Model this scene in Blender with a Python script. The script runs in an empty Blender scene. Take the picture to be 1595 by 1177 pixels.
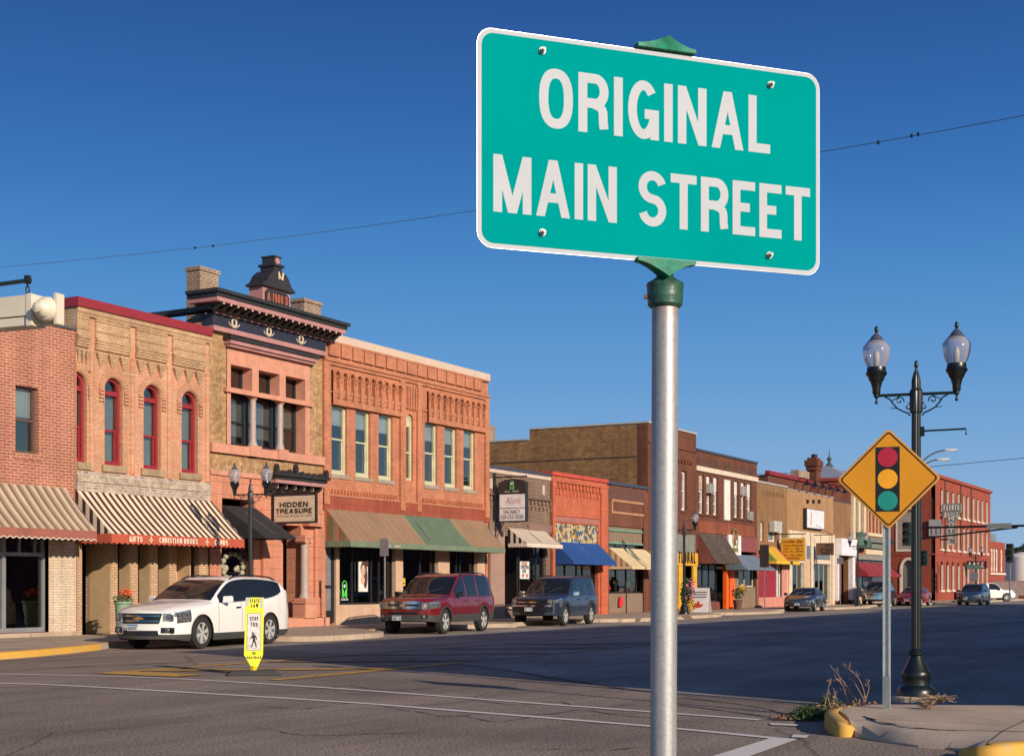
import bpy, bmesh, math, random
from mathutils import Vector, Matrix, geometry
random.seed(7)
R=math.radians; PI=math.pi
sc=bpy.context.scene
# ------------------------------------------------------------------ camera
F=2211.0; CX=797.5; HY=912.0; EYE=1.5; ANG=R(28.95)
CA,SA=math.cos(ANG),math.sin(ANG)
cam=bpy.data.cameras.new('camera'); camo=bpy.data.objects.new('camera',cam); sc.collection.objects.link(camo)
cam.sensor_width=36; cam.lens=F/1595*36; cam.shift_y=(HY-588.5)/1595; cam.clip_end=4000; cam.clip_start=.05
camo.location=(0,0,EYE); camo.rotation_euler=(R(90),0,ANG-R(90))
sc.camera=camo
# ------------------------------------------------------------------ light
SK=.40; SUN_EL=R(19.5)                       # ratio along street / across street of the sun's direction, elevation
sdir=Vector((-SK,-1,0)).normalized()*math.cos(SUN_EL)+Vector((0,0,math.sin(SUN_EL)))
w=bpy.data.worlds.new('World'); sc.world=w; w.use_nodes=True
wn=w.node_tree.nodes; wl=w.node_tree.links; wn.clear()
sky=wn.new('ShaderNodeTexSky'); sky.sky_type='NISHITA'; sky.sun_disc=False; sky.sun_elevation=SUN_EL
sky.sun_rotation=math.atan2(sdir.x,sdir.y); sky.air_density=1.0; sky.dust_density=.2; sky.ozone_density=3.0; sky.altitude=300
bg=wn.new('ShaderNodeBackground'); bg.inputs[1].default_value=.10
hs=wn.new('ShaderNodeHueSaturation'); hs.inputs['Saturation'].default_value=1.12; hs.inputs['Value'].default_value=1.0
ow=wn.new('ShaderNodeOutputWorld')
wl.new(sky.outputs[0],hs.inputs['Color'])
tcw=wn.new('ShaderNodeTexCoord'); spw=wn.new('ShaderNodeSeparateXYZ'); wl.new(tcw.outputs['Generated'],spw.inputs[0])
rw=wn.new('ShaderNodeValToRGB'); e=rw.color_ramp.elements   # clear autumn sky, deep and polarised overhead
for i,(p,c) in enumerate([(0,(0.2354,0.3609,0.5335,1)),(0.05,(0.2040,0.3374,0.5257,1)),(0.095,(0.1491,0.2981,0.5139,1)),(0.14,(0.1020,0.2550,0.5021,1)),(0.205,(0.0565,0.2001,0.4551,1)),(0.267,(0.0314,0.1373,0.3766,1)),(0.32,(0.0220,0.0981,0.3060,1)),(0.38,(0.0157,0.0690,0.2432,1)),(1,(0.0078,0.0314,0.1255,1))]):
    if i>1: e.new(p)
    e[i].position=p; e[i].color=c
wl.new(spw.outputs[2],rw.inputs[0])
sm=wn.new('ShaderNodeVectorMath'); sm.operation='SCALE'; sm.inputs['Scale'].default_value=10.0; wl.new(rw.outputs[0],sm.inputs[0])
mw=wn.new('ShaderNodeMix'); mw.data_type='RGBA'; 
nrm=wn.new('ShaderNodeVectorMath'); nrm.operation='DOT_PRODUCT'; wl.new(tcw.outputs['Generated'],nrm.inputs[0]); nrm.inputs[1].default_value=(-SK/math.hypot(SK,1),-1/math.hypot(SK,1),0)
mrw=wn.new('ShaderNodeMapRange'); mrw.inputs[1].default_value=-.25; mrw.inputs[2].default_value=.45; mrw.inputs[3].default_value=.95; mrw.inputs[4].default_value=.05; wl.new(nrm.outputs['Value'],mrw.inputs[0]); wl.new(mrw.outputs[0],mw.inputs[0]); wl.new(hs.outputs[0],mw.inputs[6]); wl.new(sm.outputs[0],mw.inputs[7])
wl.new(mw.outputs[2],bg.inputs[0]); wl.new(bg.outputs[0],ow.inputs[0])
sl=bpy.data.lights.new('sun','SUN'); sl.energy=4.2; sl.angle=R(.5); sl.color=(1,.86,.68)
so=bpy.data.objects.new('sun',sl); sc.collection.objects.link(so); so.rotation_euler=(-sdir).to_track_quat('-Z','Y').to_euler(); so.location=(0,-30,30)
sc.view_settings.view_transform='Standard'; sc.view_settings.look='None'; sc.view_settings.exposure=.35; sc.view_settings.gamma=1
sc.render.engine='CYCLES'
# ------------------------------------------------------------------ pixel <-> place
FY=29.15; CURB=.15
def ratio(px):
    m=(px-CX)/F; return (CA+SA*m)/(SA-CA*m)
def sx(px,Y=FY): return Y*ratio(px)
def ys(px,s): return s/ratio(px)
def dep(s,Y): return CA*s+SA*Y
def zz(px,py,Y=FY): return EYE+(HY-py)/F*dep(sx(px,Y),Y)
def zs(px,py,s): return EYE+(HY-py)/F*dep(s,ys(px,s))
def at(px,py,D):
    m=(px-CX)/F; r=m*D
    return Vector((CA*D+SA*r, SA*D-CA*r, EYE+(HY-py)/F*D))
def gr(px,py,z=0.0):
    p=at(px,py,(EYE-z)*F/(py-HY)); p.z=z; return p
# ------------------------------------------------------------------ materials
MATS={}
def srgb(r,g,b,k=.85):
    f=lambda c:(c/12.92 if c<=.04045 else ((c+.055)/1.055)**2.4)
    return (f(r/255)*k,f(g/255)*k,f(b/255)*k,1)
def newmat(name):
    m=bpy.data.materials.new(name); m.use_nodes=True; n=m.node_tree.nodes; b=n['Principled BSDF']; return m,n,m.node_tree.links,b
def coords(n,l,mode='xz'):
    tc=n.new('ShaderNodeTexCoord'); sp=n.new('ShaderNodeSeparateXYZ'); l.new(tc.outputs['Object'],sp.inputs[0])
    if mode=='obj': return tc.outputs['Object']
    ad=n.new('ShaderNodeMath'); ad.operation='ADD'; l.new(sp.outputs[0],ad.inputs[0]); l.new(sp.outputs[1],ad.inputs[1])
    cb=n.new('ShaderNodeCombineXYZ'); l.new(ad.outputs[0],cb.inputs[0]); l.new(sp.outputs[2],cb.inputs[1]); return cb.outputs[0]
def noise(n,l,vec,scale,detail=4,rough=.6):
    t=n.new('ShaderNodeTexNoise'); t.inputs['Scale'].default_value=scale; t.inputs['Detail'].default_value=detail; t.inputs['Roughness'].default_value=rough
    if vec is not None: l.new(vec,t.inputs['Vector'])
    return t
def ramp(n,l,src,stops,interp='LINEAR'):
    r=n.new('ShaderNodeValToRGB'); r.color_ramp.interpolation=interp; e=r.color_ramp.elements
    while len(e)<len(stops): e.new(.5)
    for i,(p,c) in enumerate(stops):
        e[i].position=p; e[i].color=c if hasattr(c,'__len__') else (c,c,c,1)
    l.new(src,r.inputs[0]); return r
def mix(n,l,fac,a,b,bt='MIX'):
    x=n.new('ShaderNodeMix'); x.data_type='RGBA'; x.blend_type=bt
    for s,v in ((x.inputs[0],fac),(x.inputs[6],a),(x.inputs[7],b)):
        if isinstance(v,(int,float)): s.default_value=v
        elif isinstance(v,tuple): s.default_value=v
        else: l.new(v,s)
    return x.outputs[2]
def bump(n,l,b,h,strength=.5,dist=.01):
    bp=n.new('ShaderNodeBump'); bp.inputs['Strength'].default_value=strength; bp.inputs['Distance'].default_value=dist
    l.new(h,bp.inputs['Height']); l.new(bp.outputs[0],b.inputs['Normal'])
def plain(name,col,rough=.6,metal=0,var=.12,vs=2.5,bmp=0,coat=0,spec=.5):
    if name in MATS: return MATS[name]
    m,n,l,b=newmat(name); v=coords(n,l,'obj')
    t=noise(n,l,v,vs,5,.65)
    r=ramp(n,l,t.outputs[0],[(.3,1-var*1.6),(.7,1+var)])
    o=mix(n,l,1.0,col,r.outputs[0],'MULTIPLY'); l.new(o,b.inputs['Base Color'])
    b.inputs['Roughness'].default_value=rough; b.inputs['Metallic'].default_value=metal
    b.inputs['Coat Weight'].default_value=coat; b.inputs['Specular IOR Level'].default_value=spec
    if bmp:
        t2=noise(n,l,v,40,4); bump(n,l,b,t2.outputs[0],bmp,.01)
    MATS[name]=m; return m
def brick(name,c1,c2,mortar,bw=.21,rh=.072,ms=.012,patch=None,pscale=.7,pamt=.5,rough=.85,wx=1.0,bias=0,stain=.3):
    if name in MATS: return MATS[name]
    m,n,l,b=newmat(name); v=coords(n,l)
    t=n.new('ShaderNodeTexBrick'); l.new(v,t.inputs['Vector'])
    t.inputs['Color1'].default_value=c1; t.inputs['Color2'].default_value=c2; t.inputs['Mortar'].default_value=mortar
    t.inputs['Scale'].default_value=1; t.inputs['Brick Width'].default_value=bw; t.inputs['Row Height'].default_value=rh
    t.inputs['Mortar Size'].default_value=ms; t.inputs['Mortar Smooth'].default_value=.2; t.inputs['Bias'].default_value=bias
    nz=noise(n,l,v,pscale,6,.7)
    st=ramp(n,l,nz.outputs[0],[(.3,1-stain),(.68,1.08)])
    o=mix(n,l,1.0,t.outputs[0],st.outputs[0],'MULTIPLY')
    if patch:
        n2=noise(n,l,v,pscale*3.3,6,.75); p=ramp(n,l,n2.outputs[0],[(.48,0.0),(.62,pamt)])
        o=mix(n,l,p.outputs[0],o,patch)
    mps=n.new('ShaderNodeMapping'); mps.inputs['Scale'].default_value=(1.6,.13,1); l.new(v,mps.inputs[0]); ns=noise(n,l,mps.outputs[0],1.5,5,.6); fs_=ramp(n,l,ns.outputs[0],[(.34,.84),(.6,1.04)]); o=mix(n,l,1.0,o,fs_.outputs[0],'MULTIPLY')
    n3=noise(n,l,v,14,3); f3=ramp(n,l,n3.outputs[0],[(.3,.82),(.7,1.14)])
    o=mix(n,l,1.0,o,f3.outputs[0],'MULTIPLY')
    l.new(o,b.inputs['Base Color']); b.inputs['Roughness'].default_value=rough; b.inputs['Specular IOR Level'].default_value=.25
    iv=n.new('ShaderNodeMath'); iv.operation='SUBTRACT'; iv.inputs[0].default_value=1; l.new(t.outputs[1],iv.inputs[1])
    ad=n.new('ShaderNodeMath'); ad.operation='MULTIPLY_ADD'; l.new(n3.outputs[0],ad.inputs[0]); ad.inputs[1].default_value=.6; l.new(iv.outputs[0],ad.inputs[2])
    bump(n,l,b,ad.outputs[0],.6,.012)
    MATS[name]=m; return m
def stripes(name,cols,period,axis=0,rough=.85,offset=0):
    """cols: list of (start fraction, colour)"""
    if name in MATS: return MATS[name]
    m,n,l,b=newmat(name); tc=n.new('ShaderNodeTexCoord'); sp=n.new('ShaderNodeSeparateXYZ'); l.new(tc.outputs['Object'],sp.inputs[0])
    d=n.new('ShaderNodeMath'); d.operation='MULTIPLY_ADD'; d.inputs[1].default_value=1/period; d.inputs[2].default_value=100+offset; l.new(sp.outputs[axis],d.inputs[0])
    fr=n.new('ShaderNodeMath'); fr.operation='FRACT'; l.new(d.outputs[0],fr.inputs[0])
    r=ramp(n,l,fr.outputs[0],cols,'CONSTANT')
    nz=noise(n,l,tc.outputs['Object'],1.2,5); f=ramp(n,l,nz.outputs[0],[(.3,.85),(.7,1.06)])
    o=mix(n,l,1.0,r.outputs[0],f.outputs[0],'MULTIPLY'); l.new(o,b.inputs['Base Color']); b.inputs['Roughness'].default_value=rough
    b.inputs['Specular IOR Level'].default_value=.2
    MATS[name]=m; return m
def glassmat(name,tint=(.55,.6,.62,1),refl=1.0):
    if name in MATS: return MATS[name]
    m=bpy.data.materials.new(name); m.use_nodes=True; n=m.node_tree.nodes; l=m.node_tree.links; n.clear()
    o=n.new('ShaderNodeOutputMaterial'); t=n.new('ShaderNodeBsdfTransparent'); t.inputs[0].default_value=tint
    g=n.new('ShaderNodeBsdfGlossy'); g.inputs['Roughness'].default_value=.015; g.inputs[0].default_value=(1,1,1,1)
    fr=n.new('ShaderNodeFresnel'); fr.inputs[0].default_value=1.55
    tc=n.new('ShaderNodeTexCoord'); nz=noise(n,l,tc.outputs['Object'],1.3,2); bp=n.new('ShaderNodeBump'); bp.inputs['Strength'].default_value=.12; bp.inputs['Distance'].default_value=.03
    l.new(nz.outputs[0],bp.inputs['Height']); l.new(bp.outputs[0],g.inputs['Normal'])
    mu=n.new('ShaderNodeMath'); mu.operation='MULTIPLY_ADD'; mu.use_clamp=True; mu.inputs[1].default_value=1.8*refl; mu.inputs[2].default_value=.06; l.new(fr.outputs[0],mu.inputs[0])
    x=n.new('ShaderNodeMixShader'); l.new(mu.outputs[0],x.inputs[0]); l.new(t.outputs[0],x.inputs[1]); l.new(g.outputs[0],x.inputs[2]); l.new(x.outputs[0],o.inputs[0])
    MATS[name]=m; return m
# ------------------------------------------------------------------ objects
COL=sc.collection; OFF={}
def tag(o,label=None,cat=None,group=None,kind=None):
    if label: o['label']=label
    if cat: o['category']=cat
    if group: o['group']=group
    if kind: o['kind']=kind
    return o
def thing(name,label,cat,loc=(0,0,0),group=None):
    o=bpy.data.objects.new(name,None); COL.objects.link(o); o.location=loc; o.empty_display_size=.3; OFF[o]=Vector(loc)
    return tag(o,label,cat,group)
def link_mesh(name,me,mat,parent=None,smooth=False,angle=None):
    o=bpy.data.objects.new(name,me); COL.objects.link(o)
    if mat: me.materials.append(mat)
    if parent is not None:
        off=OFF[parent]; me.transform(Matrix.Translation(-off)); o.parent=parent; OFF[o]=off
    else: OFF[o]=Vector((0,0,0))
    if smooth:
        me.polygons.foreach_set('use_smooth',[True]*len(me.polygons))
        if angle: me.set_sharp_from_angle(angle=R(angle))
    return o
class MB:
    def __init__(s): s.v=[]; s.f=[]
    def add(s,vs,fs):
        k=len(s.v); s.v+= [tuple(v) for v in vs]; s.f+=[tuple(i+k for i in f) for f in fs]; return s
    def box(s,x0,x1,y0,y1,z0,z1):
        return s.add([(x0,y0,z0),(x1,y0,z0),(x1,y1,z0),(x0,y1,z0),(x0,y0,z1),(x1,y0,z1),(x1,y1,z1),(x0,y1,z1)],
            [(0,3,2,1),(4,5,6,7),(0,1,5,4),(1,2,6,5),(2,3,7,6),(3,0,4,7)])
    def quad(s,a,b,c,d): return s.add([a,b,c,d],[(0,1,2,3)])
    def poly(s,pts): return s.add(pts,[tuple(range(len(pts)))])
    def prism(s,pts,y0,y1,axis='y'):
        n=len(pts)
        if axis=='y': A=[(x,y0,z) for x,z in pts]; B=[(x,y1,z) for x,z in pts]
        elif axis=='x': A=[(y0,x,z) for x,z in pts]; B=[(y1,x,z) for x,z in pts]
        else: A=[(x,z,y0) for x,z in pts]; B=[(x,z,y1) for x,z in pts]
        return s.add(A+B,[tuple(range(n)),tuple(range(2*n-1,n-1,-1))]+[(i,i+n,(i+1)%n+n,(i+1)%n) for i in range(n)])
    def ring(s,lo,li,y0,y1):
        n=len(lo); V=[(x,y0,z) for x,z in lo]+[(x,y0,z) for x,z in li]+[(x,y1,z) for x,z in lo]+[(x,y1,z) for x,z in li]
        fs=[]
        for i in range(n):
            j=(i+1)%n; fs+=[(i,j,n+j,n+i),(n+i,n+j,3*n+j,3*n+i),(j,i,2*n+i,2*n+j),(2*n+i,3*n+i,3*n+j,2*n+j)]
        return s.add(V,fs)
    def tube(s,path,r,seg=8,cap=True,closed=False):
        path=[Vector(p) for p in path]; n=len(path); rs=r if hasattr(r,'__len__') else [r]*n
        up=None; rings=[]
        for i,p in enumerate(path):
            a=path[i-1] if i>0 or closed else p; b=path[(i+1)%n] if i<n-1 or closed else p
            d=(b-a).normalized()
            if up is None:
                up=d.orthogonal().normalized()
            up=(up-d*up.dot(d)); up=up.normalized() if up.length>1e-6 else d.orthogonal().normalized()
            q=d.cross(up)
            rings.append([p+(up*math.cos(2*PI*k/seg)+q*math.sin(2*PI*k/seg))*rs[i] for k in range(seg)])
        V=[v for rg in rings for v in rg]; fs=[]
        for i in range(n-1 if not closed else n):
            for k in range(seg):
                a=i*seg+k; b=i*seg+(k+1)%seg; c=((i+1)%n)*seg+(k+1)%seg; d=((i+1)%n)*seg+k; fs.append((a,b,c,d))
        if cap and not closed: fs+=[tuple(range(seg-1,-1,-1)),tuple(range((n-1)*seg,n*seg))]
        return s.add(V,fs)
    def lathe(s,prof,c=(0,0,0),seg=20,axis='z',sxy=(1,1)):
        V=[];fs=[];n=len(prof)
        for r,h in prof:
            for k in range(seg):
                a=2*PI*k/seg; x,y=r*math.cos(a)*sxy[0],r*math.sin(a)*sxy[1]
                p={'z':(x,y,h),'y':(x,h,y),'x':(h,x,y)}[axis]; V.append((c[0]+p[0],c[1]+p[1],c[2]+p[2]))
        for i in range(n-1):
            for k in range(seg):
                fs.append((i*seg+k,i*seg+(k+1)%seg,(i+1)*seg+(k+1)%seg,(i+1)*seg+k))
        fs+=[tuple(range(seg-1,-1,-1)),tuple(range((n-1)*seg,n*seg))]
        return s.add(V,fs)
    def ball(s,c,r,seg=10,sz=1.0):
        return s.lathe([(max(1e-4,r*math.sin(PI*i/7)),-r*sz*math.cos(PI*i/7)) for i in range(8)],c,seg)
    def beam(s,a,b,w,h,up=(0,0,1)):
        a=Vector(a);b=Vector(b);d=(b-a).normalized();u=Vector(up);q=d.cross(u).normalized();u=q.cross(d)
        V=[p+q*i*w/2+u*j*h/2 for p in (a,b) for i,j in ((-1,-1),(1,-1),(1,1),(-1,1))]
        return s.add(V,[(0,1,2,3),(7,6,5,4),(0,4,5,1),(1,5,6,2),(2,6,7,3),(3,7,4,0)])
    def frame(s,fn):
        s.v=[tuple(fn(Vector(v))) for v in s.v]; return s
    def build(s,name,mat,parent=None,smooth=False,angle=40,fix=True,label=None):
        me=bpy.data.meshes.new(name); me.from_pydata(s.v,[],s.f); 
        if fix:
            bm=bmesh.new(); bm.from_mesh(me); bmesh.ops.recalc_face_normals(bm,faces=bm.faces); bm.to_mesh(me); bm.free()
        o=link_mesh(name,me,mat,parent,smooth,angle)
        if label: o['label']=label
        return o
def copy_tree(o,parent=None):
    c=o.copy(); COL.objects.link(c)
    if parent is not None: c.parent=parent
    OFF[c]=OFF.get(o)
    for ch in list(o.children): copy_tree(ch,c)
    return c
def loop(x0,x1,z0,zt,rise=0,n=10):
    """closed outline, rise = height of the curved head below zt"""
    if rise<=0: return [(x0,z0),(x1,z0),(x1,zt),(x0,zt)]
    hw=(x1-x0)/2; cx=(x0+x1)/2
    if rise>=hw*.98: 
        pts=[(cx+hw*math.cos(PI*i/n),zt-rise+rise*math.sin(PI*i/n)) for i in range(n+1)]
    else:
        rad=(hw*hw+rise*rise)/(2*rise); a=math.asin(hw/rad); pts=[(cx+rad*math.sin(a-2*a*i/n),zt-rad+rad*math.cos(a-2*a*i/n)) for i in range(n+1)]
    return [(x0,z0),(x1,z0)]+pts
def wall(mb,outer,holes,y,depth=.25):
    """front sheet in the plane y with real openings and reveals going back"""
    loops=[outer]+holes; flat=[p for lp in loops for p in lp]
    tr=geometry.tessellate_polygon([[Vector((x,z,0)) for x,z in lp] for lp in loops])
    mb.add([(x,y,z) for x,z in flat],[tuple(t) for t in tr])
    for h in (holes if depth>0 else []):
        n=len(h); mb.add([(x,y,z) for x,z in h]+[(x,y+depth,z) for x,z in h],[(i,(i+1)%n,(i+1)%n+n,i+n) for i in range(n)])
    return mb
GLASS=glassmat('window_glass')
DGLASS=glassmat('dark_shop_glass',(.3,.31,.33,1),.42)
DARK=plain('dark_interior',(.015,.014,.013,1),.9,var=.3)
def window(par,x0,x1,z0,z1,mat,y=FY+.14,rise=0,t=.07,rail=.5,sill=None,sillz=.12,glass=None,blind=None,blindh=.5,mull=0,d=.09,name='window',lower=None,so=.09):
    lo=loop(x0,x1,z0,z1,rise); t2=t
    li=loop(x0+t2,x1-t2,z0+t2*1.2,z1-t2,max(0,rise-t2*.3) if rise else 0) if rise<(x1-x0)/2*.98 else loop(x0+t2,x1-t2,z0+t2*1.2,z1-t2,(x1-x0)/2-t2)
    mb=MB().ring(lo,li,y,y+d)
    if rail: 
        zr=z0+(z1-z0)*rail; mb.box(x0+t2*.9,x1-t2*.9,y+.015,y+d+.02,zr-.03,zr+.03)
    for k in range(mull):
        xm=x0+(x1-x0)*(k+1)/(mull+1); mb.box(xm-.03,xm+.03,y+.012,y+d+.01,z0+t2,z1-t2-(rise*.3 if rise else 0))
    if lower:   # lower sash stile visible inside
        mb.ring([(x0+t2,z0+t2),(x1-t2,z0+t2),(x1-t2,z0+(z1-z0)*rail),(x0+t2,z0+(z1-z0)*rail)],[(x0+t2+.05,z0+t2+.06),(x1-t2-.05,z0+t2+.06),(x1-t2-.05,z0+(z1-z0)*rail-.03),(x0+t2+.05,z0+(z1-z0)*rail-.03)],y+.05,y+d+.04)
    w=mb.build(name,mat,par)
    MB().poly([(x,y+.06,z) for x,z in li]).build('pane',glass or GLASS,w,fix=False)
    if sill: MB().box(x0-.08,x1+.08,y-.14-so,y+.03,z0-sillz,z0-.002).build('sill',sill,w)
    if blind:
        b=MB(); b.quad((x0+.02,y+.13,z1-(z1-z0)*blindh),(x1-.02,y+.13,z1-(z1-z0)*blindh),(x1-.02,y+.13,z1-rise*.6-.02),(x0+.02,y+.13,z1-rise*.6-.02)); b.build('blind',blind,w)
    return w
def shell(par,x0,x1,zt,depth,side,roofm=None,z0=CURB,rear=None,proud=0,leftm=None,lw=.25):
    g=.006
    MB().box(x0+g,x0+lw,FY+.04-proud,FY+depth,z0,zt).build('side_wall',leftm or side,par)
    MB().box(x1-.25,x1-g,FY+.04-proud,FY+depth,z0,zt).build('side_wall',side,par)
    MB().box(x0+.26,x1-.26,FY+depth-.25,FY+depth-.01,z0,zt).build('rear_wall',side,par)
    MB().box(x0+.255,x1-.255,FY+.3,FY+depth-.26,zt-.6,zt-.45).build('roof',roofm or ROOF,par)
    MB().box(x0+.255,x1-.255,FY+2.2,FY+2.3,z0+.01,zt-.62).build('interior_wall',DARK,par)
ROOF=plain('roof_tar',(.04,.04,.042,1),.9)
def scallop(x0,x1,y,zt,zb,per,mb,amp=.06,kind='zig',n=2):
    """hanging fabric edge in the plane y"""
    cnt=max(1,round((x1-x0)/per)); per=(x1-x0)/cnt; top=[];bot=[]
    steps=cnt*(2 if kind=='zig' else 6)
    for i in range(steps+1):
        x=x0+(x1-x0)*i/steps
        ph=(i/(2 if kind=='zig' else 6))%1
        if kind=='zig': z=zb+(amp if i%2 else 0)
        else: z=zb+amp*(1-abs(math.sin(PI*ph)))
        top.append((x,y,zt)); bot.append((x,y,z))
    k=steps+1; mb.add(top+bot,[(i,i+1,k+i+1,k+i) for i in range(steps)])
    return mb
def awning(par,x0,x1,zt,zf,p,mat,sidemat,valmat,val=.2,per=.16,amp=.05,kind='zig',y=FY,thick=.012,segs=None,label=None,trim=None):
    y0=y-.01; yf=y-p
    segs=segs or [(0,1,mat)]
    root=None
    for i,(a,b,m) in enumerate(segs):
        xa=x0+(x1-x0)*a; xb=x0+(x1-x0)*b; mb=MB(); N=8
        for j in range(N):   # gently sagging cloth
            t0,t1=j/N,(j+1)/N
            f=lambda t:(y0+(yf-y0)*t, zt+(zf-zt)*t-.035*math.sin(PI*t))
            (ya,za),(yb,zb)=f(t0),f(t1)
            nx_=max(4,int((xb-xa)/.16)); bay=(x1-x0)/max(2,round((x1-x0)/1.2))
            g=lambda x,t,z:z+(-.028*abs(math.sin(PI*(x-x0)/bay))**1.5+.012*math.sin(x*5.1+t*3))*math.sin(PI*t)
            for q in range(nx_):
                u0=xa+(xb-xa)*q/nx_; u1=xa+(xb-xa)*(q+1)/nx_
                mb.quad((u0,ya,g(u0,t0,za)),(u1,ya,g(u1,t0,za)),(u1,yb,g(u1,t1,zb)),(u0,yb,g(u0,t1,zb)))
        o=mb.build('awning' if root is None else 'awning_panel',m,par if root is None else root,fix=False)
        bm=bmesh.new(); bm.from_mesh(o.data); bmesh.ops.remove_doubles(bm,verts=bm.verts,dist=.0005); bm.to_mesh(o.data); bm.free(); o.data.polygons.foreach_set('use_smooth',[True]*len(o.data.polygons))
        if root is None: root=o
        if label and i==0: o['label']=label
    for x in (x0,x1):
        MB().add([(x,y0,zt),(x,y0,zf),(x,yf,zf)],[(0,1,2)]).build('side_panel',sidemat,root,fix=False)
    mb=MB(); scallop(x0,x1,yf-.004,zf+.01,zf-val,per,mb,amp,kind)
    mb2=MB(); scallop(0,p-.01,0,zf+.01,zf-val,per,mb2,amp,kind)
    for x in (x0-.003,x1+.003):
        mb.add([(x,yf+v[0],v[2]) for v in mb2.v],mb2.f)
    mb.build('valance',valmat,root,fix=False)
    if trim:
        mb=MB(); scallop(x0,x1,yf-.012,zf-val+.0,zf-val-.03,per,mb,amp,kind)
        mb=MB(); t=MB(); 
        cnt=max(1,round((x1-x0)/per))*2
        for i in range(cnt):
            xa=x0+(x1-x0)*i/cnt; xb=x0+(x1-x0)*(i+1)/cnt; za=zf-val+(amp if i%2 else 0); zb=zf-val+(0 if i%2 else amp)
            mb.quad((xa,yf-.009,za),(xb,yf-.009,zb),(xb,yf-.009,zb+.03),(xa,yf-.009,za+.03))
        mb.build('valance_trim',trim,root,fix=False)
    fr=MB()
    for x in (x0+.02,(x0+x1)/2,x1-.02):
        fr.tube([(x,y0,zf),(x,yf+.02,zf-.01)],.015,6); fr.tube([(x,y0,zt-.03),(x,yf+.02,zf-.02)],.015,6)
    fr.tube([(x0,yf+.02,zf-.02),(x1,yf+.02,zf-.02)],.015,6)
    fr.build('awning_frame',METAL,root)
    return root
METAL=plain('galvanized_metal',(.45,.46,.47,1),.35,.9,var=.12,vs=9)
BLACK=plain('black_paint',(.012,.012,.014,1),.35,0,var=.2,vs=6)
# ------------------------------------------------------------------ lettering
def arcp(cx,cy,rx,ry,a0,a1,n=12): return [(cx+rx*math.cos(R(a0+(a1-a0)*i/n)),cy+ry*math.sin(R(a0+(a1-a0)*i/n))) for i in range(n+1)]
SS=arcp(.5,.75,.5,.25,16,262,16)+arcp(.5,.25,.5,.25,82,-166,16)[1:]
GL={'A':(.95,[('d',0,0,.5,1),('d',1,0,.5,1),[(.22,.3),(.78,.3)]]),
'B':(.8,[[(0,0),(0,1)],[(0,1)]+arcp(.6,.765,.36,.235,90,-90)+[(0,.53)],[(0,.53)]+arcp(.6,.265,.4,.265,90,-90)+[(0,0)]]),
'C':(.85,[arcp(.5,.5,.5,.5,42,318,24)]),
'D':(.84,[[(0,0),(0,1)],[(0,1)]+arcp(.45,.5,.55,.5,90,-90,16)+[(0,0)]]),
'E':(.7,[[(0,0),(0,1)],[(0,1),(1,1)],[(0,.52),(.9,.52)],[(0,0),(1,0)]]),
'F':(.68,[[(0,0),(0,1)],[(0,1),(1,1)],[(0,.5),(.85,.5)]]),
'G':(.88,[arcp(.5,.5,.5,.5,42,345,26),[(1,.0),(1,.42)],[(1,.42),(.55,.42)]]),
'H':(.82,[[(0,0),(0,1)],[(1,0),(1,1)],[(0,.5),(1,.5)]]),
'I':(.0,[[(.5,0),(.5,1)]]),
'K':(.85,[[(0,0),(0,1)],('d',.1,.38,1,1),('d',.3,.5,1,0)]),
'L':(.66,[[(0,0),(0,1)],[(0,0),(1,0)]]),
'M':(1.05,[[(0,0),(0,1)],[(1,0),(1,1)],('d',0,1,.5,0),('d',1,1,.5,0)]),
'N':(.84,[[(0,0),(0,1)],[(1,0),(1,1)],('d',0,1,1,0)]),
'O':(.92,['o']),
'P':(.78,[[(0,0),(0,1)],[(0,1)]+arcp(.6,.74,.4,.26,90,-90)+[(0,.48)]]),
'R':(.84,[[(0,0),(0,1)],[(0,1)]+arcp(.6,.75,.4,.25,90,-90)+[(0,.5)],[(.45,.5)]+arcp(.6,.3,.35,.17,80,5,6)+[(.96,.12),(1,0)]]),
'S':(.82,[SS]),'T':(.78,[[(.5,0),(.5,1)],[(0,1),(1,1)]]),
'U':(.82,[[(0,1),(0,.3)]+arcp(.5,.3,.5,.3,180,360,12)+[(1,1)]]),
'V':(.9,[('d',0,1,.5,0),('d',1,1,.5,0)]),
'W':(1.2,[('d',0,1,.25,0),('d',.5,1,.25,0),('d',.5,1,.75,0),('d',1,1,.75,0)]),
'Y':(.85,[('d',0,1,.5,.42),('d',1,1,.5,.42),[(.5,0),(.5,.42)]]),
'1':(.5,[[(.6,0),(.6,1)],[(.6,1),(.1,.78)]]),'9':(.75,[arcp(.5,.7,.5,.3,0,360,18),[(1,.7),(1,.4)]+arcp(.5,.28,.5,.28,0,-150,8)]),'0':(.75,['o']),
':':(.05,[[(.5,.25),(.5,.27)],[(.5,.7),(.5,.72)]])}
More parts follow.
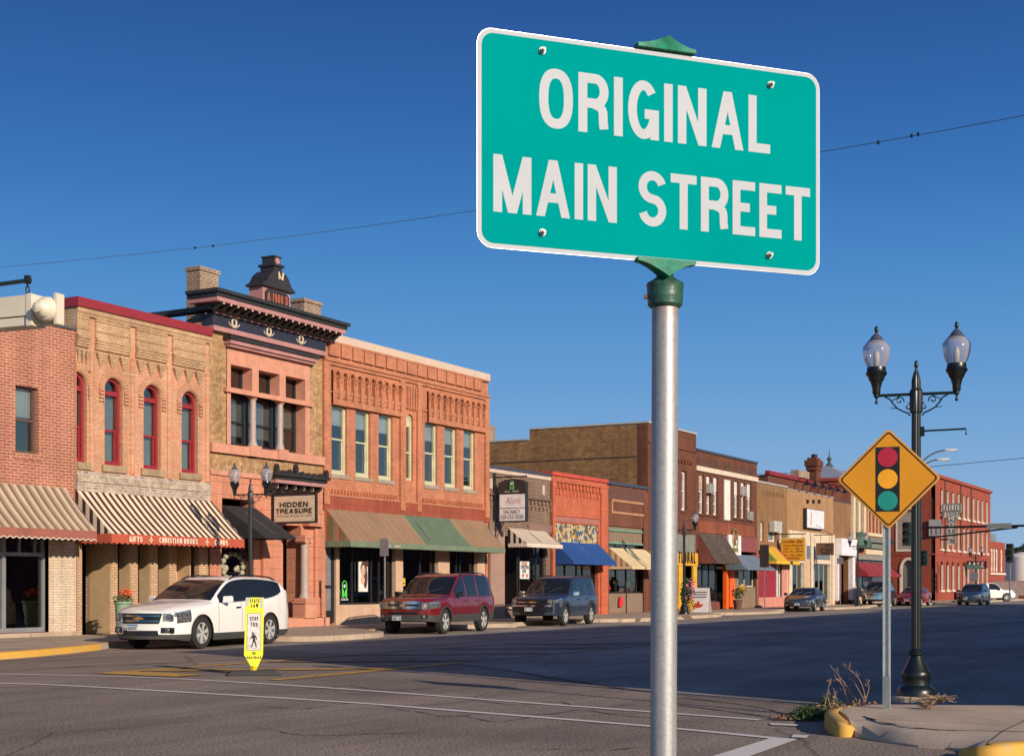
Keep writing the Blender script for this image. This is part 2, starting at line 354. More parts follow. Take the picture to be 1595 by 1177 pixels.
def letters(text,t=.17,width=.62,gap=.1,space=.35,serif=0):
    """flat letter outlines on z=0, height 1; returns MB and total width"""
    mb=MB(); X=0; lay=0
    def strip(pts,closed=False):
        nonlocal lay
        lay+=1; n=len(pts); P=[Vector((a,b,0)) for a,b in pts]; h=t/2
        if not closed:
            d=(P[0]-P[1]).normalized(); P[0]=P[0]+d*0; 
        V=[]
        for i in range(n):
            a=P[i-1] if (i>0 or closed) else None; b=P[(i+1)%n] if (i<n-1 or closed) else None
            d1=(P[i]-a).normalized() if a is not None else (b-P[i]).normalized(); d2=(b-P[i]).normalized() if b is not None else d1
            n1=Vector((-d1.y,d1.x,0)); n2=Vector((-d2.y,d2.x,0)); m=(n1+n2)
            if m.length<1e-3: m=n1.copy()
            m=m.normalized(); k=h/max(.45,m.dot(n1)); V+=[P[i]+m*k,P[i]-m*k]
        V=[(v.x,v.y,lay*.0012) for v in V]
        mb.add(V,[(2*i,2*i+1,2*((i+1)%n)+1,2*((i+1)%n)) for i in range(n if closed else n-1)])
    for ch in text:
        if ch==' ': X+=space; continue
        if ch=='-': strip([(X,.45),(X+.25,.45)]); X+=.25+gap; continue
        wd,st=GL[ch]; wd=wd*width; wd=max(wd,t) if wd else t
        if wd<=t: wd=t
        iw=wd-t; q=lambda p:(X+t/2+p[0]*iw, t/2+p[1]*(1-t))
        for s_ in st:
            if s_=='o':
                pts=[]
                for i in range(32):
                    a=2*PI*i/32; c,s2=math.cos(a),math.sin(a); e=.82
                    pts.append(q((.5+.5*math.copysign(abs(c)**e,c),.5+.5*math.copysign(abs(s2)**e,s2))))
                strip(pts,True)
            elif s_[0]=='d':
                _,x0,y0,x1,y1=s_; lay+=1
                a=(X+t/2+x0*iw,y0); b=(X+t/2+x1*iw,y1)
                L=math.hypot(b[0]-a[0],b[1]-a[1]); hw=t/2*L/abs(b[1]-a[1])*(.98 if ch!='N' else .86)
                mb.add([(a[0]-hw,a[1],lay*.0012),(a[0]+hw,a[1],lay*.0012),(b[0]+hw,b[1],lay*.0012),(b[0]-hw,b[1],lay*.0012)],[(0,1,2,3)])
            else:
                pts=[q(p) for p in s_]
                # square caps
                a,b=Vector(pts[0]),Vector(pts[1]); d=(a-b).normalized()
                def onedge(p): return p[1] in(0,1) or p[0] in (0,1)
                if onedge(s_[0]) and (abs(d.x)<.05 or abs(d.y)<.05): pts[0]=tuple(a+d*t/2)
                a,b=Vector(pts[-1]),Vector(pts[-2]); d=(a-b).normalized()
                if onedge(s_[-1]) and (abs(d.x)<.05 or abs(d.y)<.05): pts[-1]=tuple(a+d*t/2)
                strip(pts)
                if serif:
                    for p in (s_[0],s_[-1]):
                        if p[1] in (0,1) and len(s_)==2 and s_[0][0]==s_[1][0]:
                            xx=X+t/2+p[0]*iw; lay+=1; z0=0 if p[1]==0 else 1-serif*.5
                            mb.add([(xx-t/2-serif,z0,lay*.0012),(xx+t/2+serif,z0,lay*.0012),(xx+t/2+serif,z0+serif*.5,lay*.0012),(xx-t/2-serif,z0+serif*.5,lay*.0012)],[(0,1,2,3)])
        X+=wd+gap
    return mb,X-gap
def put_letters(name,text,mat,par,org,xd,up,h,w=None,align=0,lz=.12,**kw):
    """org = bottom-left (align 0) or bottom-centre (align .5)"""
    mb,W=letters(text,**kw); xd=Vector(xd);up=Vector(up);nn=xd.cross(up); k=(w/W) if w else h; org=Vector(org)
    def fn(v): return org+xd*((v.x-W*align)*k)+up*(v.y*h)+nn*(v.z*lz)
    mb.frame(fn); return mb.build(name,mat,par,fix=False)
def ftext(name,text,mat,par,org,xd,up,h,w=None,align=.5,bold=0.0,shear=0):
    cu=bpy.data.curves.new('t','FONT'); cu.body=text; cu.size=1; cu.offset=bold; cu.shear=shear; cu.resolution_u=3
    ob=bpy.data.objects.new('t',cu); COL.objects.link(ob)
    dg=bpy.context.evaluated_depsgraph_get(); me=bpy.data.meshes.new_from_object(ob.evaluated_get(dg))
    bpy.data.objects.remove(ob); bpy.data.curves.remove(cu)
    xs=[v.co.x for v in me.vertices]; ysv=[v.co.y for v in me.vertices]
    if not xs: return
    a,b,c,d=min(xs),max(xs),min(ysv),max(ysv); kh=h/(d-c); kw=(w/(b-a)) if w else kh
    xd=Vector(xd);up=Vector(up);org=Vector(org)
    for v in me.vertices: v.co=org+xd*((v.co.x-a)*kw-align*(b-a)*kw)+up*((v.co.y-c)*kh)
    me.name=name; me.materials.clear()
    return link_mesh(name,me,mat,par)
def scrib(name,mat,par,org,xd,up,h,w,align=.5,seed=1,n=None):
    """print too small to read: a row of uneven little strokes"""
    rn=random.Random(seed); xd=Vector(xd);up=Vector(up);o=Vector(org)-xd*w*align; m=MB(); x=0
    while x<w-h*.3:
        cw=h*rn.uniform(.45,.75); t=h*.17
        if rn.random()>.13:
            for k in range(2):
                a=x+k*(cw-t); m.poly([o+xd*a,o+xd*(a+t),o+xd*(a+t)+up*h,o+xd*a+up*h])
            y=rn.choice((0,.4,.8))*h; m.poly([o+xd*(x+t)+up*y,o+xd*(x+cw-t)+up*y,o+xd*(x+cw-t)+up*(y+t),o+xd*(x+t)+up*(y+t)])
        x+=cw+h*.2
    return m.build(name,mat,par,fix=False)
# ================================================================== GROUND
def asphalt(name,base,dark):
    m,n,l,b=newmat(name); v=coords(n,l,'obj')
    a=noise(n,l,v,34,5,.85); r=ramp(n,l,a.outputs[0],[(.38,dark),(.5,base),(.60,tuple(min(1,c*2.3) for c in base[:3])+(1,))])
    big=noise(n,l,v,.22,6,.6); rb=ramp(n,l,big.outputs[0],[(.3,.62),(.7,1.2)])
    o=mix(n,l,1,r.outputs[0],rb.outputs[0],'MULTIPLY')
    mp=n.new('ShaderNodeMapping'); mp.inputs['Scale'].default_value=(.12,1.6,1); l.new(v,mp.inputs[0])
    st=noise(n,l,mp.outputs[0],.7,5,.6); rs=ramp(n,l,st.outputs[0],[(.35,.78),(.62,1.06)]); o=mix(n,l,1,o,rs.outputs[0],'MULTIPLY')
    wv=noise(n,l,v,.6,4); dv=n.new('ShaderNodeVectorMath'); dv.operation='MULTIPLY_ADD'; l.new(wv.outputs[1],dv.inputs[0]); dv.inputs[1].default_value=(.7,.7,0); l.new(v,dv.inputs[2])
    vo=n.new('ShaderNodeTexVoronoi'); vo.feature='DISTANCE_TO_EDGE'; vo.inputs['Scale'].default_value=.16; l.new(dv.outputs[0],vo.inputs['Vector'])
    rc=ramp(n,l,vo.outputs[0],[(.0018,.35),(.004,1.0)]); o=mix(n,l,.8,o,rc.outputs[0],'MULTIPLY')
    sp=noise(n,l,v,1.1,6,.8); rp=ramp(n,l,sp.outputs[0],[(.27,.45),(.36,1)]); o=mix(n,l,.8,o,rp.outputs[0],'MULTIPLY')
    l.new(o,b.inputs['Base Color']); b.inputs['Roughness'].default_value=.82; b.inputs['Specular IOR Level'].default_value=.3
    bump(n,l,b,a.outputs[0],.7,.012); return m
def concrete(name,col,joint=1.5,dirt=.3):
    m,n,l,b=newmat(name); v=coords(n,l,'obj')
    t=n.new('ShaderNodeTexBrick'); t.offset=0; l.new(v,t.inputs['Vector'])
    t.inputs['Color1'].default_value=(1,1,1,1); t.inputs['Color2'].default_value=(.9,.9,.9,1); t.inputs['Mortar'].default_value=(.35,.33,.3,1)
    t.inputs['Scale'].default_value=1; t.inputs['Brick Width'].default_value=joint; t.inputs['Row Height'].default_value=joint; t.inputs['Mortar Size'].default_value=.012
    a=noise(n,l,v,1.1,8,.7); r=ramp(n,l,a.outputs[0],[(.28,1-dirt),(.66,1.08)])
    c=noise(n,l,v,45,4,.8); r2=ramp(n,l,c.outputs[0],[(.3,.8),(.7,1.18)])
    o=mix(n,l,1,col,t.outputs[0],'MULTIPLY'); o=mix(n,l,1,o,r.outputs[0],'MULTIPLY'); o=mix(n,l,1,o,r2.outputs[0],'MULTIPLY')
    l.new(o,b.inputs['Base Color']); b.inputs['Roughness'].default_value=.9; b.inputs['Specular IOR Level'].default_value=.2; bump(n,l,b,c.outputs[0],.5,.008); return m
def paint(name,col,wear=.5,scale=9,under=(.13,.105,.09,1)):
    """road paint, worn through to the asphalt in patches"""
    m,n,l,b=newmat(name); v=coords(n,l,'obj'); a=noise(n,l,v,scale,6,.75); r=ramp(n,l,a.outputs[0],[(wear-.12,0),(wear+.03,1)])
    o=mix(n,l,r.outputs[0],under,col); l.new(o,b.inputs['Base Color']); b.inputs['Roughness'].default_value=.75
    c=noise(n,l,v,60,3); bump(n,l,b,c.outputs[0],.4,.01); return m
ASPH=asphalt('worn_asphalt',(.265,.20,.155,1),(.08,.06,.047,1))
ASPH2=asphalt('main_street_asphalt',(.30,.25,.21,1),(.14,.115,.095,1))
CONC=concrete('sidewalk_concrete',(.47,.36,.27,1)); CONC2=concrete('corner_concrete',(.56,.43,.32,1),2.4,.3)
YELL_=paint('yellow_curb_paint',(.62,.34,.05,1),.45,6,(.45,.33,.2,1))
GRASSD=plain('dry_ground',(.12,.1,.05,1),.95,var=.3,vs=.4)
YELL=YELL_
def st(o,kind='structure'): o['kind']=kind; return o
MB().quad((-1500,-1500,-.06),(2500,-1500,-.06),(2500,2500,-.06),(-1500,2500,-.06)).build('ground',GRASSD).__setitem__('kind','structure')
mb=MB()
mb.quad((-60,-60,0),(400,-60,0),(400,24.9,0),(-60,24.9,0))
mb.quad((-60,24.9,0),(400,24.9,0),(400,27,0),(-60,27,0)); mb.quad((116.2,27,0),(133.2,27,0),(133.2,160,0),(116.2,160,0))
mb.quad((176,27,0),(400,27,0),(400,60,0),(176,60,0))
st(mb.build('street',ASPH))
# second asphalt tone over the main street, starting just past the crosswalk (seam visible in the photo)
seam=[gr(*p) for p in ((1290,1100),(1243,1097),(1150,1089),(1005,1075.5),(891,1059),(793,1043),(695,1031),(598,1022.5),(500,1016.5),(455,1013))]
pts=[(p.x,p.y,.004) for p in seam]
mb=MB(); 
mb.poly([(400,2.4,.004)]+[(400,24.4,.004)]+[(27.5,24.4,.004)]+pts[::-1]+[(pts[0][0],2.4,.004)])
st(mb.build('road_surface',ASPH2,fix=False))
# ---- far sidewalk with its bulb-outs
def slab(name,outline,z,mat,curbmat=None,cw=.15,rng=None):
    mb=MB(); mb.poly([(x,y,z) for x,y in outline]); o=mb.build(name,mat,fix=False); st(o)
    bm=bmesh.new(); bm.from_mesh(o.data); bmesh.ops.triangulate(bm,faces=bm.faces); bmesh.ops.recalc_face_normals(bm,faces=bm.faces)
    if bm.faces[0].normal.z<0: bmesh.ops.reverse_faces(bm,faces=bm.faces)
    bm.to_mesh(o.data); bm.free(); return o
def smoothline(p,n=5):
    out=[]
    for i in range(len(p)-1):
        p0=p[max(0,i-1)];p1=p[i];p2=p[i+1];p3=p[min(len(p)-1,i+2)]
        for k in range(n):
            t=k/n; out.append(tuple(.5*((2*b)+(c-a)*t+(2*a-5*b+4*c-d)*t*t+(-a+3*b-3*c+d)*t**3) for a,b,c,d in zip(p0,p1,p2,p3)))
    out.append(p[-1]); return out
line=smoothline([(-40,22.6),(5,22.6),(16,22.75),(20.2,23.05),(22.4,23.65),(24.1,24.35),(25.3,25.0),(26.3,25.15),(29.2,25.15),(30.0,24.6),(30.6,23.3),(31.6,22.95),(34,23.2),(35.2,23.9),(36.2,25.1),(37.5,25.2),(43,25.2),(44,25.1),(44.8,24.6),(45.4,25.1),(46.5,25.25),(51.5,25.25),(53,24.6),(54,24.0),(60,24.0),(64,24.2),(65.5,24.6),(66.5,25.6),(68,25.7),(69.4,25.0),(72,24.6),(75.5,24.7),(77.5,26.0),(86,26.2),(88.5,25.2),(96,25.3),(98,26.2),(110,26.3),(113,25.3),(116,25.4)],4)
out=line+[(116.05,31),(116.05,60),(115,60),(115,FY+.3),(-40,FY+.3)]
slab('sidewalk',out,CURB,CONC)
mb=MB(); mby=MB(); mbg=MB()
for (a,b) in zip(line,line[1:]):
    y=(a[0]<24.3); t=(mby if y else mb)
    d=Vector((b[0]-a[0],b[1]-a[1])); nn=Vector((d.y,-d.x)).normalized()
    p=lambda q,k,z:(q[0]+nn.x*k,q[1]+nn.y*k,z)
    t.quad(p(a,.0,0),p(b,.0,0),p(b,-.01,CURB+.004),p(a,-.01,CURB+.004)); t.quad(p(a,-.01,CURB+.004),p(b,-.01,CURB+.004),p(b,-.17,CURB+.004),p(a,-.17,CURB+.004))
    mbg.quad(p(a,.42,.008),p(b,.42,.008),p(b,0,.008),p(a,0,.008))
st(mb.build('curb',CONC)); st(mby.build('yellow_curb',YELL)); st(mbg.build('gutter',concrete('gutter_concrete',(.33,.26,.21,1),3,.25),fix=False))
MB().box(133.1,176,24.9,FY+.3,0,CURB).build('hotel_sidewalk',CONC).__setitem__('kind','structure')
# near sidewalk corner: flat top falling smoothly to the road at the ramp, painted curb heads each side
z1=CURB
def zof(px,py):   # height of the walk under a picture point
    return 0
P_=lambda px,py,z:tuple(gr(px,py,z))
rows=[ # left curb line, then columns to the right; each row: back edge, seam, mid ramp, front edge
 [(1300,1103,z1),(1318,1112,z1),(1324,1122,.14),(1329,1136,.07)],
 [(1336,1096.5,z1),(1345,1115,z1),(1343,1129,.11),(1345,1145,.03)],
 [(1400,1096.5,z1),(1390,1127,z1),(1382,1139,.10),(1380,1153,.02)],
 [(1450,1097,z1),(1440,1134,z1),(1434,1146,.10),(1430,1160,.02)],
 [(1510,1097.5,z1),(1495,1137,z1),(1485,1149,.10),(1478,1163.5,.02)],
 [(1600,1098,z1),(1560,1139,z1),(1535,1152,.12),(1515,1166,.04)],
 [(1700,1099,z1),(1680,1139,z1),(1650,1146,z1),(1560,1157,z1)],
 [(1900,1101,z1),(1900,1139,z1),(1900,1146,z1),(1900,1152,z1)]]
V=[P_(*p) for r in rows for p in r]; fs=[]
for a in range(len(rows)-1):
    for k in range(3): i=a*4+k; fs.append((i,i+1,i+5,i+4))
mb=MB(); mb.add(V,fs)
edge=[Vector(V[i*4]) for i in range(len(rows))][::-1]+[Vector(V[0]),Vector(V[1]),Vector(V[2]),Vector(V[3])]+[Vector(V[i*4+3]) for i in range(1,len(rows))]
for a,b in zip(edge,edge[1:]): mb.quad(tuple(a),tuple(b),(b.x,b.y,-.01),(a.x,a.y,-.01))
o=mb.build('corner_sidewalk',CONC2,smooth=True,angle=75); st(o)
mid=[gr(1345,1115,z1),gr(1390,1127,z1),gr(1440,1134,z1),gr(1495,1137,z1),gr(1600,1139,z1)]
def yhead(pts,w_,h):
    mb=MB(); V=[];n=len(pts)
    for i,p in enumerate(pts):
        a=pts[max(0,i-1)];b=pts[min(n-1,i+1)]; d=(b-a); d.z=0; d.normalize(); q=Vector((-d.y,d.x,0))
        z=p.z; o_=w_*random.uniform(.96,1.04)
        V+=[Vector((p.x,p.y,-.01))-q*o_*.62,p-q*o_*.56+UPZ*(h*.2-.02),p-q*o_*.42+UPZ*h,p+q*o_*.4+UPZ*h,p+q*o_*.5+UPZ*.002,Vector((p.x,p.y,-.01))+q*o_*.5]
    fs=[(i*6+k,i*6+k+1,i*6+k+7,i*6+k+6) for i in range(n-1) for k in range(5)]
    fs+=[(0,1,2,3,4,5),tuple((n-1)*6+k for k in range(6))]
    mb.add(V,fs); return mb
UPZ=Vector((0,0,1))
hd=smoothline([gr(1337,1097,z1),gr(1316,1099.5,z1),gr(1299,1104,z1),gr(1296,1110,z1),gr(1304,1118,z1),gr(1314,1126,.13),gr(1324,1133,.08)],5)
o=yhead([Vector(p) for p in hd],.13,.006).build('yellow_curb',YELL,smooth=True,angle=80); st(o)
hd=smoothline([gr(1514,1167,.05),gr(1530,1163,.12),gr(1560,1158,z1),gr(1620,1155,z1),gr(1800,1152,z1)],4)
o=yhead([Vector(p) for p in hd],.2,.01).build('yellow_curb',YELL,smooth=True,angle=80); st(o)
# dark seam across the ramp and cracks in the road, tar lines and other narrow dark lines lying on the surface
TAR_DARK=plain('crack_tar_and_dark_line',(.03,.026,.024,1),.9)
def ribbon(pts,w_,z,mb,taper=False,jit=0):
    n=len(pts); V=[]
    for i,p in enumerate(pts):
        a=pts[max(0,i-1)];b=pts[min(n-1,i+1)]; d=Vector((b[0]-a[0],b[1]-a[1],0)).normalized(); q=Vector((-d.y,d.x,0)); ww=w_*(1+random.uniform(-jit,jit))
        p=Vector((p[0],p[1],z if z is not None else p[2]+.004)); V+=[p+q*ww/2,p-q*ww/2]
    mb.add(V,[(2*i,2*i+1,2*i+3,2*i+2) for i in range(n-1)])
mb=MB(); ribbon(smoothline(mid,5),.02,None,mb,jit=.6)
for pl in ([(1051,1085),(1130,1094),(1190,1103),(1220,1112)],[(1051,1097),(1130,1107),(1201,1117)],[(700,1032),(780,1043),(900,1062),(1005,1077),(1100,1086)]):  # first two are thin dark road lines, third runs along the seam
    ribbon(smoothline([gr(*p) for p in pl],6),.035,.007,mb,jit=.6)
ribbon(smoothline([gr(*p) for p in ((1330,1143.5),(1409,1158.5),(1513,1167),(1600,1170))],6),.04,.009,mb,jit=.6)
ribbon(smoothline([gr(*p) for p in ((0,1043),(150,1037),(380,1027),(500,1022))],6),.06,.007,mb,jit=.6)
rn_=random.Random(9)
for k in range(9):
    x,y=rn_.uniform(340,1000),rn_.uniform(1070,1170); pl=[(x,y)]
    for j in range(5): x+=rn_.uniform(30,75); y+=rn_.uniform(-7,9); pl.append((x,y))
    ribbon(smoothline([gr(*p) for p in pl],5),.018,.0065,mb,jit=.8)
st(mb.build('tar_and_dark_lines',TAR_DARK,fix=False))
WHP=paint('white_road_paint',(.66,.6,.55,1),.36,14); YLP=paint('yellow_road_paint',(.56,.30,.04,1),.46,6); YLF=paint('faded_shade_toned_yellow_paint',(.3,.17,.05,1),.56,8)  # YLF: more worn, with the street's shade put into its darker colour
mb=MB()
ribbon(smoothline([gr(*p) for p in ((-60,1047),(0,1049.5),(230,1055),(500,1070.5),(750,1089),(1005,1108),(1183,1121))],6),.13,.008,mb,jit=.1)
ribbon(smoothline([gr(*p) for p in ((-60,1061),(0,1064),(120,1068.5),(500,1091),(750,1110),(1005,1130.5),(1214,1150.5))],6),.13,.008,mb,jit=.1)
a=[gr(*p) for p in ((1205,1149),(1242,1152),(1150,1185),(1090,1185))]; mb.quad(*[(p.x,p.y,.012) for p in a])
a=[gr(*p) for p in ((1200,1127),(1245,1129),(1245,1131.5),(1200,1129.5))]; mb.quad(*[(p.x,p.y,.012) for p in a])
a=[gr(*p) for p in ((1236,1145),(1260,1146),(1256,1150),(1232,1149))]; mb.quad(*[(p.x,p.y,.012) for p in a])
# stop bar far side + parking ticks
for s0 in (44.0,51.9,57.0,86.5,97): mb.quad((s0,22.7,.009),(s0+.1,22.7,.009),(s0+.1,24.9,.009),(s0,24.9,.009))
st(mb.build('crosswalk_lines',WHP,fix=False))
mb=MB(); mf=MB()
for Y in (14.25,17.85):
    ribbon([(17.9,Y),(20,Y),(23.6,Y)],.26,.01,mb); ribbon([(23.6,Y),(30,Y),(60,Y+.3),(110,Y+.6)],.11,.01,mf)
for k in range(5):
    s0=18.9+k*3.2; t=mb if k<1 else mf
    ribbon([(s0,17.7),(s0+2.4,14.4)],.42,.0135,t)
ribbon([(18.05,16.1),(18.1,18.0)],.7,.0135,mb)
st(mb.build('yellow_median_lines',YLP,fix=False)); st(mf.build('faded_shade_toned_median_lines',YLF,fix=False))
# ================================================================== NEAR-SIDE BUILDINGS (out of frame, they shade the street)
NB=brick('shade_building_brick',(.3,.12,.08,1),(.25,.1,.07,1),(.35,.3,.26,1))
def nearblock(s0,s1,h,name,label,cat='building',back=-22):
    t=thing(name,label,cat,(s0,-1.1,0)); 
    mb=MB(); holes=[]
    k=int((s1-s0)//3)
    for i in range(k):
        x=s0+(i+.5)*(s1-s0)/k; holes.append(loop(x-.5,x+.5,4.9,7.0,.2))
    mb.box(s0,s1,back,-1.1,0,h); mb.build('wall',NB,t)
    MB().box(s0-.1,s1+.1,back-.1,-1.0,h,h+.15).build('coping',CONC,t)
    for hh in holes:
        x0,x1=hh[0][0],hh[1][0]
        w_=MB().box(x0-.08,x1+.08,-1.1,-1.05,4.85,7.05).build('window',plain('window_trim_white',(.6,.58,.52,1),.6),t)
        MB().box(x0,x1,-1.05,-1.03,4.93,6.97).build('pane',plain('flat_dark_glass',(.02,.03,.04,1),.08),w_)
    return t
NS=15.25
nearblock(NS,40,8.75,'brick_building','red brick two storey block on the near side of the street')
nearblock(40.1,75,8.3,'brick_building','second brick block on the near side of the street')
nearblock(75.1,112,8.9,'brick_building','third brick block on the near side of the street')
# ================================================================== BUILDINGS, left to right
def band(x0,x1,z0,z1,proud,name,mat,par,y=FY):
    return MB().box(x0,x1,y-proud,y+.02,z0,z1).build(name,mat,par)
# ---------------------------------------------------------------- A: plain red brick
RB=brick('red_brick_light_mortar',(.40,.13,.08,1),(.32,.095,.06,1),(.52,.30,.21,1),.25,.08,.014,stain=.15,rough=.8)
BUFFW=brick('cream_brick',(.66,.52,.38,1),(.58,.45,.33,1),(.42,.33,.25,1),.3,.07,.008,stain=.12)
BUFF=brick('buff_brick',(.62,.40,.24,1),(.54,.33,.19,1),(.36,.24,.16,1),.22,.075,.012,stain=.2)
ALU=plain('aluminium_frame',(.42,.42,.44,1),.4,.6,var=.08)
A0,A1=17.5,28.1; zA=8.45
tA=thing('brick_building','plain red brick two storey building with taupe striped awning, leftmost of the row','building',(A0,FY,CURB))
zst=2.75
wh=loop(sx(24),sx(60),zz(42,706),zz(42,602))
wx=wh[0][0]
w2=[(x-3.9,z) for x,z in wh]; w3=[(x-7.6,z) for x,z in wh]
shop=[(sx(-60),CURB+.1),(sx(84),CURB+.1),(sx(84),3.3),(sx(-60),3.3)]
shop=[(21.6,CURB+.12),(27.15,CURB+.12),(27.15,3.6),(21.6,3.6)]
mb=wall(MB(),[(A0,CURB),(A1,CURB),(A1,zA),(A0,zA)],[wh,w2,w3,shop],FY,.3)
mb.build('wall',RB,tA)
shell(tA,A0,A1,zA,18,RB)
MB().box(A0,A1+.02,FY-.04,FY+.34,zA,zA+.05).build('coping',plain('grey_flashing',(.08,.09,.11,1),.5,.3),tA)
BRNF=plain('bronze_window_frame',(.13,.085,.06,1),.45,.2)
BL=stripes('venetian_blind',[(0,(.62,.6,.55,1)),(.7,(.3,.28,.26,1))],.06,2)
for h in (wh,w2,w3):
    window(tA,h[0][0],h[1][0],h[0][1],h[2][1],BRNF,t=.06,sill=None,blind=BL,blindh=.45,mull=0)
    MB().box(h[0][0]-.05,h[1][0]+.12,FY-.03,FY+.05,h[0][1]-.17,h[0][1]-.005).build('window_sill',RB,tA)
# cream brick pier and shop window
MB().box(27.15,A1-.0,FY-.03,FY+.3,CURB,3.5).build('pier',BUFFW,tA)
MB().box(A0,21.55,FY-.03,FY+.02,CURB,3.6).build('pier',BUFFW,tA)
sw=MB(); x0,x1=21.6,27.14
sw.ring([(x0,CURB+.13),(x1,CURB+.13),(x1,3.59),(x0,3.59)],[(x0+.08,CURB+.25),(x1-.08,CURB+.25),(x1-.08,3.5),(x0+.08,3.5)],FY+.12,FY+.24)
for x in (sx(11),sx(-60),): sw.box(x-.06,x+.06,FY+.11,FY+.25,CURB+.25,3.5)
zt2=zz(50,863); sw.box(x0+.08,x1-.08,FY+.115,FY+.245,zt2-.05,zt2+.05)
for x in (sx(12),sx(37),sx(61)): sw.box(x-.02,x+.02,FY+.13,FY+.22,zt2+.05,3.5)
o=sw.build('shop_window',ALU,tA); MB().quad((x0+.08,FY+.18,CURB+.25),(x1-.08,FY+.18,CURB+.25),(x1-.08,FY+.18,3.5),(x0+.08,FY+.18,3.5)).build('pane',DGLASS,o,fix=False)
MB().box(x0,A1,FY-.05,FY+.12,CURB+.005,CURB+.115).build('sill',CONC,tA)
S1=stripes('taupe_stripe_canvas',[(0,(.52,.38,.27,1)),(.42,(.17,.115,.075,1)),(.70,(.30,.21,.14,1))],.29,0)
awning(tA,A0+1,27.75,4.14,2.95,1.15,S1,stripes('taupe_side_canvas',[(0,(.48,.38,.30,1)),(.5,(.27,.2,.15,1))],.29,1),plain('russet_canvas',(.30,.10,.07,1),.85),.27,.2,.05,'zig',trim=plain('pale_canvas_trim',(.6,.5,.42,1),.8))
# ---------------------------------------------------------------- B: buff brick with round arches
B0,B1=28.11,sx(325.5); zB=9.12
tB=thing('brick_building','buff brick building with red arched windows and brown and cream striped awning','building',(B0,FY,CURB))
PB=brick('pink_buff_brick',(.66,.35,.22,1),(.56,.28,.165,1),(.46,.27,.17,1),.21,.072,.01,patch=(.62,.22,.12,1),pscale=.5,pamt=.45,stain=.22)
OLDB=brick('weathered_grey_brick',(.42,.32,.26,1),(.24,.19,.17,1),(.5,.42,.36,1),.24,.085,.02,patch=(.62,.45,.33,1),pscale=1.4,pamt=.8,stain=.35)
WINE=plain('wine_red_paint',(.26,.022,.028,1),.4,var=.08)
zp=zz(176,588); zb=zz(176,731)
wins=[]
for a,b in ((163,191),(223.5,250.5),(283,308)):
    x0,x1=sx(a),sx(b); 
    c=(x0+x1)/2; hw=(x1-x0)/2; wins.append(loop(c-hw,c+hw,zb+.12,zp,hw))
HWB=(sx(191)-sx(163))/2; c0=sx(135)-HWB; xcl=B0+.03; al=math.acos(max(-1,(xcl-c0)/HWB))
L2=[(xcl,zb+.12),(c0+HWB,zb+.12)]+[(c0+HWB*math.cos(al*k/8),zp-HWB+HWB*math.sin(al*k/8)) for k in range(9)]
zsf=3.42
mb=wall(MB(),[(B0,zsf),(B1,zsf),(B1,zB),(B0,zB)],wins+[L2],FY,.3); mb.build('wall',PB,tB)
shell(tB,B0,B1,zB,20,BUFF,z0=CURB,lw=.025)
MB().box(B0-.06,B1,FY-.16,FY+.3,zB,zB+.25).box(B0-.06,B0+.28,FY+.31,FY+3.5,zB,zB+.25).build('red_coping',WINE,tB)
# windows: wine frame, semicircular head, double hung sashes below
def archwin(par,x0,x1,z0,z1,clip=None):
    hw=(x1-x0)/2; zsp=z1-hw-.1; y=FY+.12
    lo=loop(x0,x1,z0,z1,hw); li=loop(x0+.09,x1-.09,z0+.12,z1-.09,hw-.09)
    m=MB().ring(lo,li,y,y+.12); m.box(x0+.08,x1-.08,y-.01,y+.13,zsp-.06,zsp+.07)
    zr=z0+(zsp-z0)*.48; m.box(x0+.09,x1-.09,y+.03,y+.12,zr-.035,zr+.035)
    m.box(x1-.16,x1-.1,y+.04,y+.11,z0+.12,zr); 
    m2=m
    if clip is not None:
        m.v=[(max(v[0],clip),v[1],v[2]) for v in m.v]; li=[p for p in li if p[0]>clip]; li=[(clip+.001,li[0][1])]+li+[(clip+.001,li[-1][1])]
    w_=m.build('window',WINE,par)
    MB().poly([(x,y+.08,z) for x,z in li]).build('pane',GLASS,w_,fix=False)
    MB().quad((max(x0,clip or x0)+.03,y+.18,z0+(zsp-z0)*random.choice((.0,.1,.3))),(x1-.03,y+.18,z0+.05),(x1-.03,y+.18,zsp),(max(x0,clip or x0)+.03,y+.18,zsp)).build('curtain',CURT,w_,fix=False)
    MB().box(max(x0,clip or x0)-.12*(clip is None),x1+.12,FY-.07,FY+.1,z0-.2,z0-.01).build('sill',STONE,w_)
CURT=plain('grey_curtain',(.30,.31,.27,1),.9); STONE=plain('brown_sill_stone',(.36,.25,.15,1),.85,var=.25,bmp=.3)
for h in wins: archwin(tB,h[0][0],h[1][0],h[0][1],zp)
archwin(tB,c0-HWB,c0+HWB,zb+.12,zp,clip=B0+.03)
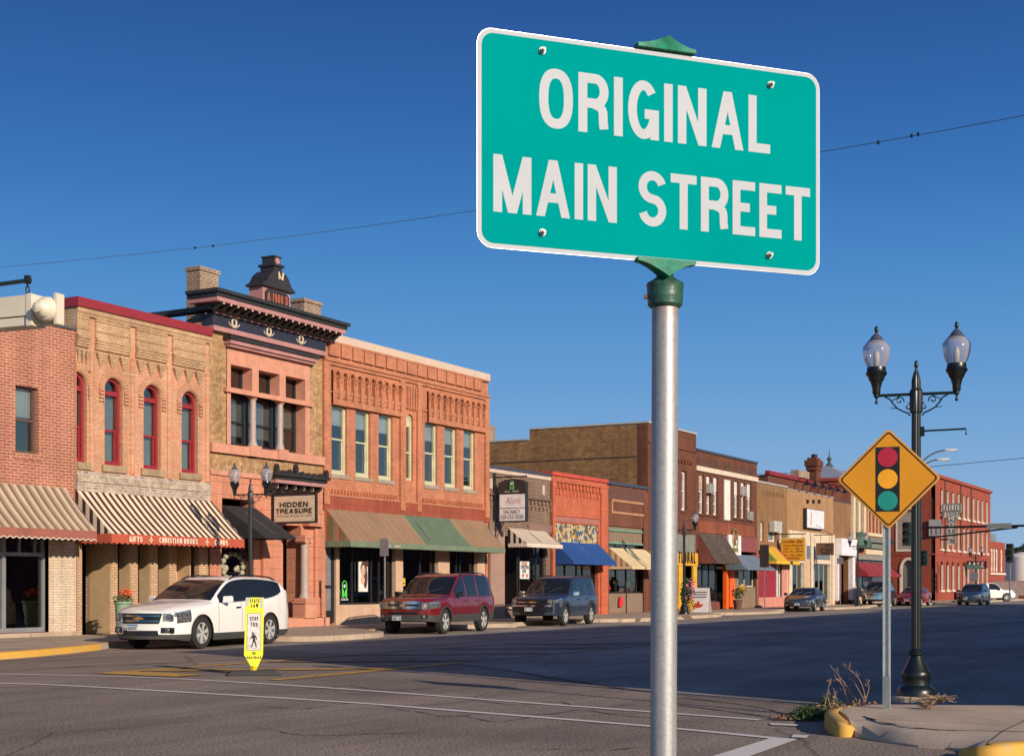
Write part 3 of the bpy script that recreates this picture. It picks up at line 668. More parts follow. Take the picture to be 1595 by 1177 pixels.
# pilasters, corbelled frieze
pil=[sx(142),sx(205.5),sx(263),B1-.1]
mb=MB()
for p in pil:
    mb.lathe([(.085,zb-.1),(.085,7.9),(.11,8.0)],(p,FY-.0,0),12)
mb.build('pilaster',PB,tB)
mb=MB()
mb.box(B0,B1,FY-.10,FY,8.98,zB).box(B0,B1,FY-.07,FY,8.9,8.975)
segs=[B0]+[p for p in pil]
for i in range(4):
    a,b=segs[i]+(.12 if i else 0),segs[i+1]-.12
    mb.box(a,b,FY-.07,FY,8.35,8.89)
    n=max(4,int((b-a)/.055))
    for k in range(n):
        x=a+(k+.25)*(b-a)/n
        mb.box(x,x+(b-a)/n*.5,FY-.095,FY-.07,8.80,8.845).box(x,x+(b-a)/n*.5,FY-.095,FY-.07,8.52,8.56)
    for j in range(4): mb.box(a,b,FY-.13+.022*j,FY,8.27-.075*j,8.335-.075*j)
    # stepped corbels dropping at thirds
    for k in range(3):
        cxm=a+(k+.5)*(b-a)/3; hw=(b-a)/6*.86
        for j in range(5): mb.box(cxm-hw*(1-j*.18),cxm+hw*(1-j*.18)*.9,FY-.11+.018*j,FY,7.97-.072*(j+1)+.004,7.97-.072*j)
mb.build('corbel_frieze',brick('corbel_brick',(.63,.39,.23,1),(.5,.30,.17,1),(.4,.27,.16,1),.21,.072,.01,stain=.3),tB)
# window hoods (raised brick arches) and impost blocks
for h in wins+[L2]:
    mb=MB(); c=(h[0][0]+h[1][0])/2 if h is not L2 else c0; zc=zp-HWB
    for k in range(17):
        a0,a1=PI*k/17+.012,PI*(k+1)/17-.012
        P=[(c+r*math.cos(a),zc+r*math.sin(a)) for r,a in ((HWB+.03,a0),(HWB+.22,a0),(HWB+.22,a1),(HWB+.03,a1))]
        if min(p[0] for p in P)>B0: mb.prism(P,FY-.03,FY+.01)
    for s_ in (-1,1):
        for j in range(4):
            xa=c+s_*(HWB+.13)
            if xa-.1>B0: mb.box(xa-.09,xa+.09,FY-.05,FY,zc-.07-.1*j,zc-.01-.1*j)
    mb.build('window_arch',PB,tB)
MB().box(B0,B1+.02,FY-.06,FY+.02,3.9,zb-.12).build('weathered_band',OLDB,tB)
MB().box(B0,B1-.4,FY-.1,FY-.06,zb-.42,zb-.22).build('worn_ledge',plain('worn_cement',(.42,.33,.25,1),.9,var=.35,vs=5,bmp=.6),tB)
# shopfront
TANP=plain('tan_panel_paint',(.55,.37,.21,1),.7,var=.1)
mb=MB(); mb.box(B0,B0+.18,FY-.06,FY+.3,CURB,3.9)
for a,b in ((172,182.5),(203,214),(234,245),(264,274),(309,323)): mb.box(sx(a),sx(b),FY-.02,FY+.16,CURB,3.45)
mb.box(sx(172),sx(182),FY+.17,FY+.95,CURB,3.4)
mb.build('pier',BUFF,tB)
mb=MB()
for a,b,dd in ((172,182.5,.8),(203,214,.42),(234,245,.42),(264,274,.42),(296,300,.6)):
    mb.box(sx(a)-.012,sx(a)+.03,FY+.0,FY+dd,CURB+.02,3.4)
mb.box(sx(274)+.02,sx(296),FY+.5,FY+.55,CURB+.02,3.4)
mb.build('display_panel',TANP,tB)
mb=MB(); mb.box(B0+.2,sx(172)-.02,FY+1.2,FY+1.28,CURB,3.4); mb.build('entrance_door',plain('dark_brown_door',(.05,.03,.02,1),.5),tB)
g=MB()
for a,b in ((182.5,203),(214,234),(245,264)): g.quad((sx(a),FY+.43,CURB+.3),(sx(b),FY+.43,CURB+.3),(sx(b),FY+.43,3.4),(sx(a),FY+.43,3.4))
g.build('shop_window',plain('unlit_shop_glass',(.012,.012,.014,1),.35),tB,fix=False)
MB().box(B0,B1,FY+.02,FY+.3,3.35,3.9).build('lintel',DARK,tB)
S2=stripes('brown_cream_canvas',[(0,(.72,.58,.42,1)),(.52,(.075,.028,.02,1))],.25,0)
REDV=plain('brick_red_canvas',(.45,.085,.045,1),.85)
aB=awning(tB,B0-.02,sx(327),4.14,zz(173,831,27.8),1.34,S2,stripes('brown_cream_side_canvas',[(0,(.60,.50,.42,1)),(.52,(.075,.028,.02,1))],.27,1),REDV,.27,.2,.05,'zig')
mb=MB(); yf=FY-1.34; zf=zz(173,831,27.8)
CR=plain('cream_lettering',(.75,.6,.45,1),.7)
def vt(px,text,h,wpx): 
    Y=FY-1.36; x0=sx(px,Y); x1=sx(px+wpx,Y); put_letters('lettering',text,CR,aB,(x0,Y,zf-.19),(1,0,0),(0,0,1),h,w=x1-x0,t=.2,width=.62,gap=.12)
vt(201.5,'GIFTS',.15,20.5); vt(248,'CHRISTIAN BOOKS',.15,60); vt(334,'CARDS',.15,21)
mb=MB()
for px in (235.5,322.5):
    x=sx(px,FY-1.36); Y=FY-1.362; z=zf-.12
    for i in range(4):
        a=PI/2*i; d=(math.cos(a),math.sin(a)); q=(-d[1],d[0])
        mb.poly([(x,Y,z),(x+d[0]*.05+q[0]*.025,Y,z+d[1]*.07+q[1]*.03),(x+d[0]*.08,Y,z+d[1]*.1),(x+d[0]*.05-q[0]*.025,Y,z+d[1]*.07-q[1]*.03)])
mb.build('emblem',CR,aB,fix=False)
# ---------------------------------------------------------------- C: stone front with black cornice
C0,C1=B1+.01,sx(502); zC=9.9
tC=thing('stone_building','yellow stone and pink sandstone building with black cornice and crest dated 1900','building',(C0,FY,CURB))
YST=brick('rough_yellow_stone',(.45,.26,.12,1),(.32,.165,.08,1),(.34,.21,.12,1),.3,.15,.01,patch=(.60,.41,.23,1),pscale=1.6,pamt=.55,stain=.3)
PST=brick('pink_sandstone',(.55,.23,.145,1),(.52,.21,.13,1),(.33,.14,.09,1),.62,.38,.008,stain=.12,rough=.8)
PNK=plain('pink_sandstone_trim',(.56,.25,.165,1),.8,var=.12,vs=3,bmp=.25)
BLK=plain('black_cornice_paint',(.03,.025,.024,1),.45,var=.2); MAUVE=plain('mauve_trim_paint',(.42,.20,.19,1),.6)
NAVY=plain('navy_frieze_paint',(.022,.024,.04,1),.5)
ux0,ux1=sx(358),sx(474)
topw=[];lo_w=[]
ztt=zz(358,567.5); ztb=zz(358,603); zlt=zz(358,606); zlb=zz(358,692)
cols=[(sx(358),sx(391.5)),(sx(401.5),sx(434)),(sx(443.5),sx(474))]
for a,b in cols: topw.append(loop(a,b,ztb,ztt))
lw=loop(ux0,ux1,zlb,zlt)
zg=zz(326,738)   # top of the pink ground floor
openC=[(sx(344),CURB+.25),(sx(395),CURB+.25),(sx(395),3.35),(sx(344),3.35)]
dr=[(sx(440),CURB+.3),(sx(468),CURB+.3),(sx(468),3.5),(sx(440),3.5)]
tr=loop(sx(345),sx(396),3.55,zz(345,775))
MB()
mb=wall(MB(),[(C0,zg),(C1,zg),(C1,zz(326,508)),(C0,zz(326,508))],topw+[lw],FY,0); mb.build('wall',YST,tC)
mb=wall(MB(),[(C0,CURB),(C1,CURB),(C1,zg),(C0,zg)],[openC,dr,tr],FY-.02,.6); mb.build('ground_floor_wall',PST,tC)
shell(tC,C0,C1,9.6,20,YST)
sxl,sxr=sx(352),sx(481); 
mb=wall(MB(),[(sxl,zlb),(sxr,zlb),(sxr,zz(352,540)),(sxl,zz(352,540))],topw+[lw],FY-.04,.5); mb.build('window_surround',PNK,tC)
mb=MB()
mb.box(sxl-.12,sxr+.12,FY-.13,FY-.03,ztb-.17,ztb-.02).box(C0,C1,FY-.12,FY,zlb-.3,zlb-.02).box(C0,C1,FY-.08,FY,zg-.0,zg+.14)
for px in (388,432,): mb.box(sx(px)-.12,sx(px)+.3,FY-.16,FY+.1,zlb-.3,zlb+.02)
mb.build('stone_ledge',PNK,tC)
GRN=plain('grey_granite_column',(.40,.30,.26,1),.55,var=.3,vs=30)
for a,b in ((391.5,401.5),(434,443.5)):
    cx=(sx(a)+sx(b))/2+.02
    c=MB().lathe([(.16,zlb),(.16,zlb+.08),(.12,zlb+.2),(.105,zlb+.3),(.105,zlt-.2),(.12,zlt-.18)],(cx,FY+.09,0),16).build('column',GRN,tC,smooth=True,angle=35)
    MB().box(cx-.17,cx+.17,FY-.08,FY+.26,zlt-.09,zlt+.0).lathe([(.12,zlt-.19),(.15,zlt-.14),(.17,zlt-.09)],(cx,FY+.09,0),14).build('capital',PNK,c)
    MB().box(cx-.2,cx+.2,FY-.12,FY+.28,zlb-.02,zlb+.05).build('base',PNK,c)
CFR=plain('black_window_frame',(.02,.02,.024,1),.4)
for a,b in cols: window(tC,a+.0,b-.0,ztb,ztt,CFR,y=FY+.36,t=.05,rail=0)
xs3=[ux0,(sx(391.5)+sx(401.5))/2,(sx(434)+sx(443.5))/2,ux1]
for i in range(3): window(tC,xs3[i]+.02,xs3[i+1]-.02,zlb+.01,zlt-.01,CFR,y=FY+.34,t=.09,rail=.45,blind=plain('grey_shade_cloth',(.22,.2,.17,1),.9),blindh=.8 if i<2 else .5,mull=0)
# small cornice over the surround
za=zz(352,540)
MB().box(sxl-.1,sxr+.12,FY-.28,FY,za+.08,za+.2).box(sxl-.06,sxr+.08,FY-.2,FY,za,za+.075).build('window_hood',MAUVE,tC)
MB().box(sxl-.16,sxr+.18,FY-.34,FY,za+.205,za+.31).build('window_hood_cap',BLK,tC)
# big cornice
zf0=9.47; zf1=9.84
MB().box(C0,C1,FY-.14,FY+.3,zf0,zf1).build('frieze',NAVY,tC)
MB().box(C0-.01,C1+.01,FY-.2,FY-.0,zf0-.15,zf0-.005).box(C0,C1,FY-.22,FY-.145,zf1+.0,zf1+.06).build('mauve_band',MAUVE,tC)
cx0,cx1=C0-.55,C1+.35; PR=.8
mb=MB()
pr=[(-.0,zf1+.07),(-.30,zf1+.07),(-.34,zf1+.2),(-.0,zf1+.2)]
mb.box(C0-.3,C1+.15,FY-.34,FY+.3,zf1+.065,zf1+.22)
mb.box(cx0,cx1,FY-PR,FY+.4,zf1+.38,zf1+.49)
mb.box(cx0-.08,cx1+.08,FY-PR-.08,FY+.4,zf1+.495,zf1+.60)
mb.box(C0-.08,C0+.3,FY+.41,FY+4.2,zf1+.08,zf1+.22)
mb.build('cornice',BLK,tC)
MB().box(cx0+.04,cx1-.04,FY-PR+.04,FY+.38,zf1+.24,zf1+.375).build('cornice_fascia',MAUVE,tC)
n=19
for k in range(n):
    mb=MB(); ml=MB()
    x=C0-.2+(C1-C0+.3)*k/(n-1)
    mb.prism([(FY-.74,zf1+.235),(FY-.35,zf1+.235),(FY-.35,zf1+.02),(FY-.45,zf1+.05),(FY-.6,zf1+.15),(FY-.74,zf1+.17)],x-.05,x+.05,'x')
    ml.lathe([(.035,FY-.76),(.035,FY-.742)],(x,0,zf1+.2),8,'y')
    o=mb.build('cornice_bracket',BLK,tC); ml.build('rosette',plain('pale_pink_paint',(.6,.42,.38,1),.6),o)
CRM=plain('cream_ornament',(.62,.5,.38,1),.7)
for px in (364.5,418.5,468.5):
    x=sx(px,FY-.15); z=(zf0+zf1)/2+.03; m=MB()
    m.tube([(x+.1*math.sin(a),FY-.16,z+.13*math.cos(a)) for a in [2*PI*k/16 for k in range(16)]],.03,6,closed=True)
    m.tube([(x-.26,FY-.16,z-.02),(x-.17,FY-.16,z-.1),(x-.05,FY-.16,z-.12),(x,FY-.16,z-.08),(x+.05,FY-.16,z-.12),(x+.17,FY-.16,z-.1),(x+.26,FY-.16,z-.02)],.018,5)
    m.tube([(x-.07,FY-.16,z-.17),(x,FY-.16,z-.1),(x+.07,FY-.16,z-.17)],.015,5); m.build('wreath',CRM,tC)
# crest block
zc0=zf1+.6; Yb=FY-.35
bx0,bx1=sx(409,Yb),sx(452,Yb); zc1=zz(407,444,Yb)
cb=MB().box(bx0,bx1,Yb,Yb+.55,zc0,zc1).build('crest_block',MAUVE,tC)
prof=[(bx0-.1,zc1),(bx1+.1,zc1),(bx1+.1,zc1+.07)]
cm=(bx0+bx1)/2; hwm=(bx1-bx0)/2
curve=[(cm+ (hwm+.02)*(1-t)**1.0*1 -0*t if False else cm+hwm*(1-.62*t)*(1-.0*t)+.04*(1-t), zc1+.07+.62*(t**.8)) for t in [i/8 for i in range(9)]]
right=[(cm+hwm*a_,zc1+.07+.5*b_) for a_,b_ in ((1.1,.02),(.98,.10),(.88,.22),(.80,.38),(.73,.56),(.62,.74),(.47,.88),(.36,1.0))]
left=[(2*cm-x,z) for x,z in right[::-1]]
MB().prism([(bx0-.12,zc1),(bx1+.12,zc1),(bx1+.12,zc1+.07)]+right+left+[(bx0-.12,zc1+.07)],Yb-.12,Yb+.6).build('crest_pediment',BLK,cb)
zn=zc1+.56
MB().box(cm-.2,cm+.2,Yb-.06,Yb+.5,zn,zn+.16).box(cm-.26,cm+.26,Yb-.12,Yb+.55,zn+.165,zn+.24).box(cm-.17,cm+.17,Yb-.02,Yb+.45,zn+.245,zn+.46).box(cm-.2,cm+.2,Yb-.05,Yb+.48,zn+.465,zn+.51).build('crest_finial',BLK,cb)
MB().lathe([(.11,-.05),(.11,0)],(cm,Yb-.0,zn+.35),12,'y').build('crest_roundel',MAUVE,cb)
zo=(zc0+zc1)/2; hx=hwm*.86; hz=(zc1-zc0)*.4
MB().prism([(cm-hx,zo-hz*.5),(cm-hx*.8,zo-hz),(cm+hx*.8,zo-hz),(cm+hx,zo-hz*.5),(cm+hx,zo+hz*.5),(cm+hx*.8,zo+hz),(cm-hx*.8,zo+hz),(cm-hx,zo+hz*.5)],Yb-.04,Yb-.002).build('date_plaque',BLK,cb)
put_letters('date_lettering','A:1900:D',plain('brick_red_lettering',(.42,.10,.055,1),.6),cb,(cm,Yb-.05,zo-hz*.55),(1,0,0),(0,0,1),hz*1.15,w=hx*1.75,align=.5,t=.2,width=.7,gap=.14)
m=MB(); zq=zc1+.38; m.tube([(cm+.05-.12,Yb-.14,zq+.16),(cm-.02,Yb-.15,zq),(cm+.05,Yb-.15,zq-.06),(cm+.12,Yb-.15,zq),(cm+.17,Yb-.14,zq+.16)],.035,6); m.tube([(cm-.05,Yb-.14,zq-.08),(cm-.07,Yb-.14,zq+.15)],.02,5); m.tube([(cm+.15,Yb-.14,zq-.08),(cm+.17,Yb-.14,zq+.15)],.02,5)
m.build('crest_swag',CRM,cb)
CHB=brick('chimney_brick',(.30,.18,.12,1),(.2,.11,.08,1),(.5,.4,.3,1),.21,.08,.016,stain=.35)
def chim(s0,s1,Y0,Y1,z0,z1,par): 
    MB().box(s0,s1,Y0,Y1,z0,z1-.12).box(s0-.04,s1+.04,Y0-.04,Y1+.04,z1-.115,z1).build('chimney',CHB,par)
Yc=FY+1.2
chim(sx(311,Yc),sx(340.5,Yc),Yc,Yc+.55,9.6,zz(325,418,Yc),tC)
chim(sx(474,Yc),sx(500,Yc),Yc,Yc+.6,9.6,zz(485,467,Yc),tC)
# entrance: hood, door, column, black awning
MB().box(sx(440),sx(468),FY+.9,FY+.95,CURB+.3,3.5).build('entrance_door',plain('black_door',(.012,.011,.011,1),.35),tC)
MB().box(sx(436),C1-.05,FY-.35,FY+.55,CURB,CURB+.28).build('entrance_step',PNK,tC)
hx0,hx1=sx(430,FY-.6),sx(510,FY-.6); zh=zz(430,745,FY-.6)
mb=MB().box(hx0,hx1,FY-.6,FY,zh,zh+.1).box(hx0-.08,hx1+.08,FY-.68,FY,zh+.105,zh+.2); 
for k in range(9):
    x=hx0+.05+(hx1-hx0-.1)*k/8; h_=(.28,.1,.14,.34,.12,.1,.1,.12,.26)[k]; r_=.075
    mb.prism([(x-r_,zh+.2),(x+r_,zh+.2),(x+r_*.8,zh+.2+h_*.6),(x,zh+.2+h_),(x-r_*.8,zh+.2+h_*.6)],FY-.66,FY-.5)
hd=mb.build('door_hood',BLK,tC); MB().box(hx0+.03,hx1-.03,FY-.57,FY,zh-.12,zh-.005).build('hood_fascia',MAUVE,hd)
for k in range(6):
    mb=MB(); mc=MB()
    x=hx0+.2+(hx1-hx0-.4)*k/5; mb.prism([(FY-.5,zh-.125),(FY,zh-.125),(FY,zh-.45),(FY-.12,zh-.4),(FY-.35,zh-.3),(FY-.5,zh-.2)],x-.05,x+.05,'x')
    mc.tube([(x+.07,FY-.42+.09*math.cos(a)*(1-a/9),zh-.24+.09*math.sin(a)*(1-a/9)) for a in [j*.7 for j in range(9)]],.012,5)
    o=mb.build('hood_bracket',BLK,hd); mc.build('hood_scroll',CRM,hd)
mb=MB(); mb.box(hx0+.1,hx1-.1,FY-.1,FY,zh-.5,zh-.13)
mb.build('hood_bed',BLK,hd)
cxx=sx(474,FY-.15); zcol=zz(474,846,FY-.15); zbb=zz(474,930,FY-.15)
c=MB().lathe([(.2,zbb-.02),(.2,zbb+.04),(.155,zbb+.12),(.15,zbb+.2),(.14,zcol),(.16,zcol+.02)],(cxx,FY-.15,0),18).build('column',GRN,tC,smooth=True,angle=35)
m=MB().box(cxx-.22,cxx+.22,FY-.35,FY+.05,zcol+.16,zcol+.26)
for s_ in (-1,1): m.lathe([(.09,-.2),(.09,.2)],(cxx+s_*.15,FY-.15,zcol+.09),12,'y')
m.box(cxx-.15,cxx+.15,FY-.3,FY,zcol+.02,zcol+.155).build('capital',PNK,c)
MB().box(cxx-.3,cxx+.3,FY-.42,FY+.1,CURB+.28,zbb-.2).box(cxx-.34,cxx+.34,FY-.46,FY+.12,zbb-.195,zbb-.12).box(cxx-.26,cxx+.26,FY-.4,FY+.1,zbb-.115,zbb-.02).build('pedestal',PNK,c)
MB().box(sx(487),C1-.005,FY-.12,FY-.025,CURB+.3,3.6).build('pier',PST,tC)
MB().box(sx(470),C1-.3,FY-.3,FY-.03,3.35+.15,3.9).build('door_lintel',PST,tC)
MB().box(sx(405)+.0,sx(432),FY-.14,FY-.025,CURB,3.2).build('pilaster',PST,tC)
# display window with pale china arranged round a wreath
o=MB().ring([(openC[0][0],CURB+.26),(openC[1][0],CURB+.26),(openC[1][0],3.34),(openC[0][0],3.34)],[(openC[0][0]+.1,CURB+.6),(openC[1][0]-.1,CURB+.6),(openC[1][0]-.1,3.25),(openC[0][0]+.1,3.25)],FY+.1,FY+.2).build('display_window',plain('maroon_window_frame',(.12,.03,.03,1),.5),tC)
MB().quad((openC[0][0]+.1,FY+.15,CURB+.6),(openC[1][0]-.1,FY+.15,CURB+.6),(openC[1][0]-.1,FY+.15,3.25),(openC[0][0]+.1,FY+.15,3.25)).build('pane',glassmat('clear_shop_glass',(.85,.85,.85,1),.5),o,fix=False)
m=MB(); xx0,xx1=openC[0][0]+.15,openC[1][0]-.1; rr=random.Random(3)
for k in range(46):
    x=rr.uniform(xx0,xx1); z=rr.choice((1.05,1.35,1.65,1.95)) ; s_=rr.uniform(.05,.11)
    m.lathe([(s_*.5,0),(s_,s_*.8),(s_*.8,s_*1.6),(s_*.3,s_*2.0)],(x,FY+.35+rr.uniform(0,.3),z),8)
for k in range(14):
    a=2*PI*k/14; m.ball(((xx0+xx1)/2+.1+.5*math.cos(a),FY+.3,2.1+.42*math.sin(a)),.09,7)
m.build('display_china',plain('pale_china',(.7,.66,.5,1),.4,var=.3,vs=8),tC)
m=MB()
for z in (1.03,1.33,1.63,1.93): m.box(xx0,xx1,FY+.3,FY+.75,z-.03,z-.005)
m.build('display_shelf',DARK,tC)
m=MB(); a0=(openC[0][0],openC[1][0])
for k in range(9): m.box(a0[0]+.1+k*.19,a0[0]+.2+k*.19,FY+.05,FY+.15,3.62,4.0)
m.build('transom_lights',plain('dark_pink_glass',(.2,.06,.06,1),.3),tC)
BC=plain('black_canvas',(.02,.02,.022,1),.8)
ax1=sx(397); awning(tC,sx(346),ax1,zz(346,787),zz(461,837,ys(461,ax1)),FY-ys(461,ax1),BC,BC,BC,.06,.3,.01)
# ---------------------------------------------------------------- D: orange-red brick
D0,D1=C1+.01,sx(760); zD=9.93
tD=thing('brick_building','wide orange red brick building with a row of small arches and green striped awning','building',(D0,FY,CURB))
OB=brick('orange_brick',(.53,.185,.095,1),(.45,.14,.072,1),(.46,.26,.17,1),.21,.072,.008,patch=(.64,.26,.13,1),pscale=.6,pamt=.4,stain=.2,rough=.85)
zt=zz(529,629); zb2=zz(529,739)
W=[]
for a,b in ((518.5,539),(555.5,575.5),(591.5,610),(663,680),(694.5,709.5),(723.5,738.5)):
    c=(sx(a)+sx(b))/2; W.append(loop(c-.46,c+.46,zb2,zt,.13,8))
cw=sx(638.3); nW=loop(cw-.24,cw+.24,zz(638,749)+.02,zt+.12,.235,10)
shopD=[(D0+.1,CURB+.02),(D1-.15,CURB+.02),(D1-.15,3.6),(D0+.1,3.6)]
mb=wall(MB(),[(D0,CURB),(D1,CURB),(D1,zD),(D0,zD)],W+[nW,shopD],FY,.32); mb.build('wall',OB,tD); shell(tD,D0,D1,zD,18,OB)
CG=plain('sage_cream_window_paint',(.52,.50,.33,1),.5)
GST=plain('grey_sill_stone',(.32,.26,.2,1),.85,var=.2)
for h in W: window(tD,h[0][0],h[1][0],zb2,zt,CG,y=FY+.1,rise=.13,t=.1,rail=.5,sill=GST,sillz=.14,blind=plain('white_blind',(.6,.6,.58,1),.8),blindh=.0001 if 0 else .3,lower=True,d=.12,so=0)
window(tD,nW[0][0],nW[1][0],nW[0][1],zt+.12,CG,y=FY+.1,rise=.235,t=.08,rail=.42,d=.12)
MB().poly([(x,FY+.13,z) for x,z in loop(cw-.2,cw+.2,zt-.35,zt+.08,.2)]).build('arch_panel',CG,tD,fix=False)
MB().box(D0+.2,D1+.03,FY-.1,FY+.34,zD,zD+.26).build('tan_coping',plain('tan_metal_coping',(.58,.43,.33,1),.5,var=.05),tD)
# toothed row under the coping, string courses
mb=MB()
mb.box(D0,D1,FY-.10,FY,zD-.07,zD)
x=D0+.3
while x<D1-.7:
    mb.box(x,x+.62,FY-.09,FY,zD-.5,zD-.08); x+=.70
zs1=zD-.62
mb.box(D0,D1,FY-.12,FY,zs1-.09,zs1).box(D0,D1,FY-.07,FY,zs1-.2,zs1-.095)
mb.build('parapet_blocks',OB,tD)
def arcade(xa,xb,n,par):
    ztop=zs1-.42; step=(xb-xa)/n; r=step*.3
    holes=[]
    for k in range(n):
        c=xa+(k+.5)*step; holes.append(loop(c-r,c+r,ztop-.95,ztop,r,8))
    m=wall(MB(),[(xa-.02,ztop-1.12),(xb+.02,ztop-1.12),(xb+.02,ztop+.1),(xa-.02,ztop+.1)],holes,FY-.13,.125)
    m.box(xa-.02,xb+.02,FY-.129,FY-.001,ztop-1.14,ztop-1.121)
    for k in range(n):
        c=xa+(k+.5)*step
        m.ring(loop(c-r*1.45,c+r*1.45,ztop-r-.05,ztop+r*.4,r*1.44,8),loop(c-r*1.05,c+r*1.05,ztop-r-.04,ztop+.01,r*1.04,8),FY-.17,FY-.131)
        m.box(c-r-step*.2,c-r+.01,FY-.165,FY-.131,ztop-r-.2,ztop-r-.06); 
        for j in range(3): m.box(c-r*.85,c+r*.85,FY-.1+.03*j,FY,ztop-.6-.14*j-.13,ztop-.6-.14*j)
    m.build('arch_corbel_table',OB,par)
arcade(sx(515),sx(623),10,tD); arcade(sx(664),sx(753),10,tD)
mb=MB()
zpl=zD-1.1
for a,b in ((621.5,628.5),(648,654),(754,759.6)): mb.box(sx(a),min(sx(b),D1),FY-.09,FY,4.3,zs1-.2)
mb.box(D0,D0+.32,FY-.09,FY,4.3,zs1-.2)
for k in range(5):
    x=sx(633)+k*.17; mb.box(x,x+.08,FY-.1,FY,zs1-1.2,zs1-.35)
zsc=zz(510,607)
for a,b in ((513,620),(630,646),(657,751)): mb.box(sx(a),sx(b),FY-.05,FY,zsc-.08,zsc)
mb.build('brick_pilaster',OB,tD)
# segmental brick hoods
for h in W:
    mb=MB(); c=(h[0][0]+h[1][0])/2
    for k in range(9):
        t=(k-4)/4.5; mb.prism([(c+t*.62-.06,zt+.0-.13*t*t),(c+t*.62+.055,zt-.13*t*t),(c+t*.66+.06,zt+.24-.13*t*t),(c+t*.66-.065,zt+.24-.13*t*t)],FY-.025,FY+.0)
    mb.build('window_arch',OB,tD)

z5=zz(510,767)
mb=MB(); 
for a,b in ((504,620),(657,752)):
    xa,xb=sx(a),sx(b); n=int((xb-xa)/.19)
    for k in range(n):
        x=xa+k*(xb-xa)/n; mb.add([(x,FY,z5),(x+.1,FY,z5),(x+.13,FY,z5+.14),(x+.03,FY,z5+.14),(x,FY-.1,z5),(x+.1,FY-.03,z5),(x+.13,FY-.03,z5+.14),(x+.03,FY-.1,z5+.14)],[(4,5,6,7),(0,1,5,4),(3,7,6,2),(0,4,7,3),(1,2,6,5)])
mb.box(D0,D1,FY-.06,FY,z5-.1,z5-.03)
mb.build('tooth_course',OB,tD)
VB=brick('soldier_course_brick',(.36,.085,.045,1),(.30,.07,.04,1),(.25,.07,.05,1),.09,.6,.01,stain=.2)
MB().box(D0,D1,FY-.05,FY+.0,4.1,z5-.11).build('soldier_course',VB,tD)
DV=plain('green_canvas',(.145,.19,.125,1),.85); DG=plain('plain_green_canvas',(.10,.145,.09,1),.85)
S3=stripes('green_red_stripe_canvas',[(0,(.27,.20,.125,1)),(.35,(.38,.085,.05,1)),(.55,(.27,.20,.125,1)),(.78,(.20,.17,.10,1))],.40,0)
S3s=stripes('green_red_side_canvas',[(0,(.30,.17,.11,1)),(.3,(.12,.17,.08,1)),(.6,(.38,.08,.05,1)),(.8,(.32,.2,.12,1))],.5,1)
ax0,ax1=sx(505.5),sx(751)
f1=(sx(626.6)-ax0)/(ax1-ax0); f2=(sx(698)-ax0)/(ax1-ax0)
aD=awning(tD,ax0,ax1,zz(507,790),zz(546,842.5,28.08),1.08,S3,S3s,DV,.2,.15,.04,'sc',segs=[(0,f1,S3),(f1,f2,DG),(f2,1,S3)])
scrib('valance_lettering',CR,aD,(sx(612,FY-1.1),FY-1.1,zz(612,852,FY-1.1)),(1,0,0),(0,0,1),.08,.95)
# shopfront of D
TW=plain('tan_stucco',(.52,.34,.23,1),.85,var=.1,bmp=.2)
mb=MB()
for a,b in ((523,528.5),(616,627.5),(682.5,700),(743.5,755)): mb.box(sx(a),sx(b),FY-.01,FY+.3,CURB,3.55)
z6=zz(560,941); mb.box(sx(528.6),sx(615.9),FY-.008,FY+.28,CURB,z6).box(sx(627.6),sx(682.4),FY-.008,FY+.28,CURB,z6-.1).box(sx(700.2),sx(743.4),FY-.008,FY+.28,CURB,z6-.1)
mb.build('shopfront_pier',TW,tD)
m=MB(); m.box(D0+.11,sx(523)-.01,FY+.05,FY+.15,CURB+.1,CURB+.5); m.ring([(D0+.12,CURB+.3),(sx(522.8),CURB+.3),(sx(522.8),3.5),(D0+.12,3.5)],[(D0+.22,CURB+.5),(sx(522.8)-.14,CURB+.5),(sx(522.8)-.14,3.35),(D0+.22,3.35)],FY+.06,FY+.14)
m.box(D0+.2,sx(522)-.1,FY+.04,FY+.08,zz(512,913)-.04,zz(512,913)+.04)
o=m.build('glass_door',CFR,tD); MB().quad((D0+.22,FY+.1,CURB+.5),(sx(522.8)-.14,FY+.1,CURB+.5),(sx(522.8)-.14,FY+.1,3.35),(D0+.22,FY+.1,3.35)).build('pane',plain('greyed_door_glass',(.2,.2,.21,1),.2),o,fix=False)
def shopwin(par,x0,x1,z0,z1,mulls,y=FY+.14,mat=CFR,glass=None):
    m=MB().ring([(x0,z0),(x1,z0),(x1,z1),(x0,z1)],[(x0+.05,z0+.06),(x1-.05,z0+.06),(x1-.05,z1-.05),(x0+.05,z1-.05)],y,y+.08)
    for q in mulls: m.box(q-.03,q+.03,y+.01,y+.09,z0+.06,z1-.05)
    o=m.build('shop_window',mat,par); MB().quad((x0+.05,y+.05,z0+.06),(x1-.05,y+.05,z0+.06),(x1-.05,y+.05,z1-.05),(x0+.05,y+.05,z1-.05)).build('pane',glass or DGLASS,o,fix=False); return o
shopwin(tD,sx(528.8),sx(615.7),z6+.01,3.5,[sx(554),sx(584),sx(596)]); shopwin(tD,sx(627.8),sx(682.2),z6-.09,3.5,[sx(660)],); shopwin(tD,sx(700.4),sx(743.2),z6-.09,3.5,[sx(716),sx(722)])
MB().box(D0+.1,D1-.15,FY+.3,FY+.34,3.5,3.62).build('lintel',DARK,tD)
o=MB().box(sx(562.5),sx(576.5),FY+.10,FY+.13,zz(569,921),zz(569,874.5)).build('poster',plain('poster_white',(.7,.68,.63,1),.6),tD)
SKN=plain('poster_skin_tone',(.6,.38,.28,1),.7); HR=plain('poster_dark_hair',(.08,.03,.025,1),.7)
xm=(sx(562.5)+sx(576.5))/2
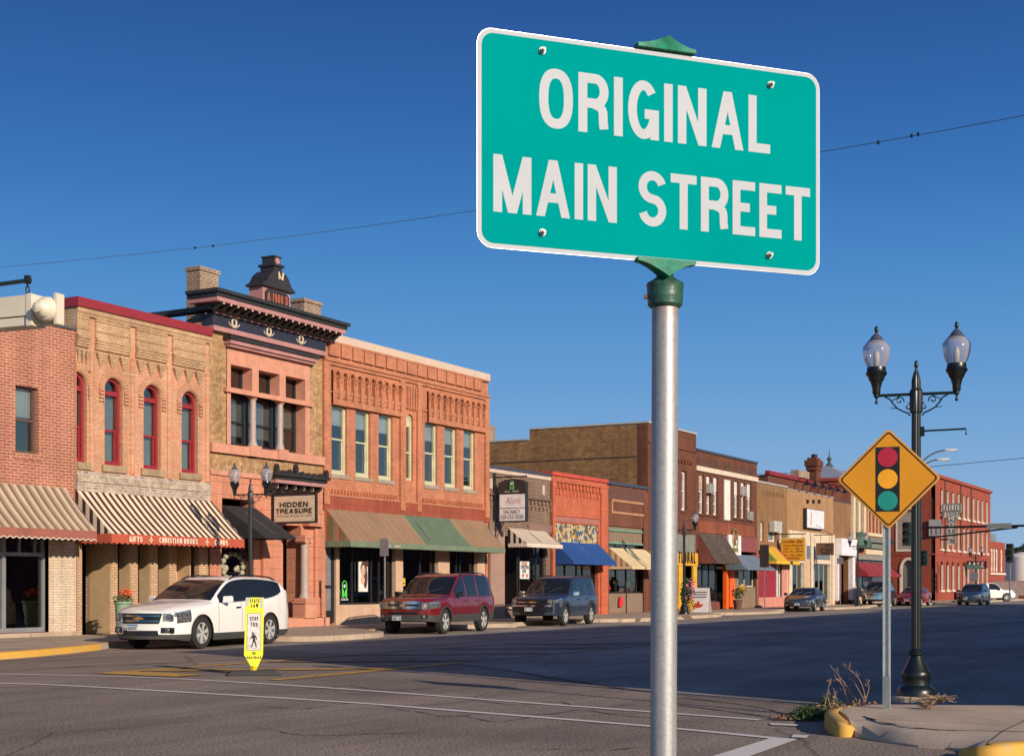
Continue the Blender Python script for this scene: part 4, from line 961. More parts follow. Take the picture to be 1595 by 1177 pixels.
def disc(mb,x,z,rx,rz,y,n=14): mb.poly([(x+rx*math.cos(2*PI*k/n),y,z+rz*math.sin(2*PI*k/n)) for k in range(n)])
m=MB(); disc(m,xm+.02,zz(569,885),.2,.26,FY+.094); disc(m,xm+.12,zz(569,899),.13,.4,FY+.095); disc(m,xm+.2,zz(569,877),.12,.12,FY+.0945); m.build('poster_hair',HR,o,fix=False)
m=MB(); disc(m,xm-.02,zz(569,888),.13,.2,FY+.088); disc(m,xm-.05,zz(569,903),.12,.16,FY+.089); m.build('poster_face',SKN,o,fix=False)
NEON=bpy.data.materials.new('green_neon'); NEON.use_nodes=True; b=NEON.node_tree.nodes['Principled BSDF']; b.inputs['Base Color'].default_value=(.1,.6,.1,1); b.inputs['Emission Color'].default_value=(.2,.9,.12,1); b.inputs['Emission Strength'].default_value=.3
def salonlogo(x,y,z,h,par,mat,xd=(1,0,0),r=.012):
    xd=Vector(xd); P=lambda a,b:Vector((x,y,z))+xd*(a*h)+Vector((0,0,b*h)); m=MB()
    m.tube([P(-.2,0)]+[P(-.2*math.cos(PI*k/10),.72+.22*math.sin(PI*k/10)) for k in range(11)]+[P(.2,0)],r,6)
    m.tube([P(-.1+.0,.0),P(-.12,.45),P(0,.08),P(.12,.45),P(.1,.0)],r,6)
    m.build('logo_outline',mat,par)
    m=MB(); m.tube([P(-.07,.62),P(.06,.64)]+[P(.07*math.cos(a),.64+.09*math.sin(a)) for a in [0,.6,1.2,1.9,2.6,3.3,4,4.7,5.3]],r*1.3,6); m.build('logo_letter',plain('logo_white',(.8,.8,.8,1),.6),par)
nz=thing('neon_sign','green neon arch logo hanging inside the salon window','sign',(sx(540),FY+.1,1))
salonlogo(sx(540),FY+.09,zz(540,930),.62,nz,NEON)
ftext('lettering','320-352-2020',plain('logo_white',(.8,.8,.8,1),.6),nz,(sx(540),FY+.09,zz(540,934.5)),(1,0,0),(0,0,1),.07,w=.42,bold=.02)
yp=thing('yellow_notice','small yellow notice on the window frame of the salon','sign',(sx(631),FY,1.8)); MB().box(sx(628.5),sx(634),FY+.08,FY+.11,zz(631,912),zz(631,900)).build('board',plain('yellow_notice_card',(.65,.42,.03,1),.6),yp); MB().box(sx(629.5),sx(633),FY+.07,FY+.078,zz(631,909),zz(631,907)).build('print',BLACK,yp)
# ---------------------------------------------------------------- E: narrow dark brown brick shop
E0,E1=D1+.01,sx(858); zE=6.36
tE=thing('shop_building','narrow one storey brown brick shop with cream striped awning','building',(E0,FY,CURB))
BRB=brick('brown_brick_white_mortar',(.13,.055,.035,1),(.09,.04,.03,1),(.36,.27,.2,1),.24,.085,.016,stain=.25)
so_=loop(sx(786),sx(851),CURB+.45,3.6); 
mb=wall(MB(),[(E0,CURB),(E1,CURB),(E1,zE),(E0,zE)],[so_],FY+.02,.3); mb.build('wall',BRB,tE); shell(tE,E0,E1,zE,20,BRB)
MB().box(E0,E1,FY-.06,FY+.34,zE,zE+.12).build('coping',plain('blue_grey_flashing',(.06,.07,.10,1),.5,.2),tE)
CRB=plain('cream_band_paint',(.55,.42,.33,1),.7)
MB().box(E0,E1,FY-.02,FY+.01,zE-.16,zE-.01).build('cream_band',CRB,tE)
mb=MB()
for k in range(16):
    x=E0+.15+k*(E1-E0-.3)/15; mb.box(x,x+.12,FY-.05,FY+.01,zE-1.32,zE-1.12).box(x+.1,x+.2,FY-.04,FY+.01,zE-1.55,zE-1.4)
mb.box(E0,E1,FY-.06,FY+.01,zE-1.1,zE-1.03)
mb.build('brick_dentils',BRB,tE)
mb=MB()
for px in (764.5,846): mb.box(sx(px)-.1,sx(px)+.1,FY-.03,FY+.01,zE-.85,zE-.42)
mb.build('pale_wall_tile',CRB,tE)
MB().box(E0,E0+1.0,FY-.08,FY+.015,zz(770,824)-.2,zz(770,812)).build('stone_lintel',plain('brown_stone_lintel',(.22,.13,.1,1),.8),tE)
MB().box(sx(822),E1-.02,FY-.05,FY+.015,zz(840,829),zz(840,822)+.15).build('stone_lintel',plain('brown_stone_lintel',(.22,.13,.1,1),.8),tE)
MB().box(sx(761),sx(783),FY-.10,FY-.0,CURB,3.75).build('stucco_pilaster',plain('rose_stucco',(.33,.2,.155,1),.8,var=.1),tE)
shopwin(tE,so_[0][0]+.02,so_[1][0]-.02,CURB+.5,3.55,[sx(811),sx(814),sx(840)])
MB().box(so_[0][0]-.05,so_[1][0]+.05,FY-.12,FY+.1,CURB+.38,CURB+.46).build('sill',CONC,tE)
S4=stripes('cream_fine_stripe_canvas',[(0,(.66,.55,.45,1)),(.6,(.30,.2,.15,1))],.165,0)
ea0,ea1=sx(791),sx(847.7); pE=FY-ys(876.5,ea1)
aE=awning(tE,ea0,ea1,zz(791,822),zs(876.5,849,ea1),pE,S4,stripes('cream_dark_side_canvas',[(0,(.62,.53,.45,1)),(.5,(.04,.025,.02,1))],.26,1),plain('cream_canvas',(.66,.54,.43,1),.85),.16,.16,.05,'sc')
sg=thing('shop_notice','white printed notice in the window of the narrow brown brick shop','sign',(sx(821),FY,1.5))
bx=MB().box(sx(813.5),sx(827.5),FY+.1,FY+.13,zz(820,901),zz(820,874)).build('board',plain('white_card',(.68,.68,.64,1),.6),sg)
for z_,ww,cc in ((877.5,.5,plain('red_print',(.5,.05,.04,1),.6)),(883,.68,BLACK),(889,.45,BLACK),(896,.68,plain('red_print',(.5,.05,.04,1),.6))): scrib('lettering',cc,bx,(sx(820.3),FY+.09,zz(820,z_+2.5)),(1,0,0),(0,0,1),.15,ww,seed=int(z_))
# ---------------------------------------------------------------- F: orange-red shop
F0,F1=E1+.01,sx(945); zF=6.45
tF=thing('shop_building','one storey orange red brick shop with stained glass transom and blue awning','building',(F0,FY,CURB))
RO=brick('painted_red_brick',(.50,.10,.045,1),(.44,.08,.035,1),(.55,.2,.12,1),.22,.08,.01,patch=(.60,.22,.13,1),pscale=1.6,pamt=.35,stain=.2)
sF=[(sx(862.5),CURB+.02),(sx(931.5),CURB+.02),(sx(931.5),zz(862,813)),(sx(862.5),zz(862,813))]
mb=wall(MB(),[(F0,CURB),(F1,CURB),(F1,zF),(F0,zF)],[sF],FY-.02,.35); mb.build('wall',RO,tF); shell(tF,F0,F1,zF,20,RO)
MB().box(F0-.03,F1,FY-.1,FY+.34,zF,zF+.16).box(F0-.03,F0+.3,FY+.35,FY+5,zF,zF+.16).build('red_coping',plain('red_metal_coping',(.52,.07,.04,1),.5),tF)
mb=MB(); k0=sx(862)
while k0<sx(934):
    mb.box(k0,k0+.14,FY-.10,FY-.01,zF-.55,zF-.3).box(k0+.14,k0+.26,FY-.07,FY-.01,zF-.85,zF-.55); k0+=.36
mb.box(F0,F1,FY-.12,FY-.01,zF-.28,zF-.16)
for a,b in ((858.3,862),(934,944.5)): mb.box(sx(a),sx(b),FY-.1,FY-.01,CURB,zF-.16)
mb.box(sx(862),sx(934),FY-.06,FY-.01,zz(862,802),zz(862,799))
mb.build('brick_pilaster',RO,tF)
MB().box(sx(861),sx(933),FY-.05,FY-.01,zz(862,811),zz(862,803)).build('pink_lintel',plain('dusty_pink_paint',(.36,.14,.11,1),.7),tF)
def stained():
    m,n,l,b=newmat('stained_glass'); v=coords(n,l); mp=n.new('ShaderNodeMapping'); mp.inputs['Scale'].default_value=(7,7,1); mp.inputs['Rotation'].default_value=(0,0,R(45)); l.new(v,mp.inputs[0])
    ck=n.new('ShaderNodeTexVoronoi'); ck.inputs['Scale'].default_value=1; ck.inputs['Randomness'].default_value=0; l.new(mp.outputs[0],ck.inputs['Vector'])
    sp=n.new('ShaderNodeSeparateColor'); l.new(ck.outputs['Color'],sp.inputs[0])
    r=ramp(n,l,sp.outputs[0],[(0,(.45,.36,.2,1)),(.25,(.05,.1,.2,1)),(.4,(.35,.16,.03,1)),(.55,(.5,.45,.33,1)),(.75,(.09,.08,.05,1)),(.88,(.5,.3,.08,1))],'CONSTANT')
    l.new(r.outputs[0],b.inputs['Base Color']); b.inputs['Roughness'].default_value=.3; return m
MB().box(sx(862.6),sx(931.4),FY+.02,FY+.06,zz(862,846),zz(862,813)-.02).build('stained_glass_transom',stained(),tF)
shopwin(tF,sx(862.8),sx(931.2),CURB+.6,zz(862,846)-.02,[sx(885),sx(903),sx(912)])
MB().box(sx(862.6),sx(931.4),FY+.03,FY+.3,CURB+.02,CURB+.59).build('stall_riser',plain('brown_riser_paint',(.16,.07,.045,1),.6),tF)
BLU=plain('blue_canvas',(.01,.06,.23,1),.75)
fa0,fa1=sx(864),sx(932); awning(tF,fa0,fa1,zz(932,847),zs(960,876,fa1),FY-ys(960,fa1),BLU,BLU,BLU,.14,.2,.03,'sc')
# ---------------------------------------------------------------- G: brown shop
G0,G1=F1+.01,67.0; zG=6.42
tG=thing('shop_building','one storey brown shop with green trimmed transom and cream awning','building',(G0,FY,CURB))
BRN=brick('brown_painted_brick',(.20,.075,.045,1),(.17,.06,.035,1),(.13,.06,.04,1),.22,.08,.008,stain=.25)
sG=[(sx(948),CURB+.02),(G1-.3,CURB+.02),(G1-.3,zz(948,818)),(sx(948),zz(948,818))]
mb=wall(MB(),[(G0,CURB),(G1,CURB),(G1,zG),(G0,zG)],[sG],FY-.01,.35); mb.build('wall',BRN,tG); shell(tG,G0,G1,zG,20,BRN)
MB().box(G0,G1,FY-.1,FY+.34,zG,zG+.14).build('coping',plain('blue_grey_flashing',(.06,.07,.10,1),.5,.2),tG)
LB=plain('ochre_outline_paint',(.42,.2,.1,1),.7)
z1_,z2_=zz(950,797),zz(950,778); MB().ring([(sx(952),z1_-.05),(sx(1004),z1_-.05),(sx(1004),z2_+.05),(sx(952),z2_+.05)],[(sx(953.5),z1_+.06),(sx(1002.5),z1_+.06),(sx(1002.5),z2_-.06),(sx(953.5),z2_-.06)],FY-.05,FY-.012).build('panel_outline',LB,tG)
MB().box(G0,G1,FY-.04,FY-.012,zG-.8,zG-.14).build('wood_fascia',plain('dark_brown_wood',(.12,.05,.035,1),.7),tG)
WD=stripes('grey_brown_boards',[(0,(.24,.17,.12,1)),(.93,(.08,.05,.04,1))],.32,0)
MB().box(sx(948.5),G1-.32,FY+.08,FY+.12,zz(950,847),zz(948,818)-.01).build('board_transom',WD,tG)
GP=plain('verdigris_paint',(.14,.27,.2,1),.6)
MB().box(sx(948.5),sx(1002),FY+.0,FY+.07,zz(950,826),zz(950,823)).box(sx(948.5),sx(1002),FY+.0,FY+.07,zz(950,846),zz(950,843)).build('green_rail',GP,tG)
CAW=plain('pale_yellow_canvas',(.62,.47,.27,1),.8); ga0=sx(944.5)+.25; ga1=sx(1004); pG=1.25
awning(tG,ga0,ga1,zz(945,852),zz(945,852)-.95,pG,CAW,stripes('cream_ochre_side_canvas',[(0,(.55,.43,.3,1)),(.5,(.35,.2,.08,1))],.3,1),CAW,.1,.3,.0,'sc')
shopwin(tG,sx(948.6),G1-.33,CURB+1.0,3.6,[sx(964),sx(980),sx(996)],glass=glassmat('clear_shop_glass',(.85,.85,.85,1),.5))
MB().box(sx(948.6),G1-.33,FY+.02,FY+.3,CURB+.02,CURB+.98).build('stall_riser',WD,tG)
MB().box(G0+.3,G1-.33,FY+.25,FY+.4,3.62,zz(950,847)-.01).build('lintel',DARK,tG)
rr=random.Random(11); cols_=[plain('goods_tan',(.45,.28,.15,1),.8),plain('goods_red',(.5,.03,.05,1),.7),plain('goods_cream',(.6,.52,.4,1),.8),plain('goods_green',(.08,.16,.06,1),.8)]
for i,mt in enumerate(cols_):
    m=MB()
    for k in range(5):
        x=rr.uniform(sx(950),sx(1003)); z=rr.uniform(1.2,3.0); s_=rr.uniform(.08,.16)
        m.lathe([(s_*.4,0),(s_,s_),(s_*.7,s_*2.2),(s_*.3,s_*3)],(x,FY+.35+rr.uniform(0,.4),z),8)
    m.build('display_goods',mt,tG)
MB().box(sx(1001.5),G1-.01,FY-.06,FY-.012,CURB,zG-.2).build('side_pier',BRN,tG)
rs=thing('red_garment','bright red garment hanging in front of the brown shop window','clothing',(sx(965),FY-.1,1))
m=MB(); X=sx(964.5); m.prism([(X-.22,zz(965,944)),(X+.1,zz(965,945)),(X+.25,zz(965,936)),(X+.1,zz(965,930)),(X+.05,zz(965,928)),(X-.05,zz(965,928)),(X-.12,zz(965,932))],FY-.12,FY-.06); m.build('cloth',plain('bright_red_cloth',(.65,.02,.03,1),.7),rs)
# vent pipe on the roof of G
vp=thing('vent_pipe','white metal vent pipe on the roof of the brown shop','pipe',(sx(991,FY+1.5),FY+1.5,6)); Yv=FY+1.5; xv=sx(992,Yv)
MB().tube([(xv,Yv,5.8),(xv,Yv,zz(992,741,Yv)),(xv-.12,Yv,zz(992,735,Yv)),(xv-.35,Yv,zz(992,737,Yv))],.2,10).build('pipe',plain('white_pipe',(.6,.58,.56,1),.5),vp,smooth=True,angle=50)
# ---------------------------------------------------------------- H: tall brown building, bare side wall showing
H0,H1=67.02,sx(1083.5); zH=9.85
tH=thing('brick_building','tall brown brick building with long bare mottled side wall','building',(H0,FY,CURB))
SWB=brick('mottled_tan_brick',(.36,.205,.085,1),(.24,.115,.05,1),(.27,.17,.09,1),.24,.085,.01,patch=(.20,.07,.035,1),pscale=.45,pamt=.55,stain=.3)
BR2=brick('dark_brown_brick',(.185,.06,.035,1),(.14,.045,.027,1),(.12,.06,.04,1),.22,.08,.008,stain=.25)
hw=loop(sx(1060.5),sx(1069.5),zz(1065,795),zz(1065,733)); 
fs=[(H0+.4,CURB+.02),(H1-.3,CURB+.02),(H1-.3,3.4),(H0+.4,3.4)]
mb=wall(MB(),[(H0,CURB),(H1,CURB),(H1,zH),(H0,zH)],[hw,fs],FY-.03,.3); mb.build('wall',BR2,tH)
Ys=36.0
MB().box(H0,H0+.3,FY+.0,Ys,CURB,zH).box(H0,H0+.3,Ys,FY+30,CURB,zH-.55).build('side_wall',SWB,tH)
MB().box(H1-.3,H1,FY,FY+30,CURB,zH-.1).build('side_wall',BR2,tH); MB().box(H0+.3,H1-.3,FY+29.7,FY+30,CURB,zH-.6).build('rear_wall',BR2,tH)
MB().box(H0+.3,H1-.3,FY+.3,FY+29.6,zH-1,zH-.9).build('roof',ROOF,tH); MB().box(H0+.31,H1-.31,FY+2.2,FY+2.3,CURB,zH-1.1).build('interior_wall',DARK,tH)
LC=plain('pale_metal_coping',(.55,.5,.46,1),.4,.3)
MB().box(H0-.05,H0+.35,FY-.1,Ys,zH,zH+.09).box(H0-.05,H0+.35,Ys+.01,FY+30,zH-.55,zH-.46).box(H0+.36,H1,FY-.1,FY+.3,zH,zH+.09).build('coping',LC,tH)
zl=8.17; MB().box(H0-.035,H0-.001,FY+.6,FY+30,zl-.03,zl+.03).build('flashing_line',plain('rust_flashing',(.12,.06,.04,1),.8),tH)
MB().box(H0-.02,H0+.0,FY+.0,FY+.5,6.5,zH-.02).build('corner_bricks',BR2,tH)
chim(H0+1.0,H0+1.9,39.2,40.1,zH-1,zs(766,662,H0+1.2),tH)
window(tH,hw[0][0],hw[1][0],hw[0][1],hw[2][1],plain('white_window_paint',(.6,.58,.55,1),.5),t=.12,rail=.5,sill=BR2)
mb=MB()
for k in range(9): mb.box(H0+2.2+k*.45,H0+2.4+k*.45,FY-.12,FY-.02,zz(1065,722),zz(1065,716))
mb.box(H0,H1,FY-.1,FY-.02,zH-1.0,zH-.9); mb.build('brick_dentils',BR2,tH)
shopwin(tH,H0+.42,H1-.32,CURB+.5,3.38,[H0+2.4,H0+4.3])
MB().box(H0+.42,H1-.32,FY+.02,FY+.3,CURB+.02,CURB+.48).build('stall_riser',plain('ochre_paint',(.6,.32,.03,1),.6),tH)
YO=plain('yellow_sign_paint',(.66,.36,.03,1),.5)
MB().box(H0+.2,H1-.05,FY-.16,FY-.035,zz(1083,881),zz(1083,861.5)).build('fascia_board',YO,tH)
put_letters('fascia_lettering','E FLORAL',BLACK,tH,(sx(1079),FY-.165,zz(1079,877.5)),(1,0,0),(0,0,1),.62,w=3.1,align=1.0,t=.2,width=.55,gap=.1)
for a,b in ((1054,1060),(1076.5,1082)): MB().box(sx(a),sx(b),FY-.14,FY-.035,CURB+.1,zz(1070,881)).build('yellow_post',YO,tH)
MB().box(H0+.3,H1-.3,FY-.1,FY-.035,zz(1065,861),zz(1065,832)).build('grey_panel',plain('grey_green_panel',(.2,.2,.17,1),.6),tH)
# ---------------------------------------------------------------- I: brown brick with cream band
I0,I1=H1+.01,sx(1179); zI=9.0
tI=thing('brick_building','brown brick two storey building with cream band over paired window groups','building',(I0,FY,CURB))
WHT=plain('white_window_paint',(.6,.58,.55,1),.5)
wI=[(1088.5,1096.5),(1100,1107.5),(1111,1118.5),(1143.5,1150.5),(1154,1160.5),(1163.5,1170.5)]
zi0,zi1=zz(1092,799.5),zz(1092,738.7)
hI=[loop(sx(a),sx(b),zi0,zi1) for a,b in wI]; 
sI=[(I0+.2,CURB+.02),(I1-.2,CURB+.02),(I1-.2,3.6),(I0+.2,3.6)]
mb=wall(MB(),[(I0,CURB),(I1,CURB),(I1,zI),(I0,zI)],hI+[sI],FY,.3); mb.build('wall',BR2,tI); shell(tI,I0,I1,zI,22,BR2)
for k,h in enumerate(hI):
    zr=zi0+(zi1-zi0)*.6
    wn_=window(tI,h[0][0],h[1][0],h[0][1],zr,WHT,t=.1,rail=.5)
    MB().box(h[0][0]+.03,h[1][0]-.03,FY+.1,FY+.2,zr+.03,zi1-.02).build('transom_panel',WHT if k!=0 else plain('tan_window_board',(.42,.3,.23,1),.7),wn_)
    MB().box(h[0][0]-.05,h[1][0]+.05,FY-.08,FY+.1,zi0-.12,zi0-.005).build('sill',BR2,wn_)
mb=MB()
for px,py in ((1104,760),(1155.5,764),(1166.5,803)):
    x=sx(px); z=zz(px,py); a=MB().box(x-.28,x+.28,FY-.2,FY+.12,z-.28,z+.24).build('air_conditioner',plain('beige_metal',(.45,.42,.37,1),.5),tI); 
    g_=MB()
    for j in range(5): g_.box(x-.22,x+.22,FY-.215,FY-.202,z-.24+j*.1,z-.2+j*.1)
    g_.build('grille',BLACK,a)
MB().box(sx(1127.5),sx(1136.5),FY-.04,FY+.02,zz(1092,805),zz(1092,737)-.1).build('white_panel',plain('white_wall_panel',(.7,.66,.6,1),.6),tI)
MB().box(I0-.3 if 0 else I0,I1,FY-.1,FY,zz(1083,732),zz(1083,724.5)).build('cream_band',plain('cream_stone_band',(.62,.5,.38,1),.7),tI)
MB().box(I0,I1,FY-.08,FY+.33,zI,zI+.12).build('coping',plain('blue_grey_flashing',(.06,.07,.10,1),.5,.2),tI)
OR2=brick('rust_brick_band',(.33,.09,.045,1),(.27,.07,.035,1),(.2,.08,.05,1),.22,.08,.008,stain=.3)
MB().box(I0+.4,I1-.5,FY-.03,FY,zz(1090,829),zz(1090,810)).build('rust_brick_panel',OR2,tI)
for a,b in ((1086,1122),(1126,1140),(1144,1176)): 
    MB().box(sx(a),sx(b),FY-.02,FY,zI-1.0,zI-.35).build('recessed_panel',brick('panel_brick',(.13,.06,.04,1),(.11,.05,.035,1),(.1,.06,.04,1),.22,.08,.006),tI)
PLUM=plain('plum_board',(.22,.06,.06,1),.6)
MB().box(I0+.1,I1-.05,FY-.05,FY-.0,3.55,zz(1090,830)).build('plum_fascia',PLUM,tI)
# shingled canopy
def shingle():
    m=brick('wood_shingles',(.16,.12,.095,1),(.10,.07,.055,1),(.03,.022,.018,1),.16,.11,.012,stain=.3); return m
ia0,ia1=sx(1085.5),sx(1126); zt_=zz(1086,829); pI=FY-ys(1155,ia1); zf_=zs(1155,876,ia1)
mb=MB(); mb.add([(ia0,FY-.06,zt_),(ia1,FY-.06,zt_),(ia1,FY-pI,zf_),(ia0,FY-pI,zf_),(ia0,FY-.06,zt_-.15),(ia1,FY-.06,zt_-.15),(ia1,FY-pI,zf_-.1),(ia0,FY-pI,zf_-.1)],[(0,1,2,3),(4,5,6,7),(3,2,6,7),(0,3,7,4),(1,2,6,5),(0,1,5,4)])
cn=mb.build('shingle_canopy',shingle(),tI)
for x in (ia0-.02,ia1+.02): MB().add([(x,FY-.06,zt_),(x,FY-.06,zf_-.1),(x,FY-pI,zf_-.1)],[(0,1,2)]).build('canopy_side',plain('rust_brown_board',(.17,.05,.035,1),.7),cn,fix=False)
gc=plain('grey_blue_metal',(.15,.19,.24,1),.5); ja0,ja1=sx(1130),sx(1176); zt3=zz(1150,866)+.1
awning(tI,ja0,ja1,zt3,zt3-.85,1.3,gc,gc,gc,.08,.4,.0)
shopwin(tI,sx(1091),sx(1121),CURB+.45,3.5,[sx(1100),sx(1110)],y=FY+.2); shopwin(tI,sx(1150),sx(1176),CURB+1.3,3.3,[sx(1163)],mat=WHT)
ORG=plain('orange_door_paint',(.85,.12,.01,1),.5)
MB().box(sx(1131),sx(1134.5),FY-.02,FY+.2,CURB,3.4).box(sx(1136.5),sx(1144),FY-.03,FY+.18,CURB+.1,3.4).build('orange_frame',ORG,tI)
MB().box(sx(1144.2),sx(1150),FY-.02,FY+.2,CURB,3.4).box(sx(1150),sx(1176.5),FY-.01,FY+.14,CURB+.03,CURB+1.28).build('board_riser',WD,tI)
MB().box(sx(1100),sx(1122),FY-.01,FY+.18,CURB+.03,CURB+.45).build('stall_riser',plain('rust_brown_board',(.17,.05,.035,1),.7),tI)
# ---------------------------------------------------------------- J, K, L
def lowfront(a,b,z0_,label,mat,name='shop_building'):
    t=thing(name,label,'building',(a,FY,CURB)); return t
TANB=brick('tan_brick',(.29,.155,.07,1),(.24,.125,.055,1),(.25,.15,.08,1),.22,.08,.006,stain=.2)
TANL=brick('ochre_tan_brick',(.42,.235,.115,1),(.37,.2,.095,1),(.36,.22,.12,1),.22,.08,.005,stain=.15)
J0,J1=I1+.01,sx(1226); zJ=7.9
tJ=thing('shop_building','tan brick building with upstairs air conditioner and rainbow coloured shopfront awning','building',(J0,FY,CURB))
jw=[loop(sx(1184),sx(1190),zz(1187,842),zz(1187,812)),loop(sx(1197),sx(1209),zz(1187,842),zz(1187,812)),loop(sx(1214),sx(1220),zz(1187,842),zz(1187,812))]
sJ=[(J0+.3,CURB+.02),(J1-.3,CURB+.02),(J1-.3,3.7),(J0+.3,3.7)]
wall(MB(),[(J0,CURB),(J1,CURB),(J1,zJ),(J0,zJ)],jw+[sJ],FY,.3).build('wall',TANB,tJ); shell(tJ,J0,J1,zJ,22,TANB)
for h in jw: window(tJ,h[0][0],h[1][0],h[0][1],h[2][1],WHT,t=.09,rail=.5,blind=BL,blindh=.9)
MB().box(J0,J1,FY-.06,FY+.33,zJ,zJ+.1).build('coping',LC,tJ)
x=sx(1204); z=zz(1204,820); MB().box(x-.8,x+.8,FY-.35,FY-.02,z-.35,z+.35).build('air_conditioner',plain('beige_metal',(.45,.42,.37,1),.5),tJ)
mb=MB()
for k in range(10): mb.box(sx(1187)+k*.45,sx(1187)+k*.45+.2,FY-.06,FY,zz(1187,769),zz(1187,763))
mb.build('brick_dentils',TANB,tJ)
CRIM=plain('crimson_door_paint',(.28,.015,.03,1),.5); SAL=plain('salmon_paint',(.55,.22,.17,1),.7)
MB().box(J0+.3,sx(1211),FY+.1,FY+.16,CURB+.65,3.5).build('crimson_panel',CRIM,tJ)
MB().box(J0+.3,J1-.1,FY-.02,FY+.2,CURB+.02,CURB+.64).box(sx(1217.5),J1-.02,FY-.04,FY+.02,CURB,3.6).build('salmon_riser',SAL,tJ)
m=MB().box(sx(1211.5),sx(1213.5),FY+.08,FY+.2,CURB+.65,3.5).box(sx(1215.5),sx(1217),FY+.08,FY+.2,CURB+.65,3.5).build('door_frame',WHT,tJ)
yw0,yw1=J0+.2,J1-.1; ya=zz(1200,851); 
YEL=stripes('yellow_magenta_canvas',[(0,(.55,.33,.03,1)),(.3,(.42,.08,.14,1)),(.42,(.15,.03,.09,1)),(.55,(.22,.3,.05,1)),(.68,(.55,.33,.04,1))],3.4,0,offset=.3)
awning(tJ,sx(1188),yw1,ya,3.05,.9,YEL,YEL,plain('yellow_valance',(.72,.42,.03,1),.7),.18,.5,.0)
K0,K1=J1+.01,sx(1298); zK=7.8
tK=thing('shop_building','ochre brick building with blank white wall sign and cream shopfront','building',(K0,FY,CURB))
CRP=plain('cream_shopfront_paint',(.66,.52,.37,1),.7)
sK=[(sx(1230),CURB+.05),(sx(1252),CURB+.05),(sx(1252),zz(1240,876)),(sx(1230),zz(1240,876))]; sK2=[(sx(1265),CURB+.05),(sx(1293),CURB+.05),(sx(1293),zz(1240,876)),(sx(1265),zz(1240,876))]
zk=zz(1226,825)
wall(MB(),[(K0,zk),(K1,zk),(K1,zK),(K0,zK)],[],FY,.3).build('wall',TANL,tK); wall(MB(),[(K0,CURB),(K1,CURB),(K1,zk),(K0,zk)],[sK,sK2],FY-.03,.3).build('shopfront',CRP,tK); shell(tK,K0,K1,zK,22,TANL)
MB().box(K0,K1,FY-.05,FY+.33,zK,zK+.06).build('coping',LC,tK)
MB().box(sx(1228),sx(1292),FY-.06,FY-.032,zz(1240,869),zz(1240,848)).build('grey_signband',plain('slate_signband',(.14,.16,.18,1),.5),tK)
mb=MB()
for px in (1229,1263,1296): mb.box(sx(px)-.25,sx(px)+.25,FY-.12,FY-.061,CURB,zk)
mb.build('cream_pilaster',CRP,tK)
shopwin(tK,sK[0][0]+.02,sK[1][0]-.02,CURB+.3,sK[2][1]-.02,[sx(1238),sx(1245)],mat=plain('pale_green_frame',(.35,.42,.38,1),.5)); shopwin(tK,sK2[0][0]+.02,sK2[1][0]-.02,CURB+.3,sK2[2][1]-.02,[sx(1272),sx(1279),sx(1286)],mat=plain('pale_green_frame',(.35,.42,.38,1),.5))
MB().box(sx(1252),sx(1263)-.26,FY-.034,FY-.031,CURB+.02,3.5).build('tan_door',plain('tan_stucco',(.52,.34,.23,1),.85),tK)
wb=MB().box(sx(1250.5),sx(1278.5),FY-.25,FY-.01,zz(1251,822),zz(1251,791)).build('sign_cabinet',plain('black_sign_edge',(.02,.02,.02,1),.5),tK); MB().box(sx(1251.3),sx(1277.8),FY-.27,FY-.252,zz(1251,821),zz(1251,792)).build('sign_face',plain('white_sign_face',(.72,.68,.68,1),.5),wb)
MB().box(sx(1257),sx(1258),FY-.28,FY-.272,zz(1251,817),zz(1251,796)).build('sign_mark',plain('faint_sign_print',(.3,.22,.3,1),.6),wb)
mb=MB()
for px in (1256.5,1265.5,1274.5): mb.prism([(sx(px)-.12,zz(px,778)),(sx(px)+.12,zz(px,778)),(sx(px)+.1,zz(px,783)),(sx(px)-.05,zz(px,784))],FY-.14,FY-.0)
mb.build('wall_lamp',BLACK,tK)
for i in range(6):
    s0=K0+2.0+i*1.75; lp=thing('gooseneck_lamp','black gooseneck lamp curving over the roof edge of the ochre brick building','lamp',(s0,FY+.2,zK),'gooseneck lamps on the roof edge')
    MB().tube([(s0,FY+.2,zK),(s0,FY+.1,zK+.5),(s0,FY-.2,zK+.85),(s0,FY-.55,zK+.85),(s0,FY-.75,zK+.6)],.035,6).build('pipe',BLACK,lp); MB().lathe([(.05,.2),(.1,.1),(.28,-.05),(.26,-.06)],(s0,FY-.78,zK+.42),10).build('shade',BLACK,lp)
L0,L1=K1+.01,sx(1325); zL=7.6
tL=thing('shop_building','plain tan building with white fascia box and brown boarded doors','building',(L0,FY,CURB))
sL=[(L0+.3,CURB+.02),(sx(1321),CURB+.02),(sx(1321),3.65),(L0+.3,3.65)]
wall(MB(),[(L0,CURB),(L1,CURB),(L1,zL),(L0,zL)],[sL],FY,.35).build('wall',TANB,tL); shell(tL,L0,L1,zL,22,TANB); MB().box(L0,L1,FY-.05,FY+.33,zL,zL+.07).build('coping',plain('blue_grey_flashing',(.06,.07,.10,1),.5,.2),tL)
MB().box(L0+.05,L1-.35,FY-.6,FY-.01,3.7,zz(1298,838)).build('white_fascia_box',plain('white_fascia',(.74,.7,.74,1),.5),tL)
MB().box(L0+.31,sx(1321)-.01,FY+.5,FY+.55,CURB+.05,3.64).build('boarded_door',stripes('brown_boards',[(0,(.22,.08,.045,1)),(.93,(.08,.03,.02,1))],.7,0),tL)
MB().box(sx(1321)+.01,L1-.02,FY-.35,FY-.01,CURB+.3,3.69).box(L0+.02,L0+.28,FY-.35,FY-.01,CURB+.3,3.69).build('white_pier',plain('white_fascia',(.74,.7,.74,1),.5),tL)
